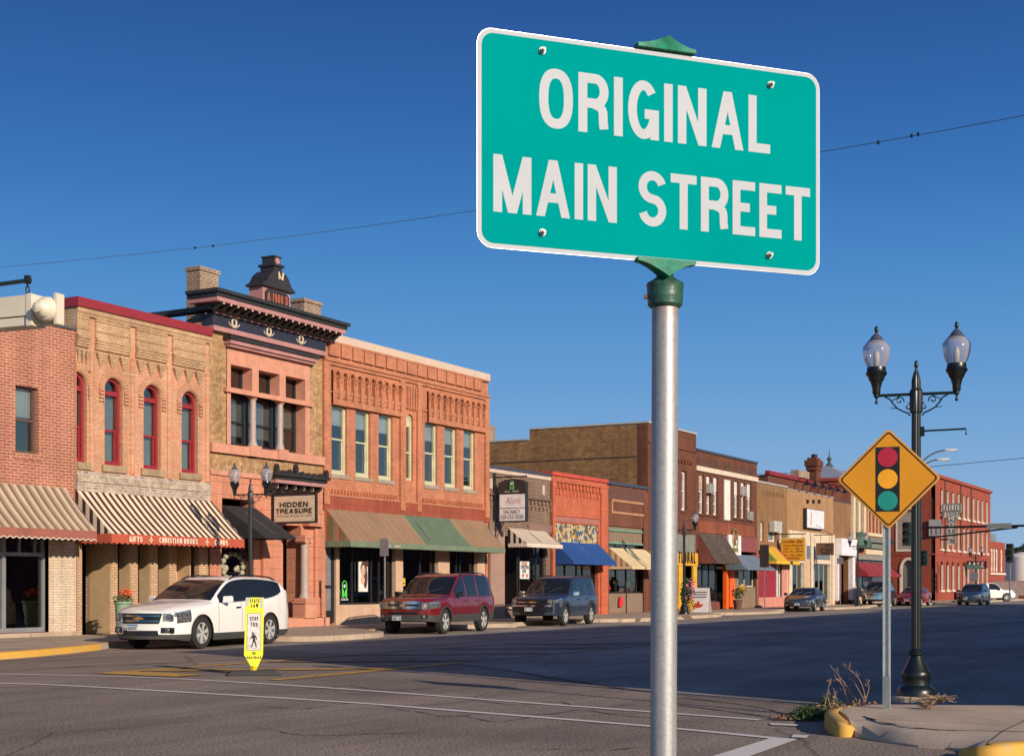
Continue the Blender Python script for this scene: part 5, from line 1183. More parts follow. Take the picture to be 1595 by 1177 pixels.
# ---------------------------------------------------------------- M: ornate shop at the far corner
M0,M1=L1+.01,116.0; zM=8.8
tM=thing('brick_building','ornate corner building with cream columns, narrow windows and dark red awning','building',(M0,FY,CURB))
RM=brick('warm_red_brick',(.38,.13,.07,1),(.32,.1,.055,1),(.3,.15,.1,1),.22,.08,.006,stain=.2)
CRC=plain('cream_column_paint',(.62,.5,.33,1),.6)
hM=[loop(sx(a),sx(a+3.6),zz(1355,829),zz(1355,785)) for a in (1352,1357.5,1363,1368.5,1374)]
sM=[(M0+1.5,CURB+.02),(M1-.3,CURB+.02),(M1-.3,3.5),(M0+1.5,3.5)]
wall(MB(),[(M0,CURB),(M1,CURB),(M1,zM),(M0,zM)],hM+[sM],FY,.3).build('wall',RM,tM); shell(tM,M0,M1,zM,22,RM)
for h in hM: window(tM,h[0][0],h[1][0],h[0][1],h[2][1],CRC,t=.12,rail=0)
mb=MB()
for px in (1327,1335,1343.5): mb.box(sx(px)-.3,sx(px)+.3,FY-.2,FY-.0,zz(1335,840),zM-.3)
mb.box(M0,M1,FY-.35,FY-.21,zM-.3,zM).box(sx(1350),M1,FY-.12,FY-.0,zz(1360,835),zz(1360,830))
mb.build('cream_column',CRC,tM)
mb=MB()
for a,b in ((1329,1333),(1337,1341)): mb.box(sx(a),sx(b),FY-.03,FY-.005,zz(1335,832),zM-1)
mb.build('tall_window',plain('flat_dark_glass',(.02,.03,.04,1),.08),tM)
GRY=plain('grey_green_cornice',(.17,.18,.15,1),.6)
MB().box(sx(1347),M1,FY-.45,FY-.0,zz(1360,845),zz(1360,838)).box(sx(1349),M1,FY-.2,FY-.0,zz(1360,854),zz(1360,846)).build('shop_cornice',GRY,tM)
gx=MB(); xg=(sx(1327)+sx(1346))/2; rg=(sx(1346)-sx(1327))/2
gx.lathe([(rg,0),(rg*.98,.3),(rg*.8,.8),(rg*.4,1.15),(.02,1.3)],(xg,FY-.1,zz(1335,853)),12,sxy=(1,.5)); gx.build('green_canopy',plain('dark_green_canvas',(.05,.10,.07,1),.7),tM)
MB().box(sx(1347),M1-.2,FY-.1,FY-.0,zz(1360,863.5),zz(1360,856)).build('cream_transom',CRC,tM); MB().box(M0+.1,M1-.2,FY-.05,FY-.0,3.52,zz(1360,864.5)).build('grey_fascia',plain('weathered_grey_board',(.22,.21,.19,1),.8),tM)
MR=plain('dark_red_canvas',(.24,.02,.03,1),.8); awning(tM,sx(1329),M1-.3,zz(1360,876),zz(1360,876)-.9,1.1,MR,MR,MR,.2,.5,.0)
shopwin(tM,sM[0][0]+.02,sM[1][0]-.02,CURB+.5,3.48,[M0+4,M0+6.5],glass=DGLASS)
MB().box(M0+.1,M0+1.5,FY-.2,FY+.0,CURB,CURB+1.3).box(M0+1.5,M1-.3,FY-.02,FY+.2,CURB+.02,CURB+.5).build('tan_riser',plain('tan_stucco',(.52,.34,.23,1),.85),tM)
# hip roof with finial, red brick chimney behind
hr=thing('hipped_roof_building','grey hipped roof with finial rising behind the shops','building',(104,44,0))
a,b=sx(1283,46),sx(1345,46); zr0=zz(1283,756,46); zr1=zz(1320,729,46); xm=sx(1318,46)
MB().box(a,b,42,54,0,zr0).build('wall',TANB,hr)
m=MB(); m.add([(a-.5,41.5,zr0),(b+.5,41.5,zr0),(b+.5,54.5,zr0),(a-.5,54.5,zr0),(xm-1,48,zr1+.3),(xm+1,48,zr1+.3)],[(0,1,5,4),(1,2,5),(2,3,4,5),(3,0,4),(0,3,2,1)]); rf=m.build('roof',plain('grey_metal_roof',(.33,.33,.37,1),.5,.2),hr)
MB().lathe([(.5,0),(.3,.3),(.12,.5),(.3,.9),(.1,1.1),(.05,1.5),(.02,2.0)],(xm,48,zr1+.25),10).build('finial',plain('dark_finial',(.05,.07,.06,1),.6),rf)
rc=thing('red_parapet_building','dark red brick parapet with tall corbelled chimney behind the tan shops','building',(97,40,0))
a,b=sx(1196,40),sx(1264,40); z_=zz(1230,746,40)
MB().box(a,b,40,48,0,z_).build('wall',BR2,rc); MB().box(a-.2,b+.2,39.8,40.2,z_,z_+.35).build('coping',plain('crimson_coping',(.22,.015,.02,1),.5),rc)
mb=MB(); x0_,x1_=sx(1263,40.5),sx(1278.5,40.5); zt4=zz(1270,714,40.5)
x1_=x0_+(x1_-x0_)*.5; mb.box(x0_+.15,x1_-.15,40,40.9,0,zt4-1.2).box(x0_,x1_,39.9,41.0,zt4-1.2,zt4-.8).box(x0_-.12,x1_+.12,39.8,41.1,zt4-.8,zt4-.25).box(x0_+.1,x1_-.1,40,40.9,zt4-.25,zt4); mb.build('chimney',BR2,rc)
MB().lathe([(.3,0),(.3,.35),(.25,.36)],((x0_+x1_)/2,40.4,zt4),10).build('chimney_pot',BLACK,rc)
MB().box(sx(1243,40.3),sx(1259,40.3),40.2,41,z_+.2,zz(1250,733,40.3)).build('short_chimney',CHB,rc)
# ---------------------------------------------------------------- hotel across the side street
N0,N1=133.2,160.0; zN=11.5
tN=thing('hotel_building','large red brick three storey hotel with cream window reveals beyond the cross street','building',(N0,FY,CURB))
RH=brick('hotel_red_brick',(.34,.07,.042,1),(.29,.055,.032,1),(.3,.1,.07,1),.25,.09,.006,stain=.15)
CW=plain('cream_reveal_paint',(.68,.58,.47,1),.6)
hol=[]
pxs=[1465,1474,1482.5,1491,1499.5,1506,1514.5,1521.5,1528.5,1535.5]
zz3a,zz3b=8.2,10.6; zz2a,zz2b=4.95,7.3
for p in pxs:
    c=sx(p); 
    for a,b in ((zz3a,zz3b),(zz2a,zz2b)): hol.append(loop(c-.1,c+.85,a,b,.12,6))
    hol.append(loop(c-.1,c+.95,CURB+.95,3.85,.4,8))
wall(MB(),[(N0,CURB),(N1,CURB),(N1,zN),(N0,zN)],hol,FY,.35).build('wall',RH,tN)
# side wall with openings (plane x = N0)
def sidewall(par,s,Y0,Y1,z0,z1,holes,mat,depth=.35,name='side_wall'):
    m=wall(MB(),[(Y0,z0),(Y1,z0),(Y1,z1),(Y0,z1)],holes,0,depth); m.v=[(s+y,x,z) for x,y,z in m.v]; return m.build(name,mat,par,fix=False)
Yw=ys(1414,N0); big=[loop(Yw-1.0,Yw+1.0,4.9,8.6,.0)]; dArch=[loop(ys(1425,N0),ys(1406,N0)-.0,CURB+.1,3.9,.8)]
sidewall(tN,N0,FY+.36,FY+20,CURB,zN,big+dArch,RH)
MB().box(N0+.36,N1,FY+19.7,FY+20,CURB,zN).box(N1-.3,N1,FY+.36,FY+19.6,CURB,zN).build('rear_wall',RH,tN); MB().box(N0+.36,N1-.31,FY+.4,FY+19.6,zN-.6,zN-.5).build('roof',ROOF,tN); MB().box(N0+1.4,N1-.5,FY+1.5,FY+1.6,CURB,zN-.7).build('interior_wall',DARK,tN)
MB().box(N0-.15,N1+.15,FY-.2,FY+.36,zN,zN+.3).box(N0-.15,N0+.3,FY+.37,FY+20,zN,zN+.3).build('cornice',RH,tN)
for h in hol+[]:
    x0,x1=h[0][0],h[1][0]
    r_=.4 if h[0][1]<2 else .12
    wn_=window(tN,x0,x1,h[0][1],max(p[1] for p in h),plain('hotel_dark_frame',(.12,.05,.04,1),.5),y=FY+.25,rise=r_,t=.06,rail=.5,d=.04)
    m=MB(); m.box(x1-.045,x1+.002,FY-.03,FY+.13,h[0][1],max(p[1] for p in h)-r_); m.box(x0-.1,x1+.12,FY-.16,FY+.2,h[0][1]-.17,h[0][1]+.02)
    m.build('reveal_trim',CW,wn_)
m=MB().box(N0-.06,N0+.02,Yw-1.1,Yw+1.1,4.7,4.9).box(N0-.06,N0+.02,Yw-1.1,Yw-.95,4.9,8.6).box(N0-.06,N0+.02,Yw+.95,Yw+1.1,4.9,8.6).box(N0-.08,N0+.02,Yw-1.2,Yw+1.2,8.6,8.8); o=m.build('window',CW,tN)
MB().box(N0+.2,N0+.22,Yw-.95,Yw+.95,4.9,8.6).build('pane',plain('pale_curtained_glass',(.32,.27,.24,1),.2),o)
h=dArch[0]; y0_,y1_=h[0][0],h[1][0]; m=MB().ring(loop(y0_-.25,y1_+.25,CURB,4.15,1.05),loop(y0_,y1_,CURB+.1,3.9,.8),0,.2); m.v=[(N0-.1+y,x,z) for x,y,z in m.v]; o=m.build('arched_entry',CW,tN); MB().box(N0+.2,N0+.22,y0_,y1_,CURB+.1,3.8).build('door',plain('grey_green_door',(.15,.17,.16,1),.4),o)
MB().box(N0,N1,FY-.06,FY,4.35,4.5).box(N0-.06,N0,FY,FY+20,4.35,4.5).build('string_course',RH,tN)
mb=MB()
for px in (1471,1495.5,1512): mb.box(sx(px)-.05,sx(px)+.05,FY-.12,FY-.0,4.5,zN)
mb.build('downpipe',plain('rust_flashing',(.12,.06,.04,1),.8),tN)
# lower red brick neighbour
P0,P1=N1+.01,169.4; zP=6.4
tP=thing('brick_building','low red brick building with white windows just past the hotel','building',(P0,FY,CURB))
hp=[loop(sx(a),sx(a+2.5),4.2,5.9) for a in (1547,1551.5,1559)]; 
hp=[loop(sx(p)-.1,sx(p)+1.3,3.1,5.6) for p in (1545.5,1549,1553,1560.5)]
wall(MB(),[(P0,CURB),(P1,CURB),(P1,zP),(P0,zP)],hp,FY+.1,.3).build('wall',RH,tP); MB().box(P0,P1,FY+.42,FY+15,CURB,zP-.05).build('block',RH,tP)
for h in hp: window(tP,h[0][0],h[1][0],h[0][1],h[2][1],CW,y=FY+.2,t=.35,rail=.5,d=.1)
MB().box(P0+5,P1-.5,FY+1,FY+8,zP,zP+1.0).build('roof_box',plain('blue_grey_metal',(.2,.25,.3,1),.5,.3),tP)
MB().box(P0,P1,FY-.02,FY+.099,2.75,2.95).build('cream_band',CW,tP)
# ---------------------------------------------------------------- far end of the street
tank=thing('storage_tank','large cream cylindrical storage tank at the far end of the street','tank',(195,24,0))
ct=at(1597,912,190); rt=190*31/F
MB().lathe([(rt,0),(rt,EYE+190*45/F),(rt*.97,EYE+190*46.5/F),(rt*.3,EYE+190*52/F),(.2,EYE+190*53/F)],(ct.x,ct.y,0),40).build('shell',plain('cream_tank_paint',(.8,.68,.6,1),.5,var=.08,vs=.2),tank,smooth=True,angle=30)
lowb=thing('storage_building','low white storage building in front of the tank','building',(182,24,0))
p0=at(1546,912,150); p1=at(1680,912,144)
def slabwall(par,a,b,th,z0,z1,mat,name):
    d=(b-a); d.z=0; d.normalize(); q=Vector((-d.y,d.x,0))*th
    m=MB(); P=[a,b,b+q,a+q]; m.add([(p.x,p.y,z0) for p in P]+[(p.x,p.y,z1) for p in P],[(0,1,2,3),(4,5,6,7),(0,1,5,4),(1,2,6,5),(2,3,7,6),(3,0,4,7)]); return m.build(name,mat,par)
slabwall(lowb,p0,p1,6,0,EYE+147*6/F,plain('white_shed_paint',(.62,.55,.5,1),.6),'wall'); slabwall(lowb,p0+Vector((0,0,0)),p1,6.3,EYE+147*6/F,EYE+147*8/F,plain('pale_shed_roof',(.5,.42,.38,1),.6),'roof')
slabwall(lowb,at(1560,912,149.5),at(1680,912,143.5),.3,.1,.5,plain('rust_stripe',(.4,.15,.08,1),.6),'stripe')
# ================================================================== VEHICLES
def carpaint(name,col,metal=.0,rough=.28):
    if name in MATS: return MATS[name]
    m,n,l,b=newmat(name); v=coords(n,l,'obj'); t=noise(n,l,v,1.5,3); r=ramp(n,l,t.outputs[0],[(.3,.985),(.7,1.01)])
    o=mix(n,l,1,col,r.outputs[0],'MULTIPLY'); l.new(o,b.inputs['Base Color']); b.inputs['Metallic'].default_value=metal; b.inputs['Roughness'].default_value=rough
    b.inputs['Coat Weight'].default_value=.8; b.inputs['Coat Roughness'].default_value=.04; MATS[name]=m; return m
def cglass():
    if 'car_glass' in MATS: return MATS['car_glass']
    m=bpy.data.materials.new('car_glass'); m.use_nodes=True; n=m.node_tree.nodes; l=m.node_tree.links; b=n['Principled BSDF']
    b.inputs['Base Color'].default_value=(.012,.014,.017,1); b.inputs['Roughness'].default_value=.03; b.inputs['IOR'].default_value=1.42
    MATS['car_glass']=m; return m
CGL=cglass(); CLAD=plain('grey_plastic_cladding',(.05,.048,.046,1),.6,var=.1); CHROME=plain('chrome',(.75,.75,.76,1),.12,1,var=.03); TYRE=plain('tyre_rubber',(.02,.019,.018,1),.85,var=.2,vs=20,bmp=.3)
ALLOY=plain('alloy_wheel',(.62,.6,.57,1),.35,.35,var=.05); LENS=plain('headlight_lens',(.42,.43,.45,1),.08,.75,var=.6,vs=22); AMB=plain('amber_lens',(.7,.1,.02,1),.2); REDL=plain('red_tail_lens',(.4,.008,.008,1),.15); WELL=plain('wheel_well',(.008,.008,.008,1),.9)
PLB=plain('plate_white',(.6,.62,.62,1),.5); PLU=plain('plate_blue',(.12,.25,.42,1),.5)
def interp(tab,x):
    if x<=tab[0][0]: return tab[0][1]
    for (a,va),(b,vb) in zip(tab,tab[1:]):
        if x<=b: t=(x-a)/(b-a); return va+(vb-va)*t
    return tab[-1][1]
def sinterp(tab,x):   # smooth (Catmull-Rom like) interpolation
    if x<=tab[0][0]: return tab[0][1]
    for i in range(len(tab)-1):
        a,va=tab[i];b,vb=tab[i+1]
        if x<=b:
            m0=(vb-tab[i-1][1])/(b-tab[i-1][0]) if i>0 else (vb-va)/(b-a); m1=(tab[i+2][1]-va)/(tab[i+2][0]-a) if i+2<len(tab) else (vb-va)/(b-a)
            t=(x-a)/(b-a); h=b-a
            lo=(vb-va)/h
            for k in (0,):
                m0=0 if m0*lo<=0 else math.copysign(min(abs(m0),3*abs(lo)),lo); m1=0 if m1*lo<=0 else math.copysign(min(abs(m1),3*abs(lo)),lo)
            return (2*t**3-3*t*t+1)*va+(t**3-2*t*t+t)*h*m0+(-2*t**3+3*t*t)*vb+(t**3-t*t)*h*m1
    return tab[-1][1]
def vehicle(S):
    """x: 0 nose -> L tail, y: + is the driver's side, z up; returned root sits at the middle of the wheelbase"""
    L,W,H=S['L'],S['W'],S['H']; hw=W/2; wf,wr,wrad=S['wf'],S['wr'],S['wheel']; AR=wrad+S.get('archgap',.07)
    sill=S['sill']; top=S['top']; belt=S['belt']
    root=thing(S['name'],S['label'],S['cat'],(0,0,0),S.get('group'))
    wind=S['windshield']; rg=S['rear_glass']; wins=S['side_windows']   # x ranges
    X=set([0,.05,.12,.22,.36,L,L-.05,L-.12,L-.25,L-.4]); 
    for c in (wf,wr):
        for k in range(13): X.add(round(c-AR*math.cos(PI*k/12),4))
        X.add(round(c-AR-.002,4)); X.add(round(c+AR+.002,4))
    for a,b in [wind,rg]+wins: X|={a,b}
    x=0
    while x<L: X.add(round(x,3)); x+=.16
    X=sorted(X); XX=[X[0]]
    for x in X[1:]:
        if x-XX[-1]>.0015: XX.append(x)
    X=XX
    plan=S.get('plan',[(0,.80),(.08,.87),(.25,.94),(.6,.985),(1.2,1),(L-1.0,.99),(L-.4,.955),(L-.1,.87),(L,.80)])
    tum=S.get('tumble',.22); roofz=H; clad=S['clad']
    rows_n=13
    def section(x):
        w=hw*sinterp(plan,x); zt=sinterp(top,x); zb=sill+ (S.get('noseup',.06)*max(0,1-x/.5)) + (.10*max(0,1-(L-x)/.5))
        for c in (wf,wr):
            if abs(x-c)<AR: zb=max(zb,wrad+math.sqrt(max(0,AR*AR-(x-c)**2)))
        bz=min(sinterp(belt,x),zt-.035)
        green=max(0,min(1,(zt-bz-.06)/.25)); tt=tum*(zt-bz)/(roofz-interp(belt,L*.5))
        f=w
        flare=S.get('flare',.0)
        P=[]
        c1=max(zb,min(clad,bz-.1)) if clad>sill else zb
        P.append((f*.955+flare*.0,zb)); P.append((f*.985,zb+(c1-zb)*.5)); P.append((f*.99,max(c1,zb+.001)))
        zc=max(c1,zb); 
        for k,(t,q) in enumerate(((.25,1.0),(.5,1.0),(.8,.992))): P.append((f*q,zc+(bz-zc)*t))
        P.append((f*.965,bz))
        gy0=f*.965-.035*1; gt=zt-.075
        # greenhouse
        yroof=f*.965-.02-tt*1.0
        gb=bz+.015
        if green>.02:
            P.append((f*.965-.03,gb)); P.append((f*.965-.03+(yroof-(f*.965-.03))*.5+.012,gb+(gt-gb)*.5)); P.append((yroof,max(gb+.004,gt)))
            P.append((yroof-.05,zt-.03)); P.append((yroof*.62,zt-.006)); P.append((0,zt))
        else:
            P.append((f*.945,min(zt-.03,bz+.012))); P.append((f*.90,zt-.02)); P.append((f*.84,zt-.012)); P.append((f*.74,zt-.004)); P.append((f*.42,zt+.012)); P.append((0,zt+.018))
        return P
    secs=[section(x) for x in X]; n=len(X); R_=len(secs[0])
    V=[];tagd={}
    def vid(i,j,sgn): return (i*R_+j)*2+(0 if sgn>0 else 1)
    for i,x in enumerate(X):
        for j,(y,z) in enumerate(secs[i]): V.append((x,y,z)); V.append((x,-y,z))
    G={'body':[],'lower':[],'glassF':[],'glassS':[],'glassR':[],'head':[],'tail':[]}
    hl=S.get('headx',.55); hz=S['headz']; tz=S['tailz']; tl=S.get('tailx',.25)
    for i in range(n-1):
        xm=(X[i]+X[i+1])/2
        for j in range(R_-1):
            zm=sum(secs[i+a][j+b][1] for a in (0,1) for b in (0,1))/4
            key='body'
            if j<=1 and clad>sill: key='lower'
            if j in(7,8) and any(a<xm<b for a,b in wins) and secs[i][9][1]-secs[i][7][1]>.03 and secs[i+1][9][1]-secs[i+1][7][1]>.015: key='glassS'
            if j>=10 and wind[0]<xm<wind[1]: key='glassF'
            if j>=10 and rg[0]<xm<rg[1]: key='glassR'
            if j==9 and False: key='glassF'
            if j in (3,4,5) and xm<hl and hz[0]<zm<hz[1]: key='head'
            if j in (3,4,5,6,) and xm>L-tl and tz[0]<zm<tz[1]: key='tail'
            for s_ in (1,-1):
                q=(vid(i,j,s_),vid(i+1,j,s_),vid(i+1,j+1,s_),vid(i,j+1,s_)); G[key].append(q if s_<0 else q[::-1])
    # nose and tail caps, bulging slightly
    for end,i0,sg in (('nose',0,-1),('tail',n-1,1)):
        cols=[1,.8,.6,.4,.2,0,-.2,-.4,-.6,-.8,-1]; base=len(V); sec=secs[i0]; bul=S.get('bulge',.12)
        for j in range(R_):
            for c in cols:
                y=sec[j][0]*c; f=1-c*c
                zrow=sec[j][1]; 
                lean=S.get('noselean',.10)*((zrow-sill)/(secs[i0][-1][1]-sill)) if end=='nose' else -.0
                V.append((X[i0]+sg*bul*f+(lean*f if end=='nose' else 0),y,zrow+ (0)))
        for j in range(R_-1):
            for k in range(len(cols)-1):
                a=base+j*len(cols)+k; key='body'
                if j<=1: key='lower' if (clad>sill) else 'body'
                zm=(sec[j][1]+sec[j+1][1])/2; cm=(cols[k]+cols[k+1])/2
                if end=='nose' and j in (3,4,5) and abs(cm)>.75 and hz[0]<zm<hz[1]: key='head'
                if end=='tail' and abs(cm)>.75 and j in(3,4,5,6) and tz[0]<zm<tz[1]: key='tail'
                G[key].append((a,a+1,a+len(cols)+1,a+len(cols)))
    def mk(nm,faces,mat,par,**k):
        if not faces: return None
        ids=sorted(set(i for f in faces for i in f)); mp={a:b for b,a in enumerate(ids)}
        m=MB(); m.v=[V[i] for i in ids]; m.f=[tuple(mp[i] for i in f) for f in faces]
        o=m.build(nm,mat,par,smooth=True,angle=38,fix=True); 
        bm=bmesh.new(); bm.from_mesh(o.data); bmesh.ops.remove_doubles(bm,verts=bm.verts,dist=.0004); bmesh.ops.recalc_face_normals(bm,faces=bm.faces); bm.to_mesh(o.data); bm.free()
        o.data.set_sharp_from_angle(angle=R(38)); return o
    paint_=S['paint']
    body=mk('body',G['body'],paint_,root); mk('lower_trim',G['lower'],S.get('cladmat',CLAD),root)
    mk('windshield',G['glassF'],CGL,root); mk('rear_window',G['glassR'],CGL,root)
    for k,(a,b) in enumerate(wins):
        for sg in (0,1):
            fs=[f for f in G['glassS'] if a-.001<=min(V[i][0] for i in f) and max(V[i][0] for i in f)<=b+.001 and (V[f[0]][1]<0)==bool(sg)]
            mk('side_window',fs,CGL,root)
    for sg in (0,1):
        mk('headlight',[f for f in G['head'] if (sum(V[i][1] for i in f)<0)==bool(sg)],LENS,root); mk('tail_light',[f for f in G['tail'] if (sum(V[i][1] for i in f)<0)==bool(sg)],REDL,root)
    MB().box(.25,L-.25,-hw*.86,hw*.86,sill+.02,sill+.3).build('underbody',WELL,root)
    # wheel wells + wheels
    for c in (wf,wr):
        for s_ in (1,-1):
            m=MB(); ya,yb=sorted((hw*.5*s_,hw*.93*s_)); am=math.asin(min(.95,max(0,(sill+.03-wrad)/AR+.0))) if sill+.03>wrad else -math.asin(min(.95,(wrad-sill-.03)/AR)); pts=[(c+AR*.985*math.cos(am+(PI-2*am)*k/14),wrad+AR*.985*math.sin(am+(PI-2*am)*k/14)) for k in range(15)]
            m.prism(pts,ya,ya+.02); 
            for p_,q_ in zip(pts,pts[1:]): m.quad((p_[0],ya,p_[1]),(q_[0],ya,q_[1]),(q_[0],yb,q_[1]),(p_[0],yb,p_[1]))
            m.prism(pts,(ya+yb)/2-.12,(ya+yb)/2-.1); m.build('wheel_well',WELL,root)
            y0=s_*(hw-.245); y1=s_*(hw-.02)
            if S.get('archlip'): 
                MB().tube([(c-AR*1.02*math.cos(PI*k/14),s_*hw*.985*sinterp(plan,c-AR*math.cos(PI*k/14)),wrad+AR*1.02*math.sin(PI*k/14)) for k in range(15)],.028,6).build('arch_trim',CLAD,root)
            t=MB().lathe([(wrad*.66,y0),(wrad*.9,y0),(wrad,y0+s_*.03),(wrad,y1-s_*.035),(wrad*.93,y1-s_*.006),(wrad*.69,y1),(wrad*.665,y1-s_*.02)],(c,0,wrad),28,'y')
            wh=t.build('wheel',TYRE,root,smooth=True,angle=35)
            rr_=wrad*.67
            m=MB().lathe([(rr_,y1-s_*.02),(rr_*.93,y1-s_*.012),(rr_*.9,y1-s_*.05),(rr_*.88,y1-s_*.07)],(c,0,wrad),28,'y')
            m.lathe([(rr_*.22,y1-s_*.05),(rr_*.2,y1-s_*.02),(rr_*.08,y1-s_*.015)],(c,0,wrad),14,'y')
            ns=S.get('spokes',5)
            for k in range(ns):
                a=2*PI*k/ns+.3
                for da in (-.10,.10) if ns<=6 else (0,):
                    p0_=Vector((c+rr_*.15*math.cos(a),y1-s_*.03,wrad+rr_*.15*math.sin(a))); p1_=Vector((c+rr_*.93*math.cos(a+da),y1-s_*.022,wrad+rr_*.93*math.sin(a+da)))
                    m.beam(p0_,p1_,.05 if ns<=6 else .035,.03,(0,1,0))
            m.build('rim',S.get('rimmat',ALLOY),wh)
            MB().lathe([(rr_*.9,y1-s_*.09),(rr_*.05,y1-s_*.09)],(c,0,wrad),20,'y').build('dark_wheel_backing',WELL,wh)  # near-black backing added behind the spokes for the dark inside the wheel
    # door seams, handles, mirror
    def ysurf(x,z):
        s_=section(x)
        for (ya,za),(yb,zb_) in zip(s_,s_[1:]):
            if za<=z<=zb_ and zb_>za: return ya+(yb-ya)*(z-za)/(zb_-za)
        return s_[5][0]
    for xd in S['doors']:
        for sg in (1,-1):
            sm=MB()
            z0_=max(sill+.16,clad+.02); zs_=[z0_+(interp(belt,xd)-z0_)*k/5 for k in range(6)]
            sm.tube([(xd,sg*(ysurf(xd,z)+.001),z) for z in zs_],.005,4); sm.build('door_seam',WELL,body)
    for xh in S['handles']:
        for sg in (1,-1):
            z=interp(belt,xh)-.12; y=ysurf(xh,z); MB().box(xh-.11,xh+.11,min(sg*(y-.005),sg*(y+.035)),max(sg*(y-.005),sg*(y+.035)),z-.018,z+.018).build('door_handle',S.get('handlemat',paint_),root)
    mx=S['mirror']; mz=interp(belt,mx)+.09
    for sg in (1,-1):
        y=ysurf(mx,mz-.09)
        m=MB(); V8=[(mx-.10,y+.03,mz-.07),(mx-.04,y+.26,mz-.06),(mx+.07,y+.25,mz-.05),(mx+.05,y+.03,mz-.06),(mx-.08,y+.04,mz+.09),(mx-.04,y+.25,mz+.10),(mx+.06,y+.24,mz+.09),(mx+.05,y+.04,mz+.08)]
        m.add([(a,b*sg,c) for a,b,c in V8],[(0,3,2,1),(4,5,6,7),(0,1,5,4),(1,2,6,5),(2,3,7,6),(3,0,4,7)]); m.box(mx-.02,mx+.04,min(sg*(y-.04),sg*(y+.06)),max(sg*(y-.04),sg*(y+.06)),mz-.09,mz-.06)
        o=m.build('side_mirror',S.get('mirrormat',paint_),root); bv=o.modifiers.new('b','BEVEL'); bv.width=.03; bv.segments=3
    # grille, bumper, lights, plate on the nose surface
    nb=S.get('bulge',.12); nl=S.get('noselean',.10); ztn=secs[0][-1][1]; w0=secs[0][3][0]
    def nx(y,z): f=1-min(1,(y/w0)**2); return -nb*f+nl*((z-sill)/(ztn-sill))*f
    def npatch(nm,y0,y1,z0,z1,out,mat,par,taper=0,cols_=8):
        m=MB(); A=[];B=[]
        for k in range(cols_+1):
            for zt_,yy in ((z0,1-taper),(z1,1)):
                y=(y0+(y1-y0)*k/cols_)*yy; A.append((nx(y,zt_)-out,y,zt_)); B.append((nx(y,zt_)+.05,y,zt_))
        m.add(A+B,[]); N=len(A)
        for k in range(cols_):
            a=2*k; m.f+=[(a,a+2,a+3,a+1),(a+N,a+1+N,a+3+N,a+2+N),(a,a+N,a+2+N,a+2),(a+1,a+3,a+3+N,a+1+N)]
        m.f+=[(0,1,1+N,N),(2*cols_,2*cols_+N,2*cols_+1+N,2*cols_+1)]
        return m.build(nm,mat,par)
    g=S['grille']; gr_=npatch('grille',-g[0],g[0],g[1],g[2],.012,BLACK,root,taper=g[3])
    k=S.get('bars',3)
    for i in range(k):
        z=g[1]+(g[2]-g[1])*(i+.5)/k; tp=1-g[3]*(1-(i+.5)/k); npatch('grille_bar',-g[0]*tp*.97,g[0]*tp*.97,z-S.get('barh',.018),z+S.get('barh',.018),.03,S.get('barmat',CHROME),gr_)
    if S.get('surround'):
        npatch('grille_surround',-g[0],g[0],g[2]-.03,g[2]+.01,.035,CHROME,gr_); npatch('grille_surround',-g[0]*(1-g[3]),g[0]*(1-g[3]),g[1]-.01,g[1]+.03,.035,CHROME,gr_)
        for sg in (-1,1): npatch('grille_surround',sg*g[0]-.04,sg*g[0]+.04,g[1]-.01,g[2]+.01,.035,CHROME,gr_,cols_=1)
    if 'emblem' in S:
        ez=(g[1]+g[2])/2; em=S['emblem']; x_=nx(0,ez)-.045
        m=MB()
        if em=='cross': m.prism([(-.13,ez-.02),(-.045,ez-.02),(-.04,ez-.045),(.055,ez-.045),(.06,ez-.02),(.12,ez-.02),(.13,ez+.02),(.045,ez+.02),(.04,ez+.045),(-.055,ez+.045),(-.06,ez+.02),(-.12,ez+.02)],x_-.01,x_+.02,'x'); em_m=plain('gold_emblem',(.55,.33,.08,1),.3,.7)
        else: m.lathe([(.001,-.012),(.05,-.012),(.055,0),(.05,.01)],(x_,0,ez),18,'x',sxy=(1.9,1)); m.v=[(a,b,c) for a,b,c in m.v]; em_m=CHROME if em=='oval' else CHROME
        m.build('emblem',em_m,gr_)
    for sg in (-1,1):
        hf=S['headfront']  # (y0,y1,z0,z1)
        a,b=sorted((sg*hf[0],sg*hf[1])); hh=npatch('headlight',a,b,hf[2],hf[3],.018,LENS,root,cols_=4)
        if S.get('headround'):
            for yy in S['headround']: MB().lathe([(.062,-.03),(.07,-.01),(.02,.0)],(nx(sg*yy,(hf[2]+hf[3])/2)-.0,sg*yy,(hf[2]+hf[3])/2),14,'x').build('lamp',CHROME,hh)
        if 'fog' in S:
            fz=S['fog']; a,b=sorted((sg*fz[0],sg*fz[1])); ff=npatch('fog_light_recess',a,b,fz[2],fz[3],.008,BLACK,root,cols_=3)
            MB().lathe([(.05,-.02),(.055,0)],(nx(sg*(fz[0]+fz[1])/2,(fz[2]+fz[3])/2)-.01,sg*(fz[0]+fz[1])/2,(fz[2]+fz[3])/2),12,'x').build('fog_light',LENS,ff)
    if 'airdam' in S: a=S['airdam']; npatch('lower_grille',-a[0],a[0],a[1],a[2],.008,BLACK,root,taper=-.05)
    if 'bumper' in S:
        b=S['bumper']; npatch('bumper',-w0*1.0,w0*1.0,b[0],b[1],b[2],b[3],root,cols_=12)
    if 'bumper_line' in S: b=S['bumper_line']; npatch('bumper_strip',-w0*.97,w0*.97,b[0],b[1],b[2],b[3],root,cols_=12)
    pz=S['platez']; py=S.get('platey',0); x_=min(nx(py,pz),nx(py,pz+.1))-S.get('plateout',.05)
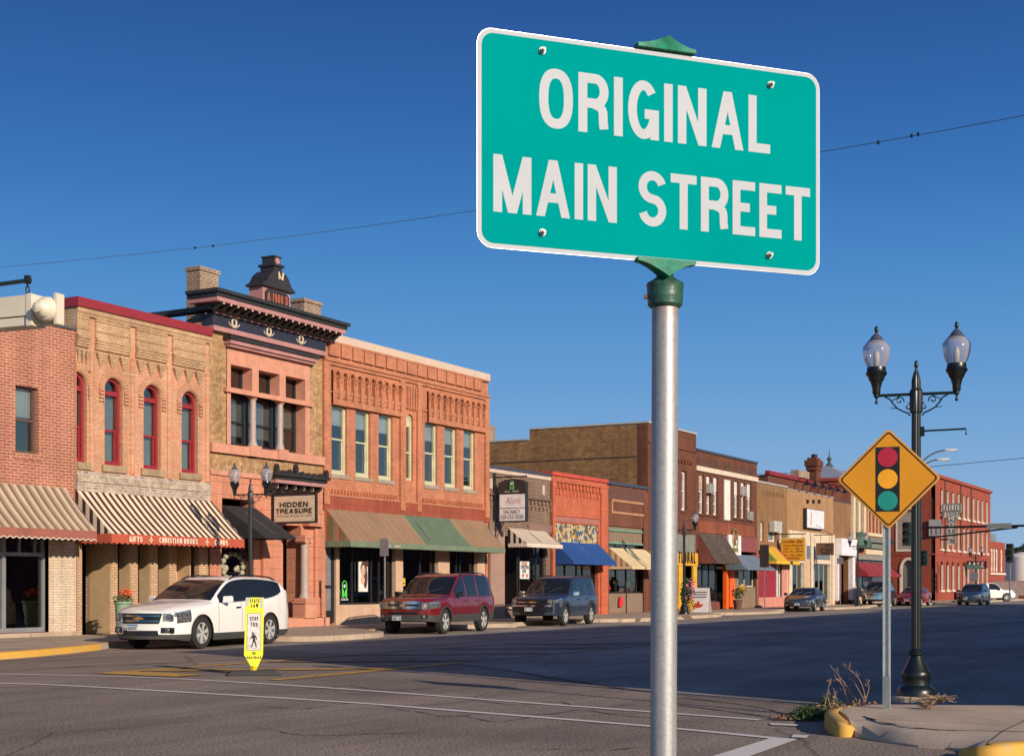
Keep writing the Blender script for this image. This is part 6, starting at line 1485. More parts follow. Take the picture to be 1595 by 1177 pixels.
    pl=MB().box(x_-.012,x_,py-.152,py+.152,pz-.075,pz+.075).build('licence_plate',PLB,root); MB().box(x_-.015,x_-.0125,py-.148,py+.148,pz+.035,pz+.073).build('plate_band',PLU,pl)
    scrib('plate_number',plain('plate_ink',(.03,.05,.12,1),.5),pl,(x_-.016,py,pz-.055),(0,-1,0),(0,0,1),.07,.25,seed=len(S['label']))
    if S.get('rails'):
        a,b=S['rails']
        for sg in (1,-1):
            xs=[a+(b-a)*k/10 for k in range(11)]
            pts=[(x,sg*(section(x)[10][0]+.0),section(x)[10][1]+(.045 if 0<k<10 else .0)) for k,x in enumerate(xs)]
            MB().tube(pts,.02,6).build('roof_rail',BLACK,root)
    if S.get('antenna'): MB().tube([S['antenna'],(S['antenna'][0]+.05,S['antenna'][1],S['antenna'][2]+.5)],.006,5).build('antenna',BLACK,root)
    # wipers
    wx_=wind[0]+.02
    m=MB()
    for yy in (-.1,.45):
        P0=(wx_,yy,sinterp(top,wx_)+.03); P1=(wx_+.28,yy-.45,sinterp(top,wx_+.28)+.012); m.tube([P0,P1],.008,4)
    m.build('wiper',BLACK,root)
    return root
HALF=.9
def park(o,front,rear,wf,wr,name=None):
    """place by the ground points of the two near-side (driver's side) wheels: nose faces the camera end of the street"""
    f=Vector((front[0],front[1])); r=Vector((rear[0],rear[1])); d=(r-f).normalized()
    ang=math.atan2(d.y,d.x)
    o.rotation_euler=(0,0,ang)
    # driver's side (+y local) must face -Y world: nose points to -s so local +x = +s; driver's side = local -y
    q=Vector((-d.y,d.x))*HALF; o.location=(f.x-d.x*wf+q.x,f.y-d.y*wf+q.y,0)
TP=[(0,.74),(.06,.80),(.2,.89),(.45,.955),(.9,.99),(1.3,1),(4.1,.99),(4.75,.955),(5.05,.87),(5.17,.80)]
trav=dict(plan=TP,name='parked_crossover',label='white crossover with gold emblem parked at the kerb, nearest car',cat='car',group='cars parked along the far kerb',
 L=5.17,W=1.99,H=1.77,wf=.97,wr=3.99,wheel=.38,sill=.20,clad=.37,top=[(0,.93),(.15,.985),(.6,1.07),(1.2,1.14),(1.45,1.17),(1.8,1.38),(2.25,1.62),(2.6,1.71),(3.2,1.75),(4.0,1.73),(4.6,1.66),(4.85,1.52),(5.05,1.15),(5.12,1.02),(5.17,.95)],
 belt=[(0,.86),(1.3,1.05),(2.6,1.10),(3.9,1.17),(4.4,1.25),(4.75,1.38),(5.17,1.45)],windshield=(1.47,2.36),rear_glass=(4.72,5.04),side_windows=[(1.72,2.62),(2.62,3.55),(3.55,4.62)],
 paint=carpaint('white_car_paint',(.78,.75,.71,1),0,.3),headz=(.70,.90),tailz=(.95,1.22),doors=(1.62,2.64,3.6),handles=(2.45,3.42),mirror=1.86,grille=(.56,.62,.86,.10),bars=2,barh=.02,barmat=plain('dark_chrome',(.3,.3,.32,1),.2,1),emblem='cross',
 headfront=(.60,.80,.68,.84),headround=(.68,),fog=(.55,.82,.40,.53),airdam=(.48,.34,.46),platez=.53,platey=.12,plateout=.05,rails=(2.5,4.55),cladmat=CLAD,bulge=.27,noselean=.12,handlemat=CHROME,spokes=6,plate='AC 781')
CFW=Vector((CA,SA)); CRT=Vector((SA,-CA)); HD_=CFW*math.cos(R(22))+CRT*math.sin(R(22))
def near(px,py,wb): f=gr(px,py); f=Vector((f.x,f.y)); return f,f+HD_*wb
v=vehicle(trav); park(v,*near(312,1010,3.02),.97,3.99)
exped=dict(name='parked_suv',label='dark red sport utility with grey lower cladding parked by the green striped awning',cat='car',group='cars parked along the far kerb',
 L=5.2,W=2.0,H=1.92,wf=.95,wr=3.97,wheel=.39,sill=.36,clad=.60,top=[(0,1.06),(.12,1.12),(.6,1.16),(1.3,1.21),(1.42,1.23),(1.9,1.55),(2.25,1.79),(2.5,1.87),(3.2,1.91),(4.2,1.90),(4.75,1.86),(4.95,1.72),(5.1,1.25),(5.2,1.12)],
 belt=[(0,.99),(1.3,1.13),(5.2,1.17)],windshield=(1.44,2.27),rear_glass=(4.8,5.1),side_windows=[(1.72,2.58),(2.66,3.52),(3.62,4.72)],paint=carpaint('dark_red_car_paint',(.16,.009,.013,1),.1,.3),
 headz=(.80,1.00),tailz=(.85,1.3),doors=(1.6,2.62,3.56),handles=(2.4,3.38),mirror=1.8,mirrormat=BLACK,grille=(.58,.80,1.02,.06),bars=2,barh=.026,surround=True,emblem='oval',headfront=(.63,.84,.79,1.0),headround=(.74,),
 fog=(.60,.80,.50,.62),airdam=(.5,.62,.70),platez=.52,platey=.18,rails=(2.5,4.6),archlip=True,bulge=.12,noselean=.06,tumble=.17,plate='VZC 411',spokes=5)
exped['group']='cars parked along the far kerb'
v=vehicle(exped); park(v,*near(691,987,3.02),.95,3.97)
tahoe=dict(exped); tahoe.update(label='dark blue boxy sport utility parked in front of the blue awning',L=5.05,W=1.98,H=1.88,wf=.95,wr=3.9,wheel=.38,clad=.40,sill=.36,
 top=[(0,1.05),(.12,1.10),(.6,1.14),(1.3,1.19),(1.42,1.21),(1.85,1.53),(2.15,1.76),(2.4,1.84),(3.2,1.88),(4.2,1.87),(4.6,1.83),(4.8,1.7),(4.95,1.25),(5.05,1.1)],belt=[(0,.98),(1.3,1.11),(5.05,1.15)],
 windshield=(1.44,2.17),rear_glass=(4.64,4.95),side_windows=[(1.68,2.5),(2.58,3.4),(3.5,4.55)],paint=carpaint('dark_blue_car_paint',(.028,.036,.07,1),.3,.35),doors=(1.56,2.54,3.45),handles=(2.32,3.25),mirror=1.76,mirrormat=CHROME,
 grille=(.60,.80,1.0,.0),bars=1,barh=.02,surround=False,emblem='cross',headfront=(.62,.82,.90,1.0),headround=None,fog=(.62,.80,.80,.88),airdam=(.45,.42,.5),bumper=(.56,.74,.06,BLACK),bumper_line=(.74,.79,.07,CHROME),platez=.64,platey=.1,plateout=.09,archlip=False,plate='KTC 552',rails=(2.4,4.5))
v=vehicle(tahoe); park(v,*near(879,974.5,2.95),.95,3.9)
sedan=dict(name='parked_sedan',label='dark grey sedan parked in front of the cream shopfront',cat='car',group='cars parked along the far kerb',L=4.85,W=1.82,H=1.42,wf=.92,wr=3.7,wheel=.33,sill=.26,clad=.26,
 top=[(0,.70),(.15,.77),(.8,.90),(1.35,.97),(1.45,.99),(1.9,1.22),(2.3,1.37),(2.8,1.42),(3.4,1.38),(3.9,1.18),(4.2,1.05),(4.75,1.02),(4.85,.95)],belt=[(0,.66),(1.35,.90),(3.9,.98),(4.85,.95)],windshield=(1.47,2.32),rear_glass=(3.42,4.15),side_windows=[(1.75,2.55),(2.62,3.45)],
 paint=carpaint('dark_grey_car_paint',(.05,.052,.06,1),.4,.3),headz=(.56,.72),tailz=(.75,.95),doors=(1.6,2.58,3.5),handles=(2.4,3.3),mirror=1.75,grille=(.35,.52,.64,.1),bars=1,headfront=(.5,.78,.56,.68),fog=(.55,.72,.34,.42),platez=.44,plate='320 BRT',spokes=7,bulge=.2,tumble=.25)
v=vehicle(sedan); park(v,*near(1271,952,2.78),.92,3.7)
tr2=dict(tahoe); tr2.update(label='black sport utility with chrome grille parked near the far street corner',paint=carpaint('black_car_paint',(.016,.017,.02,1),.1,.3),surround=True,plate='GHB 774',bumper=(.56,.7,.06,CHROME))
v=vehicle(tr2); park(v,*near(1385,944.6,2.95),.95,3.9)
sd2=dict(sedan); sd2.update(label='small red car parked behind the black sport utility',paint=carpaint('bright_red_car_paint',(.25,.012,.012,1),.1,.3),plate='821 KLM')
v=vehicle(sd2); park(v,(107.9,24.6),(110.68,24.65),.92,3.7)
cr2=dict(trav); cr2.pop('plan'); cr2.update(name='moving_crossover',group=None,label='dark blue crossover in the traffic lane near the hotel',L=4.57,W=1.85,H=1.68,wf=.9,wr=3.56,wheel=.35,top=[(0,.85),(.15,.93),(.9,1.05),(1.2,1.09),(1.7,1.38),(2.05,1.58),(2.5,1.66),(3.4,1.66),(4.1,1.58),(4.35,1.35),(4.5,1.05),(4.57,.98)],belt=[(0,.8),(1.2,1.0),(4.0,1.1),(4.57,1.15)],
 windshield=(1.22,2.07),rear_glass=(4.12,4.48),side_windows=[(1.5,2.3),(2.37,3.15),(3.2,3.95)],paint=carpaint('slate_blue_car_paint',(.03,.045,.075,1),.3,.3),headz=(.68,.84),tailz=(.9,1.1),doors=(1.4,2.33,3.2),handles=(2.15,3.0),mirror=1.6,grille=(.4,.58,.68,.0),bars=1,emblem='oval',headfront=(.5,.76,.66,.8),fog=(.55,.75,.4,.52),platez=.5,rails=(2.2,4.0),plate='529 RVA')
cr2.pop('group')
v=vehicle(cr2); park(v,(114.0,21.4),(116.66,21.35),.9,3.56)
pk=dict(sedan); pk.update(name='work_truck',group=None,label='white pickup truck crossing at the far end of the street',L=5.3,W=1.9,H=1.8,wf=.9,wr=4.1,wheel=.38,sill=.35,clad=.35,top=[(0,.98),(.15,1.05),(.9,1.12),(1.2,1.15),(1.7,1.55),(1.95,1.76),(2.3,1.8),(2.85,1.76),(3.05,1.3),(3.15,1.18),(5.2,1.15),(5.3,1.1)],belt=[(0,.95),(1.2,1.1),(5.3,1.14)],windshield=(1.25,1.95),rear_glass=(2.87,3.05),side_windows=[(1.5,2.6)],doors=(1.4,2.75),handles=(2.55,),mirror=1.55,paint=carpaint('white_car_paint',(.78,.75,.71,1)),headz=(.8,.95),tailz=(.8,1.05),grille=(.5,.75,.95,0),headfront=(.55,.8,.78,.94),platez=.5,tumble=.15,plate='YBE 208')
pk.pop('group')
v=vehicle(pk); v.location=(at(1577,912,138).x,at(1577,912,138).y,0); v.rotation_euler=(0,0,R(120))
for o in [o for o in COL.objects if o.get('category')=='car']: pass
# ================================================================== STREET FURNITURE AND SIGNS
FWD=Vector((CA,SA,0)); RGT=Vector((SA,-CA,0)); UP=Vector((0,0,1))
def hit(px,py,P,N):
    d=FWD+RGT*((px-CX)/F)+UP*((HY-py)/F); o=Vector((0,0,EYE)); return o+d*((P-o).dot(N)/d.dot(N))
def rrect(w,h,r,n=6):
    pts=[]
    for cx,cy,a in ((w/2-r,h/2-r,0),(-w/2+r,h/2-r,90),(-w/2+r,-h/2+r,180),(w/2-r,-h/2+r,270)):
        for k in range(n+1): t=R(a+90*k/n); pts.append((cx+r*math.cos(t),cy+r*math.sin(t)))
    return pts
class Plane:
    """flat sign frame: origin, horizontal direction xd, up, normal towards the viewer"""
    def __init__(s,o,xd,up=UP): s.o=Vector(o); s.x=Vector(xd).normalized(); s.u=Vector(up); s.n=s.x.cross(s.u)
    def P(s,a,b,c=0): return s.o+s.x*a+s.u*b+s.n*c
    def uv(s,px,py): q=hit(px,py,s.o,s.n)-s.o; return q.dot(s.x),q.dot(s.u)
    def plate(s,pts,c0,c1,name,mat,par):
        m=MB(); n=len(pts); m.add([s.P(a,b,c1) for a,b in pts]+[s.P(a,b,c0) for a,b in pts],[tuple(range(n)),tuple(range(2*n-1,n-1,-1))]+[(i,i+n,(i+1)%n+n,(i+1)%n) for i in range(n)]); return m.build(name,mat,par)
    def ring(s,po,pi,c0,c1,name,mat,par):
        m=MB(); n=len(po); V=[s.P(a,b,c1) for a,b in po]+[s.P(a,b,c1) for a,b in pi]+[s.P(a,b,c0) for a,b in po]
        m.add(V,[]); m.f+=[(i,(i+1)%n,n+(i+1)%n,n+i) for i in range(n)]+[(i,2*n+i,2*n+(i+1)%n,(i+1)%n) for i in range(n)]; return m.build(name,mat,par)
    def text(s,name,txt,mat,par,a,b,h,w=None,align=0,c=.004,lz=.12,**k):
        if w:
            lo,hi=.2,1.6
            for _ in range(24):
                md=(lo+hi)/2; _,W=letters(txt,width=md,**k)
                if W*h<w: lo=md
                else: hi=md
            k=dict(k); k['width']=lo
        return put_letters(name,txt,mat,par,s.P(a,b,c),s.x,s.u,h,w,align,lz=lz,**k)
    def ft(s,name,t,mat,par,a,b,h,w=None,align=.5,c=.004,**k): return ftext(name,t,mat,par,s.P(a,b,c),s.x,s.u,h,w,align,**k)
# ---------------------------------------------------------------- main sign
TEAL=plain('teal_reflective_sheeting',(0.0,.255,.245,1),.7,var=.03,vs=3,spec=0.0); WSH=plain('white_reflective_sheeting',(.445,.46,.495,1),.7,spec=0.0,var=.03,vs=4)
GREENP=plain('green_bracket_paint',(.008,.19,.11,1),.5,var=.3,vs=30,spec=.25); GREEND=plain('weathered_green_casting',(.025,.085,.055,1),.38,var=.4,vs=25,bmp=.2)
def galv():
    m,n,l,b=newmat('spangled_galvanized_post'); v=coords(n,l,'obj'); vo=n.new('ShaderNodeTexVoronoi'); vo.inputs['Scale'].default_value=90; l.new(v,vo.inputs['Vector'])
    mp=n.new('ShaderNodeMapping'); mp.inputs['Scale'].default_value=(40,40,1.2); l.new(v,mp.inputs[0]); st_=noise(n,l,mp.outputs[0],1,4)
    r=ramp(n,l,vo.outputs['Distance'],[(0,(.46,.45,.45,1)),(1,(.35,.345,.35,1))]); r2=ramp(n,l,st_.outputs[0],[(.3,.8),(.7,1.12)]); o=mix(n,l,1,r.outputs[0],r2.outputs[0],'MULTIPLY')
    # rust creeping down from the cap
    sp=n.new('ShaderNodeSeparateXYZ'); l.new(v,sp.inputs[0]); mr=n.new('ShaderNodeMapRange'); mr.inputs[1].default_value=2.19; mr.inputs[2].default_value=2.32; l.new(sp.outputs[2],mr.inputs[0])
    nz=noise(n,l,v,30,5); mm=n.new('ShaderNodeMath'); mm.operation='MULTIPLY'; l.new(mr.outputs[0],mm.inputs[0]); l.new(nz.outputs[0],mm.inputs[1]); rr2=ramp(n,l,mm.outputs[0],[(.25,0),(.6,.8)])
    o=mix(n,l,rr2.outputs[0],o,(.38,.2,.12,1)); l.new(o,b.inputs['Base Color']); b.inputs['Metallic'].default_value=.5; b.inputs['Roughness'].default_value=.5
    bump(n,l,b,st_.outputs[0],.15,.002); return m
ms=thing('street_sign','large teal sign reading ORIGINAL MAIN STREET on a galvanized round post','sign')
pL=at(743,0,3.90); pR=at(1276.5,0,3.90/.913); pL.z=pR.z=0; wS=(pR-pL).length
zt_=EYE+(HY-41)/F*3.90; zb_=EYE+(HY-384)/F*3.90; hS=zt_-zb_
ctr=(pL+pR)/2; ctr.z=(zt_+zb_)/2
S_=Plane(ctr,pR-pL)
S_.plate(rrect(wS,hS,.045,8),-.004,0,'aluminium_blank',plain('sign_aluminium',(.6,.6,.6,1),.35,.8),ms)
fc=S_.plate(rrect(wS-.002,hS-.002,.044,8),.0005,.0012,'white_border',WSH,ms); S_.plate(rrect(wS-.026,hS-.026,.035,8),.0014,.0018,'teal_face',TEAL,ms)
a0,b0=S_.uv(839.5,200); a1,b1=S_.uv(1199,239.5); _,bt=S_.uv(868,107)
S_.text('lettering','ORIGINAL',WSH,ms,a0,b0+.004,bt-b0-.006,a1-a0,c=.0019,t=.163,gap=.10,lz=.02)
a0,b0=S_.uv(768,329.5); a1,b1=S_.uv(1261,380); _,bt=S_.uv(770,240)
S_.text('lettering','MAIN STREET',WSH,ms,a0,b0,bt-b0,a1-a0,c=.0019,t=.163,gap=.088,space=.34,lz=.02)
BOLT=plain('bolt_steel',(.36,.35,.34,1),.5,.2)
for px,py in ((844,80),(1199,133),(844,362.5),(1197,398)):
    a,b=S_.uv(px,py); m=MB()
    for c0,c1,r in ((.002,.006,.0105),(.006,.014,.0075),(.014,.022,.0045)): 
        A=[S_.P(a+r*math.cos(2*PI*k/12),b+r*math.sin(2*PI*k/12),c0) for k in range(12)]; B=[S_.P(a+r*math.cos(2*PI*k/12),b+r*math.sin(2*PI*k/12),c1) for k in range(12)]
        m.add(A+B,[tuple(range(12,24)),tuple(range(12))]+[(k,(k+1)%12,(k+1)%12+12,k+12) for k in range(12)])
    m.build('bolt',BOLT,ms,smooth=True,angle=40)
Dp=4.14; pp=at(1036,0,Dp); ppb=at(1031,0,Dp); ppb.z=-.02; zc=EYE+(HY-478)/F*Dp
topp=Vector((pp.x,pp.y,zc+.0))
MB().tube([(ppb.x,ppb.y,-.02),(pp.x,pp.y,zc+.01)],.0385,32).build('post',galv(),ms,smooth=True,angle=60)
k_=Dp/F
prof=[(21,0),(24,2),(27,5),(27.5,16),(28,18),(27.5,20),(29,34),(29.5,36),(28,39),(22,42),(14,48),(12.5,53)]
MB().lathe([(r*k_,h*k_) for r,h in prof],(pp.x,pp.y,zc-.004),32).build('post_cap',GREEND,ms,smooth=True,angle=38)
cp=at(1003,462,Dp-.01); m=MB(); m.tube([cp,cp+RGT*.03],.007,8); m.build('set_screw',plain('rusty_screw',(.2,.09,.05,1),.6),ms)
def saddle(y0,y1,y2,name,top=False):
    a,bb=S_.uv(1036,y0); m=MB(); V=[]; W2=.092; n=12
    for k in range(n+1):
        t=-1+2*k/n; edge=abs(t); sl=0
        for c in (-.016,.016):
            V.append(S_.P(a+t*W2,bb+(-.004 if top else .004),c)); V.append(S_.P(a+t*W2,bb+(1 if top else -1)*(.006+ (1-edge)**1.6*.042*(.62 if top else 1)),c*(1+.8*(1-edge)**2)))
    fs=[]
    for k in range(n): i=4*k; fs+=[(i,i+4,i+5,i+1),(i+2,i+3,i+7,i+6),(i+1,i+5,i+7,i+3),(i,i+2,i+6,i+4)]
    fs+=[(0,1,3,2),(4*n,4*n+2,4*n+3,4*n+1)]; m.add(V,fs); return m.build(name,GREENP,ms,smooth=True,angle=50)
saddle(407,430,0,'sign_bracket'); saddle(78,60,0,'top_clip',True)
# ---------------------------------------------------------------- signal-ahead diamond
ds=thing('warning_sign','orange yellow diamond traffic signal warning sign on a steel channel post','sign')
xd=(RGT*.94-FWD*.34).normalized(); dc=at(1384,745.5,15.6); Dm=Plane(dc,xd); HD=.556
def diamond(h,r=.04):
    pts=[]
    for k,(cx,cy) in enumerate(((h-r*1.414,0),(0,h-r*1.414),(-h+r*1.414,0),(0,-h+r*1.414))):
        for j in range(5): t=R(90*k-45+90*j/4); pts.append((cx+r*math.cos(t),cy+r*math.sin(t)))
    return pts
ORY=plain('amber_reflective_sheeting',(.66,.27,.006,1),.45,var=.05,vs=3); PALE=plain('pale_orange_edge',(.62,.33,.12,1),.5)
Dm.plate(diamond(HD),-.004,0,'blank',PALE,ds); Dm.plate(diamond(HD-.012),.001,.003,'amber_face',ORY,ds); Dm.ring(diamond(HD-.030,.035),diamond(HD-.052,.028),.0035,.0045,'black_border',BLACK,ds)
h1=Dm.uv(1364,696.5);h2=Dm.uv(1401.5,796); cxs=(h1[0]+h2[0])/2
Dm.plate([(h1[0],h2[1]),(h2[0],h2[1]),(h2[0],h1[1]),(h1[0],h1[1])],.003,.006,'signal_symbol',BLACK,ds)
for i,(py,mt) in enumerate(((712,plain('symbol_red',(.42,.012,.04,1),.5)),(745.5,plain('symbol_amber',(.80,.34,.01,1),.5)),(779.5,plain('symbol_green',(.01,.25,.2,1),.5)))):
    b_=Dm.uv(1383,py)[1]; r=.107; Dm.plate([(cxs+r*math.cos(2*PI*k/28),b_+r*math.sin(2*PI*k/28)) for k in range(28)],.006,.008,'symbol_disc',mt,ds)
m=MB()
for x_ in (-.03,.03): m.box(-.006+x_,.006+x_,-.0,.03,0,1)
m=MB(); b0=at(1381,1103,15.62); b0.z=CURB; tz=dc.z+.45
B1_=Vector((b0.x,b0.y,tz))
for off in (-.019,.019): m.beam(b0+xd*off-Dm.n*.03,B1_+xd*off-Dm.n*.03,.005,.045,tuple(Dm.n))
m.beam(b0-Dm.n*.052,B1_-Dm.n*.052,.036,.005,tuple(Dm.n))
for off in (-.031,.031): m.beam(b0+xd*off-Dm.n*.008,B1_+xd*off-Dm.n*.008,.022,.005,tuple(Dm.n))
m.build('channel_post',plain('pale_galvanized_channel',(.50,.53,.53,1),.4,.4,vs=20),ds)
m=MB(); m.beam(b0-Dm.n*.03,b0-Dm.n*.03+UP*.36,.068,.055,tuple(Dm.n)); m.build('post_sleeve',METAL,ds)
# ---------------------------------------------------------------- pedestrian crossing sign in the street
ps=thing('crosswalk_sign','yellow in street sign reading STATE LAW STOP FOR pedestrian IN CROSSWALK on a rubber base','sign')
pb=gr(395,1051); pd=(RGT*.97+FWD*.24).normalized(); Dps=(pb-Vector((0,0,0))).dot(FWD); Pz=Plane((pb.x,pb.y,0),pd)
YG=plain('fluorescent_yellow_sheeting',(.78,.76,.015,1),.5,var=.06,vs=9); YG2=plain('yellow_panel_edge',(.75,.52,.02,1),.5)
u=lambda px,py:Pz.uv(px,py)
hh=u(395,930)[1]; hw_=.15; lean=.022
L_=lambda a,b:(a+lean*b/1.2,b)
outp=[L_(-.035,.125),L_(.06,.125),L_(.15,.34),L_(.15,hh-.02),L_(.145,hh),L_(-.15,hh),L_(-.155,hh-.02),L_(-.165,.34)]
Pz.plate(outp,-.03,0,'panel',YG2,ps); Pz.plate([(a*.985,b) for a,b in outp],.001,.003,'yellow_face',YG,ps)
wp=rrect(.235,.63,.025,4); cz=.34+.32+.07
Pz.plate([L_(a-.008,b+cz) for a,b in wp],.004,.0055,'white_panel_border',BLACK,ps); Pz.plate([L_(a-.008,b+cz) for a,b in rrect(.221,.616,.02,4)],.006,.007,'white_panel',plain('worn_white_sheeting',(.6,.56,.55,1),.5,var=.2,vs=15),ps)
Pz.plate([L_(-.148,hh-.0),L_(-.145,hh-.15),L_(-.11,hh-.14),L_(-.09,hh-.03),L_(-.06,hh)],.0035,.0045,'worn_patch',WSH,ps); Pz.plate([L_(.08,hh),L_(.085,hh-.17),L_(.13,hh-.2),L_(.132,hh)],.0035,.0045,'worn_patch',WSH,ps)
Pz.text('lettering','STATE',BLACK,ps,-.082+.02,hh-.085,.06,.16,c=.006,t=.22,gap=.2); Pz.text('lettering','LAW',BLACK,ps,-.06+.02,hh-.165,.06,.12,c=.006,t=.24,gap=.18)
Pz.text('lettering','STOP',BLACK,ps,-.075+.015,.915,.068,.135,c=.009,t=.16,gap=.2); Pz.text('lettering','FOR',BLACK,ps,-.06+.013,.815,.068,.11,c=.009,t=.17,gap=.2)
Pz.text('lettering','IN',BLACK,ps,-.025,.345,.05,.055,c=.006,t=.22,gap=.2); Pz.text('lettering','CROSSWALK',BLACK,ps,-.135,.275,.045,.26,c=.006,t=.2,gap=.2)
fg=lambda pts,nm='walking_figure':Pz.plate([L_(a-.005,b) for a,b in pts],.0072,.0088,nm,BLACK,ps)
zf_=.47
fg([(-.02+.018*math.cos(2*PI*k/12),zf_+.235+.02*math.sin(2*PI*k/12)) for k in range(12)],'walking_figure_head')
fg([(-.03,zf_+.21),(.01,zf_+.215),(.045,zf_+.17),(.05,zf_+.12),(.04,zf_+.12),(.03,zf_+.155),(.02,zf_+.165),(.02,zf_+.12),(.035,zf_+.07),(.05,zf_+.0),(.03,zf_+.0),(.015,zf_+.06),(-.002,zf_+.09),(-.015,zf_+.05),(-.03,zf_),(-.05,zf_),(-.03,zf_+.06),(-.02,zf_+.12),(-.025,zf_+.165),(-.06,zf_+.135),(-.065,zf_+.145)])
for zz_ in (.455,.495): Pz.plate([(-.1,zz_-.002),(.09,zz_-.002),(.09,zz_+.002),(-.1,zz_+.002)],.0072,.008,'crosswalk_mark',plain('grey_print',(.2,.19,.19,1),.6),ps)
m=MB(); m.box(-.045+pb.x,.045+pb.x,-.03+pb.y,.03+pb.y,.03,.16); m.build('stem',YG2,ps)
m=MB(); V=[]
for a,b,c in ((-.46,.0,.0),(-.36,.0,.075),(.36,0,.085),(.46,0,.0)):
    for q in (-.2,.2): V.append(Pz.P(a,c+.006,q*(1 if c==0 else .85)))
m.add(V,[(0,2,3,1),(2,4,5,3),(4,6,7,5),(0,6,4,2),(1,3,5,7),(0,1,7,6)]); m.build('rubber_base',plain('black_rubber',(.02,.02,.02,1),.7),ps)
# ---------------------------------------------------------------- twin-globe lamp posts
LGRN=plain('dark_green_cast_iron',(.006,.010,.011,1),.36,var=.25,vs=10,coat=.2)
def globemat():
    m=bpy.data.materials.new('ribbed_clear_globe'); m.use_nodes=True; n=m.node_tree.nodes; l=m.node_tree.links; b=n['Principled BSDF']; o=n['Material Output']
    b.inputs['Base Color'].default_value=(.46,.43,.46,1); b.inputs['Roughness'].default_value=.12; b.inputs['Coat Weight'].default_value=1
    t=n.new('ShaderNodeBsdfTransparent'); t.inputs[0].default_value=(.86,.86,.9,1); x=n.new('ShaderNodeMixShader'); lw=n.new('ShaderNodeLayerWeight'); lw.inputs[0].default_value=.45
    r=ramp(n,l,lw.outputs['Facing'],[(0,.30),(.8,.75)]); l.new(r.outputs[0],x.inputs[0]); l.new(t.outputs[0],x.inputs[1]); l.new(b.outputs[0],x.inputs[2]); l.new(x.outputs[0],o.inputs[0])
    tc=n.new('ShaderNodeTexCoord'); return m
GLOBE=globemat()
lampd=(RGT*.95-FWD*.31).normalized()
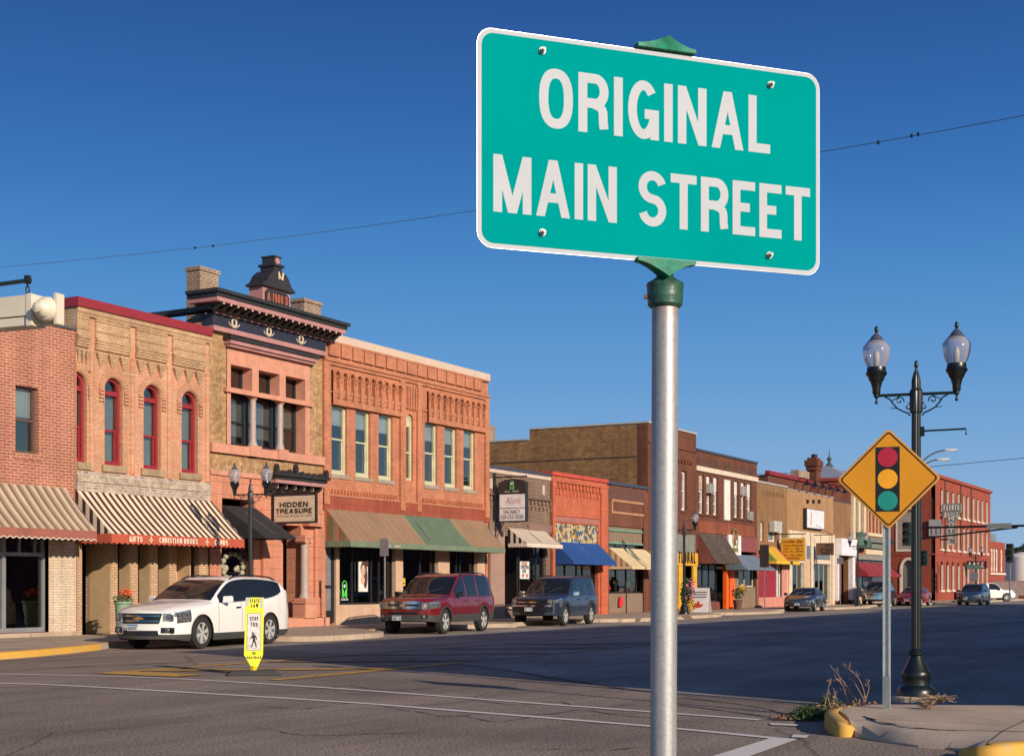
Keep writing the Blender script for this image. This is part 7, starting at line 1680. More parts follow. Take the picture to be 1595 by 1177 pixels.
def make_lamp(label,group):
    t=thing('street_lamp',label,'street lamp',(0,0,0),group)
    z0=.0
    MB().lathe([(.235,0),(.235,.07),(.22,.10),(.20,.12),(.17,.145),(.165,.21),(.168,.225),(.178,.25),(.18,.29),(.165,.315),(.135,.37),(.10,.44),(.075,.505),(.10,.525),(.102,.545),(.085,.56),(.088,.575),(.066,.60)],(0,0,z0),28).build('base',LGRN,t,smooth=True,angle=35)
    m=MB(); fl=[]
    N=32
    for r,h in ((.064,.58),(.062,2.0),(.056,3.55),(.078,3.56),(.08,3.60),(.08,3.82),(.075,3.84),(.058,3.86),(.056,3.96),(.035,4.05),(.016,4.10),(.014,4.115)): fl.append((r,h))
    V=[];fs=[]
    for r,h in fl:
        for k in range(N): rr=r*(1 if k%2 else .93); V.append((rr*math.cos(2*PI*k/N),rr*math.sin(2*PI*k/N),h))
    for i in range(len(fl)-1):
        for k in range(N): fs.append((i*N+k,i*N+(k+1)%N,(i+1)*N+(k+1)%N,(i+1)*N+k))
    m.add(V,fs+[tuple(range((len(fl)-1)*N,len(fl)*N))]); m.build('pole',LGRN,t,smooth=True,angle=25)
    MB().lathe([(.012,4.11),(.024,4.135),(.027,4.16),(.02,4.19),(.006,4.215)],(0,0,0),12).build('finial',LGRN,t,smooth=True,angle=50)
    za=3.79; AL=.485
    for s_ in (-1,1):
        d=lampd*s_; P=lambda a,z:(d.x*a,d.y*a,z)
        m=MB(); m.tube([P(.05,za),P(AL,za)],.019,8); m.ball(P(AL,za),.035,10)
        m.tube([P(AL,za),P(AL,za-.06)],.012,6); m.ball(P(AL,za-.085),.022,8)
        m.build('arm',LGRN,t,smooth=True,angle=50)
        m=MB()
        m.tube([P(.07,za-.27),P(.10,za-.235),P(.16,za-.21),P(.23,za-.17),P(.28,za-.11),P(.32,za-.05),P(.38,za-.02)],.010,6)
        m.tube([P(.16+ .055*(1-k/16)*math.cos(R(200-k*32))+.04, za-.075+.055*(1-k/16)*math.sin(R(200-k*32))) for k in range(14)],.008,6)
        m.tube([P(.10+.045*(1-k/14)*math.cos(R(90+k*34)),za-.155+.045*(1-k/14)*math.sin(R(90+k*34))) for k in range(12)],.008,6)
        m.tube([P(.22,za-.17),P(.31,za-.165)],.006,5); m.tube([P(.30,za-.075),P(.22,za-.03),P(.2,za-.015)],.007,5)
        m.build('scroll_bracket',LGRN,t,smooth=True,angle=60)
        c=(d.x*AL,d.y*AL,za)
        h_=MB().lathe([(.045,.02),(.05,.035),(.052,.09),(.068,.15),(.075,.175),(.098,.205),(.10,.225),(.13,.27),(.135,.285),(.122,.30),(.118,.335),(.115,.36),(.09,.365)],c,20).build('lamp_holder',LGRN,t,smooth=True,angle=35)
        V=[];fs=[];N=40;pf=[(.112,.36),(.137,.41),(.158,.47),(.170,.54),(.172,.61),(.160,.625),(.135,.66),(.105,.69)]
        for r,h in pf:
            for k in range(N): rr=r*(1 if k%2 else .985); V.append((c[0]+rr*math.cos(2*PI*k/N),c[1]+rr*math.sin(2*PI*k/N),c[2]+h))
        for i in range(len(pf)-1):
            for k in range(N): fs.append((i*N+k,i*N+(k+1)%N,(i+1)*N+(k+1)%N,(i+1)*N+k))
        m=MB(); m.add(V,fs); m.build('globe',GLOBE,t,smooth=True,angle=60)
        MB().lathe([(.03,.37),(.04,.42),(.045,.5),(.03,.56),(.005,.57)],c,12).build('bulb',plain('frosted_bulb',(.6,.6,.58,1),.3),h_,smooth=True)
        MB().lathe([(.108,.688),(.10,.70),(.078,.717),(.072,.735),(.05,.76),(.02,.79),(.016,.80)],c,20).build('lamp_cap',plain('grey_lamp_cap',(.16,.16,.2,1),.25,.6),t,smooth=True,angle=40)
        MB().lathe([(.012,.795),(.022,.81),(.026,.84),(.02,.865),(.005,.885)],c,10).build('lamp_finial',LGRN,t,smooth=True)
    return t
GRP='twin globe lamp posts'
lamp=make_lamp('dark green twin globe lamp post nearest the viewer beside the diamond sign',GRP)
spots=[((26.0*ratio(390),26.0),1.04,'twin globe lamp post standing behind the white car'),((63.0,25.5),1.06,'twin globe lamp post by the yellow shopfront'),((25.8*ratio(1336),25.8),1.06,'twin globe lamp post before the shop with the green half round canopy'),((25.5*ratio(1520),25.5),1.06,'twin globe lamp post in front of the hotel cafe sign')]
for (x,y),k,lb in spots:
    c=copy_tree(lamp); c.location=(x,y,CURB); c.scale=(k,k,k); c['label']=lb
lb_=gr(1427,1090,CURB); lamp.location=(lb_.x,lb_.y,CURB)
# banner rod only on the near post, concrete footing
m=MB(); d=lampd; z=EYE+(HY-678)/F*16.77-CURB
m.tube([(d.x*.06,d.y*.06,z),(d.x*.56,d.y*.56,z+.01),(d.x*.56,d.y*.56,z-.06)],.011,6); m.box(d.x*.06-.03,d.x*.06+.03,d.y*.06-.03,d.y*.06+.03,z-.06,z+.05); m.v=[(a/.94,b/.94,c/.94) for a,b,c in m.v]; o=m.build('banner_rod',LGRN,None); o.parent=lamp
ft_=thing('lamp_footing','round concrete footing under the nearest lamp post','footing',(lb_.x,lb_.y,CURB)); MB().lathe([(.29,0),(.29,.05),(.27,.065)],(lb_.x,lb_.y,CURB-.01),28).build('slab',CONC2,ft_); lamp.location.z=CURB+.05; lamp.scale=(.94,.94,.94)
# ---------------------------------------------------------------- hanging signs on the facades
def hang(label,pxl,pxr,pyt,pyb,Yl=FY-.15,name='hanging_sign'):
    s=Yl*ratio(pxl); Yr=ys(pxr,s); t=thing(name,label,'sign',(s,Yl,3)); z0=zs(pxr,pyb,s); z1=zs(pxr,pyt,s); return t,s,Yl,Yr,z0,z1
def xbox(t,s,Ya,Yb,z0,z1,th,name,mat,c=0): return MB().box(s-th/2+c,s+th/2+c,min(Ya,Yb),max(Ya,Yb),z0,z1).build(name,mat,t)
t,s,Yl,Yr,z0,z1=hang('cream board reading HIDDEN TREASURE in a black frame over the stone doorway',427,493.5,768,814)
xbox(t,s,Yl,Yr,z0,z1,.1,'frame',BLK); HB=plain('cream_sign_board',(.66,.50,.35,1),.6,var=.05); xbox(t,s,Yl-.06,Yr+.06,z0+.06,z1-.06,.02,'board',HB,-.06)
PH=Plane((s-.075,(Yl+Yr)/2,z0),(0,-1,0)); Hh=z1-z0; Wd=Yl-Yr; SER=plain('dark_brown_lettering',(.03,.015,.01,1),.6)
PH.text('lettering','HIDDEN',SER,t,-Wd*.33,Hh*.56,Hh*.17,Wd*.66,c=.003,t=.24,gap=.24,serif=.09); PH.text('lettering','TREASURE',SER,t,-Wd*.425,Hh*.34,Hh*.17,Wd*.85,c=.003,t=.22,gap=.2,serif=.08)
PH.ft('small_lettering','Christian Books & Gifts',plain('faded_brown_lettering',(.3,.18,.1,1),.6),t,0,Hh*.23,Hh*.07,Wd*.85,c=.003)
for a in (-1,1):
    for b in (.14,.86):
        m=MB()
        for k in range(4): m.poly([PH.P(a*Wd*.44+.035*math.cos(PI/2*k+j*PI/4)*(1 if j==0 else .45),Hh*b+.035*math.sin(PI/2*k+j*PI/4)*(1 if j==0 else .45),.003) for j in (0,1)]+[PH.P(a*Wd*.44,Hh*b,.003)])
        m.build('corner_star',SER,t,fix=False)
MB().tube([(s,FY,z1+.03),(s,Yr,z1+.03)],.03,6).tube([(s,FY,z1-.3),(s,FY-.35,z1+.02)],.02,5).build('bracket',BLK,t)
t,s,Yl,Yr,z0,z1=hang('black and white salon sign reading VACANCY with a phone number',778,821,745,811,FY-.3)
zm=z0+(z1-z0)*.66; GRN_=plain('green_logo_paint',(.12,.35,.08,1),.5)
pts=[(Yl,zm),(Yr,zm),(Yr,z1-.12)]+[((Yl+Yr)/2+(Yr-Yl)/2*math.cos(PI*k/10)*.8,z1-.12+.12*math.sin(PI*k/10)) for k in range(11)]+[(Yl,z1-.12)]
MB().prism(pts,s-.1,s+.1,'x').box(s-.1,s+.1,Yr,Yl,z0-.04,zm-.002).build('cabinet',BLK,t)
WP=plain('white_sign_face',(.72,.68,.68,1),.5); Wd=Yl-Yr; zq=z0+(zm-z0)*.47
xbox(t,s,Yl-.07,Yr+.05,z0+.02,zq-.015,.02,'lower_panel',WP,-.105); xbox(t,s,Yl-.07,Yr+.05,zq+.015,zm-.04,.02,'upper_panel',WP,-.105)
PV=Plane((s-.118,(Yl+Yr)/2,0),(0,-1,0)); GT=plain('grey_sign_text',(.12,.12,.13,1),.6)
PV.ft('lettering','VACANCY',GT,t,0,z0+(zq-z0)*.56,.17,Wd*.62,c=.003,bold=.01); PV.ft('lettering','320-352-2020',GT,t,0,z0+(zq-z0)*.18,.17,Wd*.82,c=.003,bold=.01)
PV.ft('script_lettering','Alure',plain('pale_red_script',(.62,.3,.28,1),.6),t,.05,zq+.16,(zm-zq)*.5,Wd*.55,c=.003,shear=.4)
salonlogo(s-.12,(Yl+Yr)/2,zm+.14,.4,t,GRN_,(0,-1,0),.016); scrib('small_lettering',WP,t,PV.P(0,zm+.05,.003),PV.x,PV.u,.05,Wd*.5)
MB().tube([(s,FY,z1+.1),(s,Yr,z1+.1)],.03,6).tube([(s,Yl-.1,z1-.1),(s,Yl-.1,z1+.1)],.02,5).tube([(s,Yr+.15,z1-.1),(s,Yr+.15,z1+.1)],.02,5).box(s-.03,s+.03,FY-.12,FY-.06,z0-.9,z1+.3).tube([(s,FY-.1,z0-.8),(s,Yl-.2,z0-.05)],.02,5).build('bracket',BLK,t)
t,s,Yl,Yr,z0,z1=hang('yellow hanging restaurant sign with red lettering and a phone number',1217,1255.5,837,873.5,FY-.3)
YS=plain('golden_sign_face',(.70,.34,.015,1),.5); xbox(t,s,Yl,Yr,z0,z1,.2,'cabinet',plain('cream_sign_edge',(.6,.48,.3,1),.6)); xbox(t,s,Yl-.06,Yr+.06,z0+.06,z1-.06,.02,'face',YS,-.105)
PY=Plane((s-.118,(Yl+Yr)/2,z0),(0,-1,0)); Hh=z1-z0; Wd=Yl-Yr; RDL=plain('dark_red_lettering',(.3,.05,.01,1),.6)
PY.ft('lettering','Golden Star',RDL,t,0,Hh*.78,Hh*.15,Wd*.86,c=.003,bold=.03,shear=.3)
for tx,b,w_ in (('Chinese Restaurant',.64,.8),('320-351-9990',.37,.84)): PY.ft('small_lettering',tx,RDL,t,0,Hh*b,Hh*.09,Wd*w_,c=.003,bold=.02)
for b,w_ in ((.5,.8),(.22,.8),(.09,.5)): scrib('small_lettering',RDL,t,PY.P(0,Hh*b,.003),PY.x,PY.u,Hh*.075,Wd*w_,seed=int(b*100))
MB().tube([(s,FY,z1+.25),(s,Yr,z1+.25)],.035,6).tube([(s,Yl-.2,z1),(s,Yl-.2,z1+.25)],.02,5).tube([(s,Yr+.2,z1),(s,Yr+.2,z1+.25)],.02,5).build('bracket',BLACK,t)
t,s,Yl,Yr,z0,z1=hang('small brown wooden hanging sign with faded lettering',1271.5,1298.5,845,864,FY-.3)
xbox(t,s,Yl,Yr,z0,z1,.14,'board',plain('brown_wood_sign',(.15,.07,.04,1),.7,var=.3,vs=5)); PW=Plane((s-.078,(Yl+Yr)/2,z0),(0,-1,0)); Hh=z1-z0; Wd=Yl-Yr
PLT=plain('faded_tan_lettering',(.35,.22,.15,1),.6); scrib('small_lettering',PLT,t,PW.P(.15,Hh*.55,.003),PW.x,PW.u,Hh*.2,Wd*.6,seed=4); scrib('small_lettering',PLT,t,PW.P(.15,Hh*.25,.003),PW.x,PW.u,Hh*.14,Wd*.55,seed=5)
MB().tube([(s,FY,z1+.55),(s,Yr,z1+.55)],.03,6).tube([(s,Yl-.3,z1),(s,Yl-.3,z1+.55)],.015,5).tube([(s,Yr+.3,z1),(s,Yr+.3,z1+.55)],.015,5).tube([(s,FY,z1+1.4),(s,Yr+.1,z1+.56)],.015,5).build('bracket',BLACK,t)
# white wall sign with a brown oval emblem
t=thing('wall_sign','white wall sign with brown oval emblem above the grey blue awning','sign',(sx(1141),FY,5)); z0,z1=zz(1141,864),zz(1141,833); a,b=sx(1131.5),sx(1151)
MB().box(a,b,FY-.14,FY-.06,z0,z1).build('board',plain('white_sign_face',(.72,.68,.68,1),.5),t)
OL=plain('olive_outline',(.2,.2,.05,1),.6); m=MB(); xc=(a+b)/2
m.tube([(xc+.42*math.cos(2*PI*k/20),FY-.15,(z0+z1)/2+.35+.62*math.sin(2*PI*k/20)) for k in range(20)],.05,5,closed=True); m.build('emblem_ring',OL,t); m=MB(); m.tube([(xc+.15*math.cos(a_),FY-.16,(z0+z1)/2+.3+.3*math.sin(a_)) for a_ in [k*.5 for k in range(10)]],.1,6); m.build('emblem',plain('brown_emblem',(.25,.1,.06,1),.6),t)
MB().box(xc-.55,xc+.55,FY-.15,FY-.142,z0+.18,z0+.42).build('emblem_bar',OL,t)
# ---------------------------------------------------------------- kerbside parking signs
def parksign(px,Y,label,ztop,signs,lean=0):
    s=Y*ratio(px); t=thing('parking_sign',label,'sign',(s,Y,CURB)); MB().tube([(s,Y,CURB),(s+lean,Y,ztop)],.03,8).build('post',METAL,t)
    for (z0,z1,w_,mt) in signs: MB().box(s-.05,s-.035,Y-w_/2,Y+w_/2,z0,z1).build('plate',mt,t)
    return t
GB=plain('grey_sign_back',(.28,.26,.28,1),.5,.4)
parksign(599.5,25.45,'slim grey post with small parking plates beside the dark red car',3.05,[(2.45,3.0,.32,GB)])
s_=25.0*ratio(1191); parksign(1191,25.0,'dark sign on a tall post in front of the crimson shopfront',3.7,[(2.5,3.7,.5,plain('dark_sign_back',(.035,.025,.025,1),.5))])
parksign(1309,25.6,'slim post in front of the cream shopfront pilaster',3.4,[(2.9,3.3,.4,GB)])
# ---------------------------------------------------------------- planter, flower wreath, sandwich board, flower pot
def leafcloud(mb,c,r,n,size,seed=1,flat=.8):
    rn=random.Random(seed)
    for k in range(n):
        while 1:
            v=Vector((rn.uniform(-1,1),rn.uniform(-1,1),rn.uniform(-1,1)))
            if v.length<1: break
        p=Vector(c)+Vector((v.x*r[0],v.y*r[1],v.z*r[2])); a=Vector((rn.uniform(-1,1),rn.uniform(-1,1),rn.uniform(-1,1))).normalized(); b=a.orthogonal().normalized(); s1=size*rn.uniform(.6,1.3)
        mb.add([p-a*s1,p+b*s1*.4,p+a*s1,p-b*s1*.4],[(0,1,2,3)])
LEAF=plain('green_leaves',(.05,.11,.03,1),.7,var=.4,vs=9); ORF=plain('orange_petals',(.75,.12,.03,1),.6); PKF=plain('pink_petals',(.55,.12,.22,1),.6); YLW=plain('yellow_petals',(.75,.45,.03,1),.6)
Y=27.6; s=Y*ratio(192); t=thing('planter','pale green planter with orange flowers left of the white car','plant pot',(s,Y,CURB))
MB().lathe([(.15,0),(.18,.1),(.22,.85),(.25,.88),(.25,.93),(.2,.93)],(s,Y,CURB),16).build('pot',plain('pale_green_pot',(.22,.33,.22,1),.7),t,smooth=True,angle=40)
m=MB(); leafcloud(m,(s,Y,CURB+1.0),(.28,.28,.12),200,.05,3); m.build('leaves',LEAF,t,fix=False); m=MB(); leafcloud(m,(s+.05,Y-.05,CURB+1.15),(.2,.2,.12),160,.05,4); m.build('flowers',ORF,t,fix=False)
Y=27.3; s=Y*ratio(1069); t=thing('flower_stand','colourful flower wreath stand beside the lamp post at the yellow shopfront','flowers',(s,Y,CURB))
m=MB(); leafcloud(m,(s,Y,CURB+.95),(.5,.25,.85),500,.12,5); m.build('leaves',LEAF,t,fix=False); m=MB(); leafcloud(m,(s+.1,Y-.15,CURB+1.1),(.45,.2,.75),160,.11,6); m.build('pink_flowers',PKF,t,fix=False); m=MB(); leafcloud(m,(s+.15,Y-.2,CURB+.4),(.4,.2,.4),110,.1,7); m.build('yellow_flowers',YLW,t,fix=False)
Y=27.2; s=Y*ratio(1080); t=thing('sandwich_board','white sandwich board with red drawing on the sidewalk by the yellow shopfront','sign',(s,Y,CURB))
m=MB(); w_=.95
m.add([(s,Y+.2,CURB),(s,Y-w_+.2,CURB),(s+.28,Y-w_+.2,CURB+1.25),(s+.28,Y+.2,CURB+1.25),(s+.05,Y+.2,CURB),(s+.05,Y-w_+.2,CURB),(s+.33,Y-w_+.2,CURB+1.25),(s+.33,Y+.2,CURB+1.25)],[(0,1,2,3),(4,5,6,7),(0,1,5,4),(1,2,6,5),(2,3,7,6),(3,0,4,7)])
m.build('front_board',WP,t); m=MB(); m.add([(s+.65,Y+.2,CURB),(s+.65,Y-w_+.2,CURB),(s+.36,Y-w_+.2,CURB+1.25),(s+.36,Y+.2,CURB+1.25)],[(0,1,2,3)]); m.build('rear_board',WP,t,fix=False)
m=MB(); f_=lambda a,b:(s+.28*(b/1.25)-.012,Y+.2-a,CURB+b); m.poly([f_(.2,.2),f_(.6,.25),f_(.75,.4),f_(.5,.42),f_(.45,.6),f_(.35,.45),f_(.15,.4)]); m.build('red_drawing',plain('red_print',(.5,.05,.04,1),.6),t,fix=False)
m=MB(); 
for b in (.75,.88,1.0): m.poly([f_(.15,b),f_(.85,b),f_(.85,b+.05),f_(.15,b+.05)])
m.build('board_writing',plain('grey_sign_text',(.12,.12,.13,1),.6),t,fix=False)
Y=28.0; s=Y*ratio(1149); t=thing('flower_pot','small pot of yellow flowers beside the orange door frame','plant pot',(s,Y,CURB)); MB().lathe([(.2,0),(.28,.5),(.3,.55)],(s,Y,CURB),12).build('pot',plain('dark_brown_wood',(.12,.05,.035,1),.7),t); m=MB(); leafcloud(m,(s,Y,CURB+.95),(.4,.4,.35),160,.1,8); m.build('leaves',LEAF,t,fix=False); m=MB(); leafcloud(m,(s+.1,Y-.2,CURB+1.2),(.4,.3,.25),90,.1,9); m.build('flowers',YLW,t,fix=False)
# ---------------------------------------------------------------- hotel signs
t,s,Yl,Yr,z0,z1=hang('tall grey hotel sign reading PALMER HOUSE HOTEL projecting from the red hotel',1468,1497,783.5,846,FY-.2)
W_=Yl-Yr; cY=(Yl+Yr)/2; zq=z1-(z1-z0)*.23; SG=plain('grey_sign_metal',(.17,.18,.16,1),.5); h2_=W_*.2
MB().prism([(cY-W_/2,zq+.2),(cY-h2_*1.0,zq-.9),(cY-h2_,z0),(cY+h2_,z0),(cY+h2_,zq-.9),(cY+W_/2,zq+.2),(cY+W_/2,z1),(cY-W_/2,z1)],s-.2,s+.2,'x').build('cabinet',SG,t)
PP=Plane((s-.21,cY,0),(0,-1,0)); LW=plain('pale_lettering',(.62,.58,.52,1),.6)
PP.text('lettering','PALMER',LW,t,-W_*.42,z1-.62,.5,W_*.84,c=.01,t=.2,gap=.2); PP.text('lettering','HOUSE',LW,t,-W_*.36,z1-1.3,.5,W_*.72,c=.01,t=.2,gap=.2)
for k,ch in enumerate('HOTEL'): PP.text('lettering',ch,LW,t,-.26,zq-.55-(zq-z0)/5.2*(k+.4)-.0,.46,.5,c=.01,t=.24)
MB().tube([(s,FY,z1-.3),(s,Yl+.1,z1-.3)],.08,5).tube([(s,FY,z0+.4),(s,Yl-.5,z0+.4)],.08,5).build('bracket',BLACK,t)
t,s,Yl,Yr,z0,z1=hang('black cafe sign with white and red letters on the hotel front',1506,1537,873,885,FY-.2)
xbox(t,s,Yl,Yr,z0,z1,.4,'cabinet',BLK); PC=Plane((s-.21,(Yl+Yr)/2,0),(0,-1,0)); W_=Yl-Yr
PC.text('lettering','CA',plain('white_neon_letter',(.8,.76,.74,1),.5),t,-W_*.38,z0+.12,z1-z0-.24,W_*.34,c=.01,t=.26,gap=.3); PC.text('lettering','FE',plain('rose_letter',(.7,.35,.33,1),.5),t,W_*.04,z0+.12,z1-z0-.24,W_*.34,c=.01,t=.26,gap=.3)
t,s,Yl,Yr,z0,z1=hang('pale blank sign at the corner of the hotel',1447,1466,808.5,834,ys(1447,133.0)); xbox(t,s,Yl,Yr,z0,z1,.12,'board',plain('pale_grey_sign',(.36,.33,.33,1),.6)); m=MB()
for k in range(4): m.box(s-.08,s-.065,Yl-.3-k*.42,Yl-.22-k*.42,z0+.1,z0+(z1-z0)*.5)
m.build('print',GT,t); MB().tube([(s,FY,z1-.2),(s,Yl,z1-.2)],.06,5).build('bracket',BLACK,t)
# ---------------------------------------------------------------- far signal pole with mast arm and two curved luminaires
px_=114.8; py_=114.8/ratio(1433)
t=thing('traffic_signal','far corner signal pole with long mast arm over the street and two curved light arms','traffic signal',(px_,py_,CURB)); Dq=dep(px_,py_); zzq=lambda y:EYE+(HY-y)/F*Dq
MB().lathe([(.2,CURB),(.17,2),(.13,zzq(722))],(px_,py_,0),12).build('pole',BLACK,t)
ye=py_-15.5; za=zzq(821.5)
m=MB(); m.tube([(px_,py_,za),(px_,ye,za+.0)],.09,6); m.tube([(px_,py_,zzq(839)),(px_,ys(1585,px_),za-.12)],.07,6); m.build('mast_arm',BLACK,t)
MB().box(px_-.13,px_-.10,ys(1576,px_),ys(1537,px_),za-.2,za+.22).build('arm_sign',plain('dull_grey_plate',(.25,.26,.25,1),.5,.2),t)
def sighead(par,x,y,z,k=1,back=False,name='signal_head'):
    h=MB().box(x-.15*k,x+.15*k,y-.19*k,y+.19*k,z-.55*k,z+.55*k).build(name,plain('dark_green_signal_housing',(.012,.04,.035,1),.5),par)
    for i in range(3):
        zc=z+(.36-.36*i)*k; m=MB(); n=10
        m.tube([(x-.15*k,y+.15*k*math.cos(PI*j/n),zc+.15*k*math.sin(PI*j/n)) for j in range(n+1)],.012,4); 
        for j in range(n):
            a0,a1=PI*j/n,PI*(j+1)/n; m.quad((x-.15*k,y+.15*k*math.cos(a0),zc+.15*k*math.sin(a0)),(x-.15*k,y+.15*k*math.cos(a1),zc+.15*k*math.sin(a1)),(x-.38*k,y+.15*k*math.cos(a1),zc+.15*k*math.sin(a1)),(x-.38*k,y+.15*k*math.cos(a0),zc+.15*k*math.sin(a0)))
        m.build('visor',BLACK,h,fix=False); MB().lathe([(.13*k,-.16*k),(.13*k,-.155*k)],(x,y,zc),12,'x').build('lens',plain('dark_signal_lens',(.03,.02,.02,1),.2),h)
    return h
sighead(t,px_,ys(1413,px_),zzq(831),1.7); MB().tube([(px_,ys(1413,px_),zzq(831)),(px_,py_,zzq(831))],.05,5).build('side_bracket',BLACK,t)
sighead(t,px_,ys(1441,px_),zzq(869),1.1); MB().tube([(px_,ys(1441,px_),zzq(869)),(px_,py_,zzq(869))],.05,5).build('side_bracket',BLACK,t)
for (xe,yy,x0) in ((1474,703,0),(1462,717,1)):
    ze=zzq(yy); Ye=ys(xe,px_); Zs=zzq(722 if not x0 else 730)
    pts=[(px_,py_+(Ye-py_)*q,Zs+(ze-Zs)*(1-(1-q)**2.2)) for q in [i/8 for i in range(9)]]
    MB().tube(pts,.06,6).build('light_arm',METAL,t); lum=MB(); lum.add([(px_-.15,Ye+.1,ze-.05),(px_+.15,Ye+.1,ze-.05),(px_+.22,Ye-.5,ze-.12),(px_+.12,Ye-.9,ze-.05),(px_-.12,Ye-.9,ze-.05),(px_-.22,Ye-.5,ze-.12),(px_-.1,Ye+.05,ze+.12),(px_+.1,Ye+.05,ze+.12),(px_,Ye-.8,ze+.1)],[(0,1,2,3,4,5),(0,6,7,1),(1,7,8,3,2),(0,5,4,8,6),(6,8,7),(3,8,4)]); lum.build('luminaire',plain('pale_luminaire',(.6,.6,.62,1),.4),t)
# second signal post beyond, plus small green street name sign
x2=131.0; y2=x2/ratio(1573); t=thing('traffic_signal','distant dark signal head on a grey post near the storage tank','traffic signal',(x2,y2,0)); MB().tube([(x2,y2,0),(x2,y2,4.6)],.08,6).build('post',METAL,t); sighead(t,x2,y2+.0,4.4,1.5)
x3=128.; y3=x3/ratio(1517); t=thing('street_name_sign','small green street name sign on a post below the cafe sign','sign',(x3,y3,0)); MB().tube([(x3,y3,0),(x3,y3,3.3)],.05,6).build('post',METAL,t); MB().box(x3-.03,x3+.03,y3-.6,y3+.6,2.95,3.35).build('plate',plain('weathered_green_plate',(.12,.2,.15,1),.5),t); MB().box(x3-.05,x3-.035,y3-.35,y3+.35,1.9,2.7).build('small_plate',GB,t)
hy=thing('bollard','white post with yellow top standing at the hotel corner','bollard',(131.6,0,0)); ybo=131.6/ratio(1447.5); MB().lathe([(.14,CURB),(.14,2.0),(.1,2.05)],(131.6,ybo,0),10).build('post',WP,hy); MB().lathe([(.16,2.0),(.2,2.3),(.1,2.75),(.02,2.9)],(131.6,ybo,0),10).build('top',YLW,hy); hy.location=(0,0,0)
# ---------------------------------------------------------------- signal beam entering at top left
bt=thing('mast_arm','cream box section mast arm with round end cap and dark hanger rod','signal arm')
D0_=18.0; e0=at(0,490,D0_); dirb=(RGT*.92-FWD*.39).normalized(); dirb.z=0
CRP2=plain('cream_enamel',(.66,.58,.45,1),.4,var=.05,vs=2,coat=.2)
endp=hit(53,486,e0,dirb.cross(UP)); 
Bm=Plane((e0.x,e0.y,e0.z),dirb)
a1=Bm.uv(53,486)[0]; hb=(46/F*D0_)/2
b_c=0
def bb(z0,z1,c,name,mat,a0=-4.5,a1_=a1,th=.16):
    m=MB(); m.add([Bm.P(a,b,cc) for a in (a0,a1_) for b,cc in ((z0,-th),(z1,-th),(z1,c),(z0,c))],[(0,1,2,3),(7,6,5,4),(0,4,5,1),(1,5,6,2),(2,6,7,3),(3,7,4,0)]); return m.build(name,mat,bt)
bb(-hb,-hb*.42,.10,'lower_beam',CRP2); bb(-hb*.36,hb,.12,'upper_beam',CRP2)
bb(-hb*.42,-hb*.36,.09,'groove',BLACK)
m=MB(); W2=Bm.uv(96,486)[0]
fl=rrect(.09,hb*2.15,.02,4)
for (aa,w2) in ((a1+.03,.07),):
    Bm.plate([(aa+p[0]*.9,p[1]) for p in fl],-.12,.13,'end_flange',CRP2,bt)
Bm.plate([(W2-.05+p[0]*.5,p[1]*.96) for p in fl],-.08,.06,'end_flange',CRP2,bt)
Bm.plate([(a1+.05,-hb*.95),(W2-.06,-hb*.95),(W2-.06,hb*.85),(a1+.05,hb*.85)],-.1,-.06,'end_plate',CRP2,bt)
cm_=(a1+.05+W2)/2; m=MB()
V=[]
prof=[(.17,-.08),(.19,.0),(.175,.06),(.165,.075),(.15,.08),(.12,.14),(.085,.165),(.08,.2),(.03,.215),(.001,.22)]
for r,h in prof:
    for k in range(20): V.append(Bm.P(cm_+r*.85*math.cos(2*PI*k/20),r*.85*math.sin(2*PI*k/20),h+.03))
m.add(V,[(i*20+k,i*20+(k+1)%20,(i+1)*20+(k+1)%20,(i+1)*20+k) for i in range(len(prof)-1) for k in range(20)]); m.build('round_boss',CRP2,bt,smooth=True,angle=40)
hz_=Bm.uv(43,438)
m=MB(); m.tube([Bm.P(-4.5,hz_[1]-.09,.0),Bm.P(hz_[0]+.05,hz_[1]+.01,.0)],.028,8); m.build('hanger_rod',plain('dark_green_rod',(.015,.03,.03,1),.4),bt)
m=MB(); m.tube([Bm.P(hz_[0],hz_[1]+.04,0),Bm.P(hz_[0],hb+.13,0)],.012,6); m.tube([Bm.P(hz_[0]+.025*math.cos(a),hb+.09+.05*math.sin(a),0) for a in [2*PI*k/10 for k in range(10)]],.01,5,closed=True); m.box(*(lambda p:(p.x-.03,p.x+.03,p.y-.03,p.y+.03,p.z-.05,p.z+.05))(Bm.P(hz_[0],hz_[1]+.02,0))); m.build('hook',BLACK,bt)
pq=Bm.P(-4.5,0,0); MB().lathe([(.22,0),(.18,.4),(.14,6.2)],(pq.x,pq.y,0),16).build('pole',CRP2,bt)
# ---------------------------------------------------------------- overhead wires
wr=thing('overhead_wire','thin overhead wire crossing the sky behind the teal sign','wire')
m=MB(); pts=[at(-700,478,46),at(-100,425,39),at(0,416.5,38),at(320,384,34),at(740,328,29),at(1283,236,23),at(1595,180,20.5),at(2200,60,16)]
sm_=[Vector(p) for p in smoothline([tuple(p) for p in pts],6)]
m.tube(sm_,.0055,6); m.build('cable',plain('grey_cable',(.08,.09,.11,1),.6),wr)
for px,py,D in ((304,385.5,34.2),(332,382.5,33.8),(1368,221,22.3),(1430,208,21.8),(1420,210.5,21.9)):
    p=at(px,py,D); MB().box(p.x-.022,p.x+.022,p.y-.015,p.y+.015,p.z-.035,p.z+.015).build('cable_clamp',BLACK,wr)
w2=thing('overhead_wire','faint distant overhead wire above the hotel','wire'); m=MB(); m.tube([at(900,741,260),at(1180,738,200),at(1400,731,150),at(1595,713,130),at(1800,690,120)],.03,5); m.build('cable',plain('grey_cable',(.08,.09,.11,1),.6),w2)
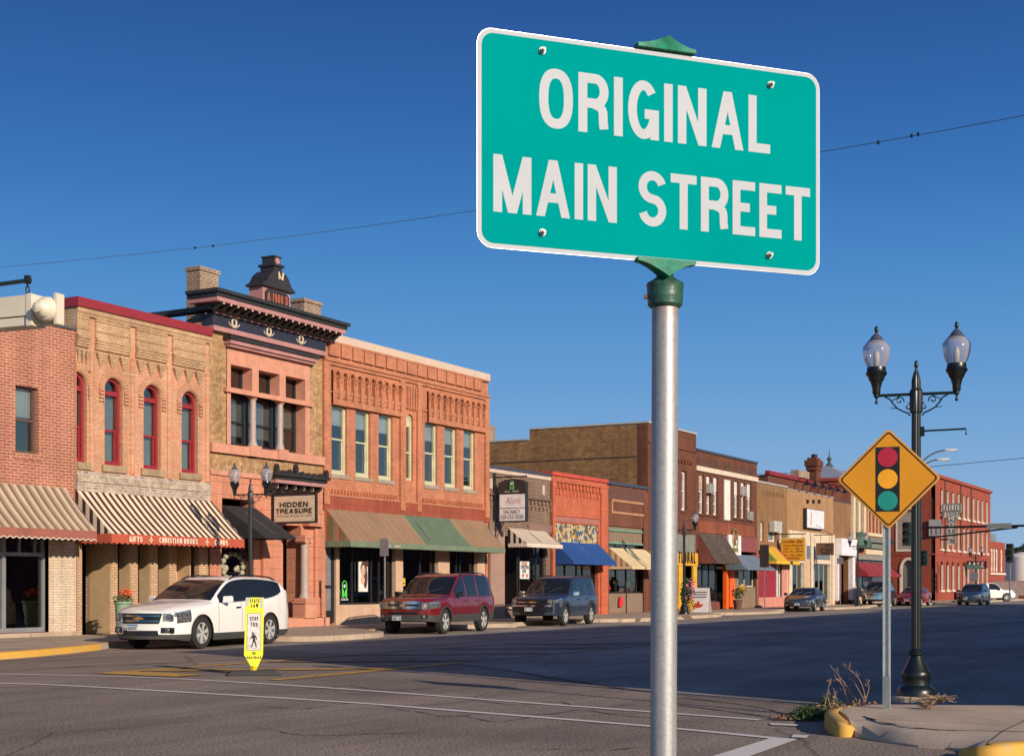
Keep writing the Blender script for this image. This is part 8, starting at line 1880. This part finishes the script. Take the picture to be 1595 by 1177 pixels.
# ---------------------------------------------------------------- weeds at the corner
DRY=plain('dry_weed_stem',(.33,.21,.14,1),.9,var=.3,vs=20); DRYL=plain('dry_weed_leaf',(.30,.17,.10,1),.9,var=.3,vs=20); WG=plain('weed_green',(.06,.10,.03,1),.8,var=.4,vs=12)
def weed(px0,py0,tips,seed,label):
    rn=random.Random(seed); b=gr(px0,py0,CURB); D=b.dot(FWD); t=thing('dry_weed',label,'weed',tuple(b)); m=MB(); ml=MB()
    for (tx,ty,bx,by) in tips:
        p1=at(tx,ty,D+rn.uniform(-.1,.1)); p0=b+RGT*rn.uniform(-.12,.12)+FWD*rn.uniform(-.05,.05); md=(p0+p1)/2+RGT*bx+UP*by
        pts=[]
        for k in range(9):
            q=k/8; pts.append(p0*(1-q)**2+md*2*q*(1-q)+p1*q*q)
        m.tube(pts,[.006*(1-.7*k/8) for k in range(9)],5)
        for k in range(5,9):
            for j in range(2):
                p=pts[k]+Vector((rn.uniform(-.02,.02),rn.uniform(-.02,.02),rn.uniform(-.02,.03))); e=p+Vector((rn.uniform(-.03,.03),rn.uniform(-.03,.03),rn.uniform(-.01,.03))); m.tube([pts[k],e],.002,3); ml.add([e,e+Vector((.012,.0,.008)),e+Vector((0,.012,.02)),e+Vector((-.012,0,.01))],[(0,1,2,3)])
    leafcloud(ml,(b.x,b.y,b.z+.03),(.2,.2,.035),90,.022,seed+5)
    m.build('stem',DRY,t); ml.build('leaf',DRYL,t,fix=False)
weed(1338,1098,[(1296,1040,-.05,.1),(1314,1037,.12,.12),(1345,1090,.05,.03),(1325,1055,0,.05),(1350,1062,.1,.1),(1303,1056,-.05,.05),(1310,1062,0,0)],3,'tall dry bent weed stalks at the curb left of the sign post')
weed(1297,1103,[(1293,1058,.0,.02),(1288,1078,-.02,.0),(1302,1080,.0,.0)],4,'thin upright dry weed stalk at the curb nose')
def bush(px,py,rw,rh,n,seed,label,mat,size=.035):
    b=gr(px,py,0.02); t=thing('weed_clump',label,'weed',tuple(b)); m=MB(); rn=random.Random(seed)
    for k in range(n):
        a=rn.uniform(0,2*PI); r=rn.random()**.5; p=b+Vector((rw*r*math.cos(a),rw*.6*r*math.sin(a),0)); h=rh*(1-.6*r)*rn.uniform(.5,1.2); tip=p+Vector((rn.uniform(-.08,.08),rn.uniform(-.08,.08),h)); w_=RGT*.007
        m.add([p-w_,p+w_,(p+tip)/2+w_*.9,tip,(p+tip)/2-w_*.9],[(0,1,2,4),(4,2,3)])
        for j in range(3):
            c=p+(tip-p)*rn.uniform(.3,1); e=Vector((rn.uniform(-1,1),rn.uniform(-1,1),rn.uniform(-.2,1))).normalized()*size; q=e.orthogonal().normalized()*size*.3; m.add([c,c+e*.5+q,c+e,c+e*.5-q],[(0,1,2,3)])
    m.build('foliage',mat,t,fix=False)
bush(1262,1117,.30,.16,420,5,'low green weed clump growing in the gutter',WG); bush(1292,1106,.12,.2,150,6,'small green weed against the curb nose',WG)
bush(1232,1117,.28,.05,160,8,'flat dry litter of weeds in the gutter',DRYL,.025)
def tuft(px,py,seed,label,sz=.2):
    b=gr(px,py,CURB); t=thing('dry_tuft',label,'weed',tuple(b)); m=MB(); rn=random.Random(seed)
    for k in range(70):
        a=rn.uniform(0,2*PI); l_=rn.uniform(.4,1)*sz; tip=b+Vector((math.cos(a)*l_,math.sin(a)*l_,rn.uniform(.01,.10))); m.tube([b,(b+tip)/2+UP*.03,tip],.0035,3)
    m.build('blades',DRY,t); m=MB(); leafcloud(m,(b.x,b.y,b.z+.04),(sz,sz,.045),120,.014,seed); m.build('leaf',DRYL,t,fix=False)
tuft(1462,1094,12,'dry reddish weed tuft beside the lamp footing',.26); tuft(1443,1104,13,'tiny dry tuft in front of the lamp footing',.1)
# ---------------------------------------------------------------- far trees
def tree(x,y,h,w_,seed,label):
    t=thing('tree',label,'tree',(x,y,0),'trees beyond the tank'); rn=random.Random(seed); m=MB(); m.tube([(x,y,0),(x,y,h*.4),(x+.3,y,h*.8)],[.35,.25,.08],7)
    for k in range(6): a=rn.uniform(0,6.28); m.tube([(x,y,h*.4),(x+math.cos(a)*w_*.5,y+math.sin(a)*w_*.5,h*rn.uniform(.6,.85))],[.15,.04],5)
    m.build('trunk',plain('tree_bark',(.08,.06,.045,1),.9),t); m=MB()
    for k in range(16):
        a=rn.uniform(0,6.28); r=rn.random()**.5*w_*.8; c=(x+math.cos(a)*r,y+math.sin(a)*r,h*rn.uniform(.5,.92)); leafcloud(m,c,(w_*.33,w_*.33,h*.13),90,.45,seed*31+k)
    m.build('crown',plain('tree_foliage',(.045,.07,.03,1),.8,var=.4,vs=.4),t,fix=False)
rn=random.Random(5)
for k in range(9):
    D=235+rn.uniform(0,40); p=at(1556+k*9,912,D); tree(p.x,p.y,EYE+D*(912-rn.uniform(848,858))/F,4.5,20+k,['dark green tree beyond the storage tank','bushy tree on the skyline past the tank','low round tree past the far end of the street'][k%3])
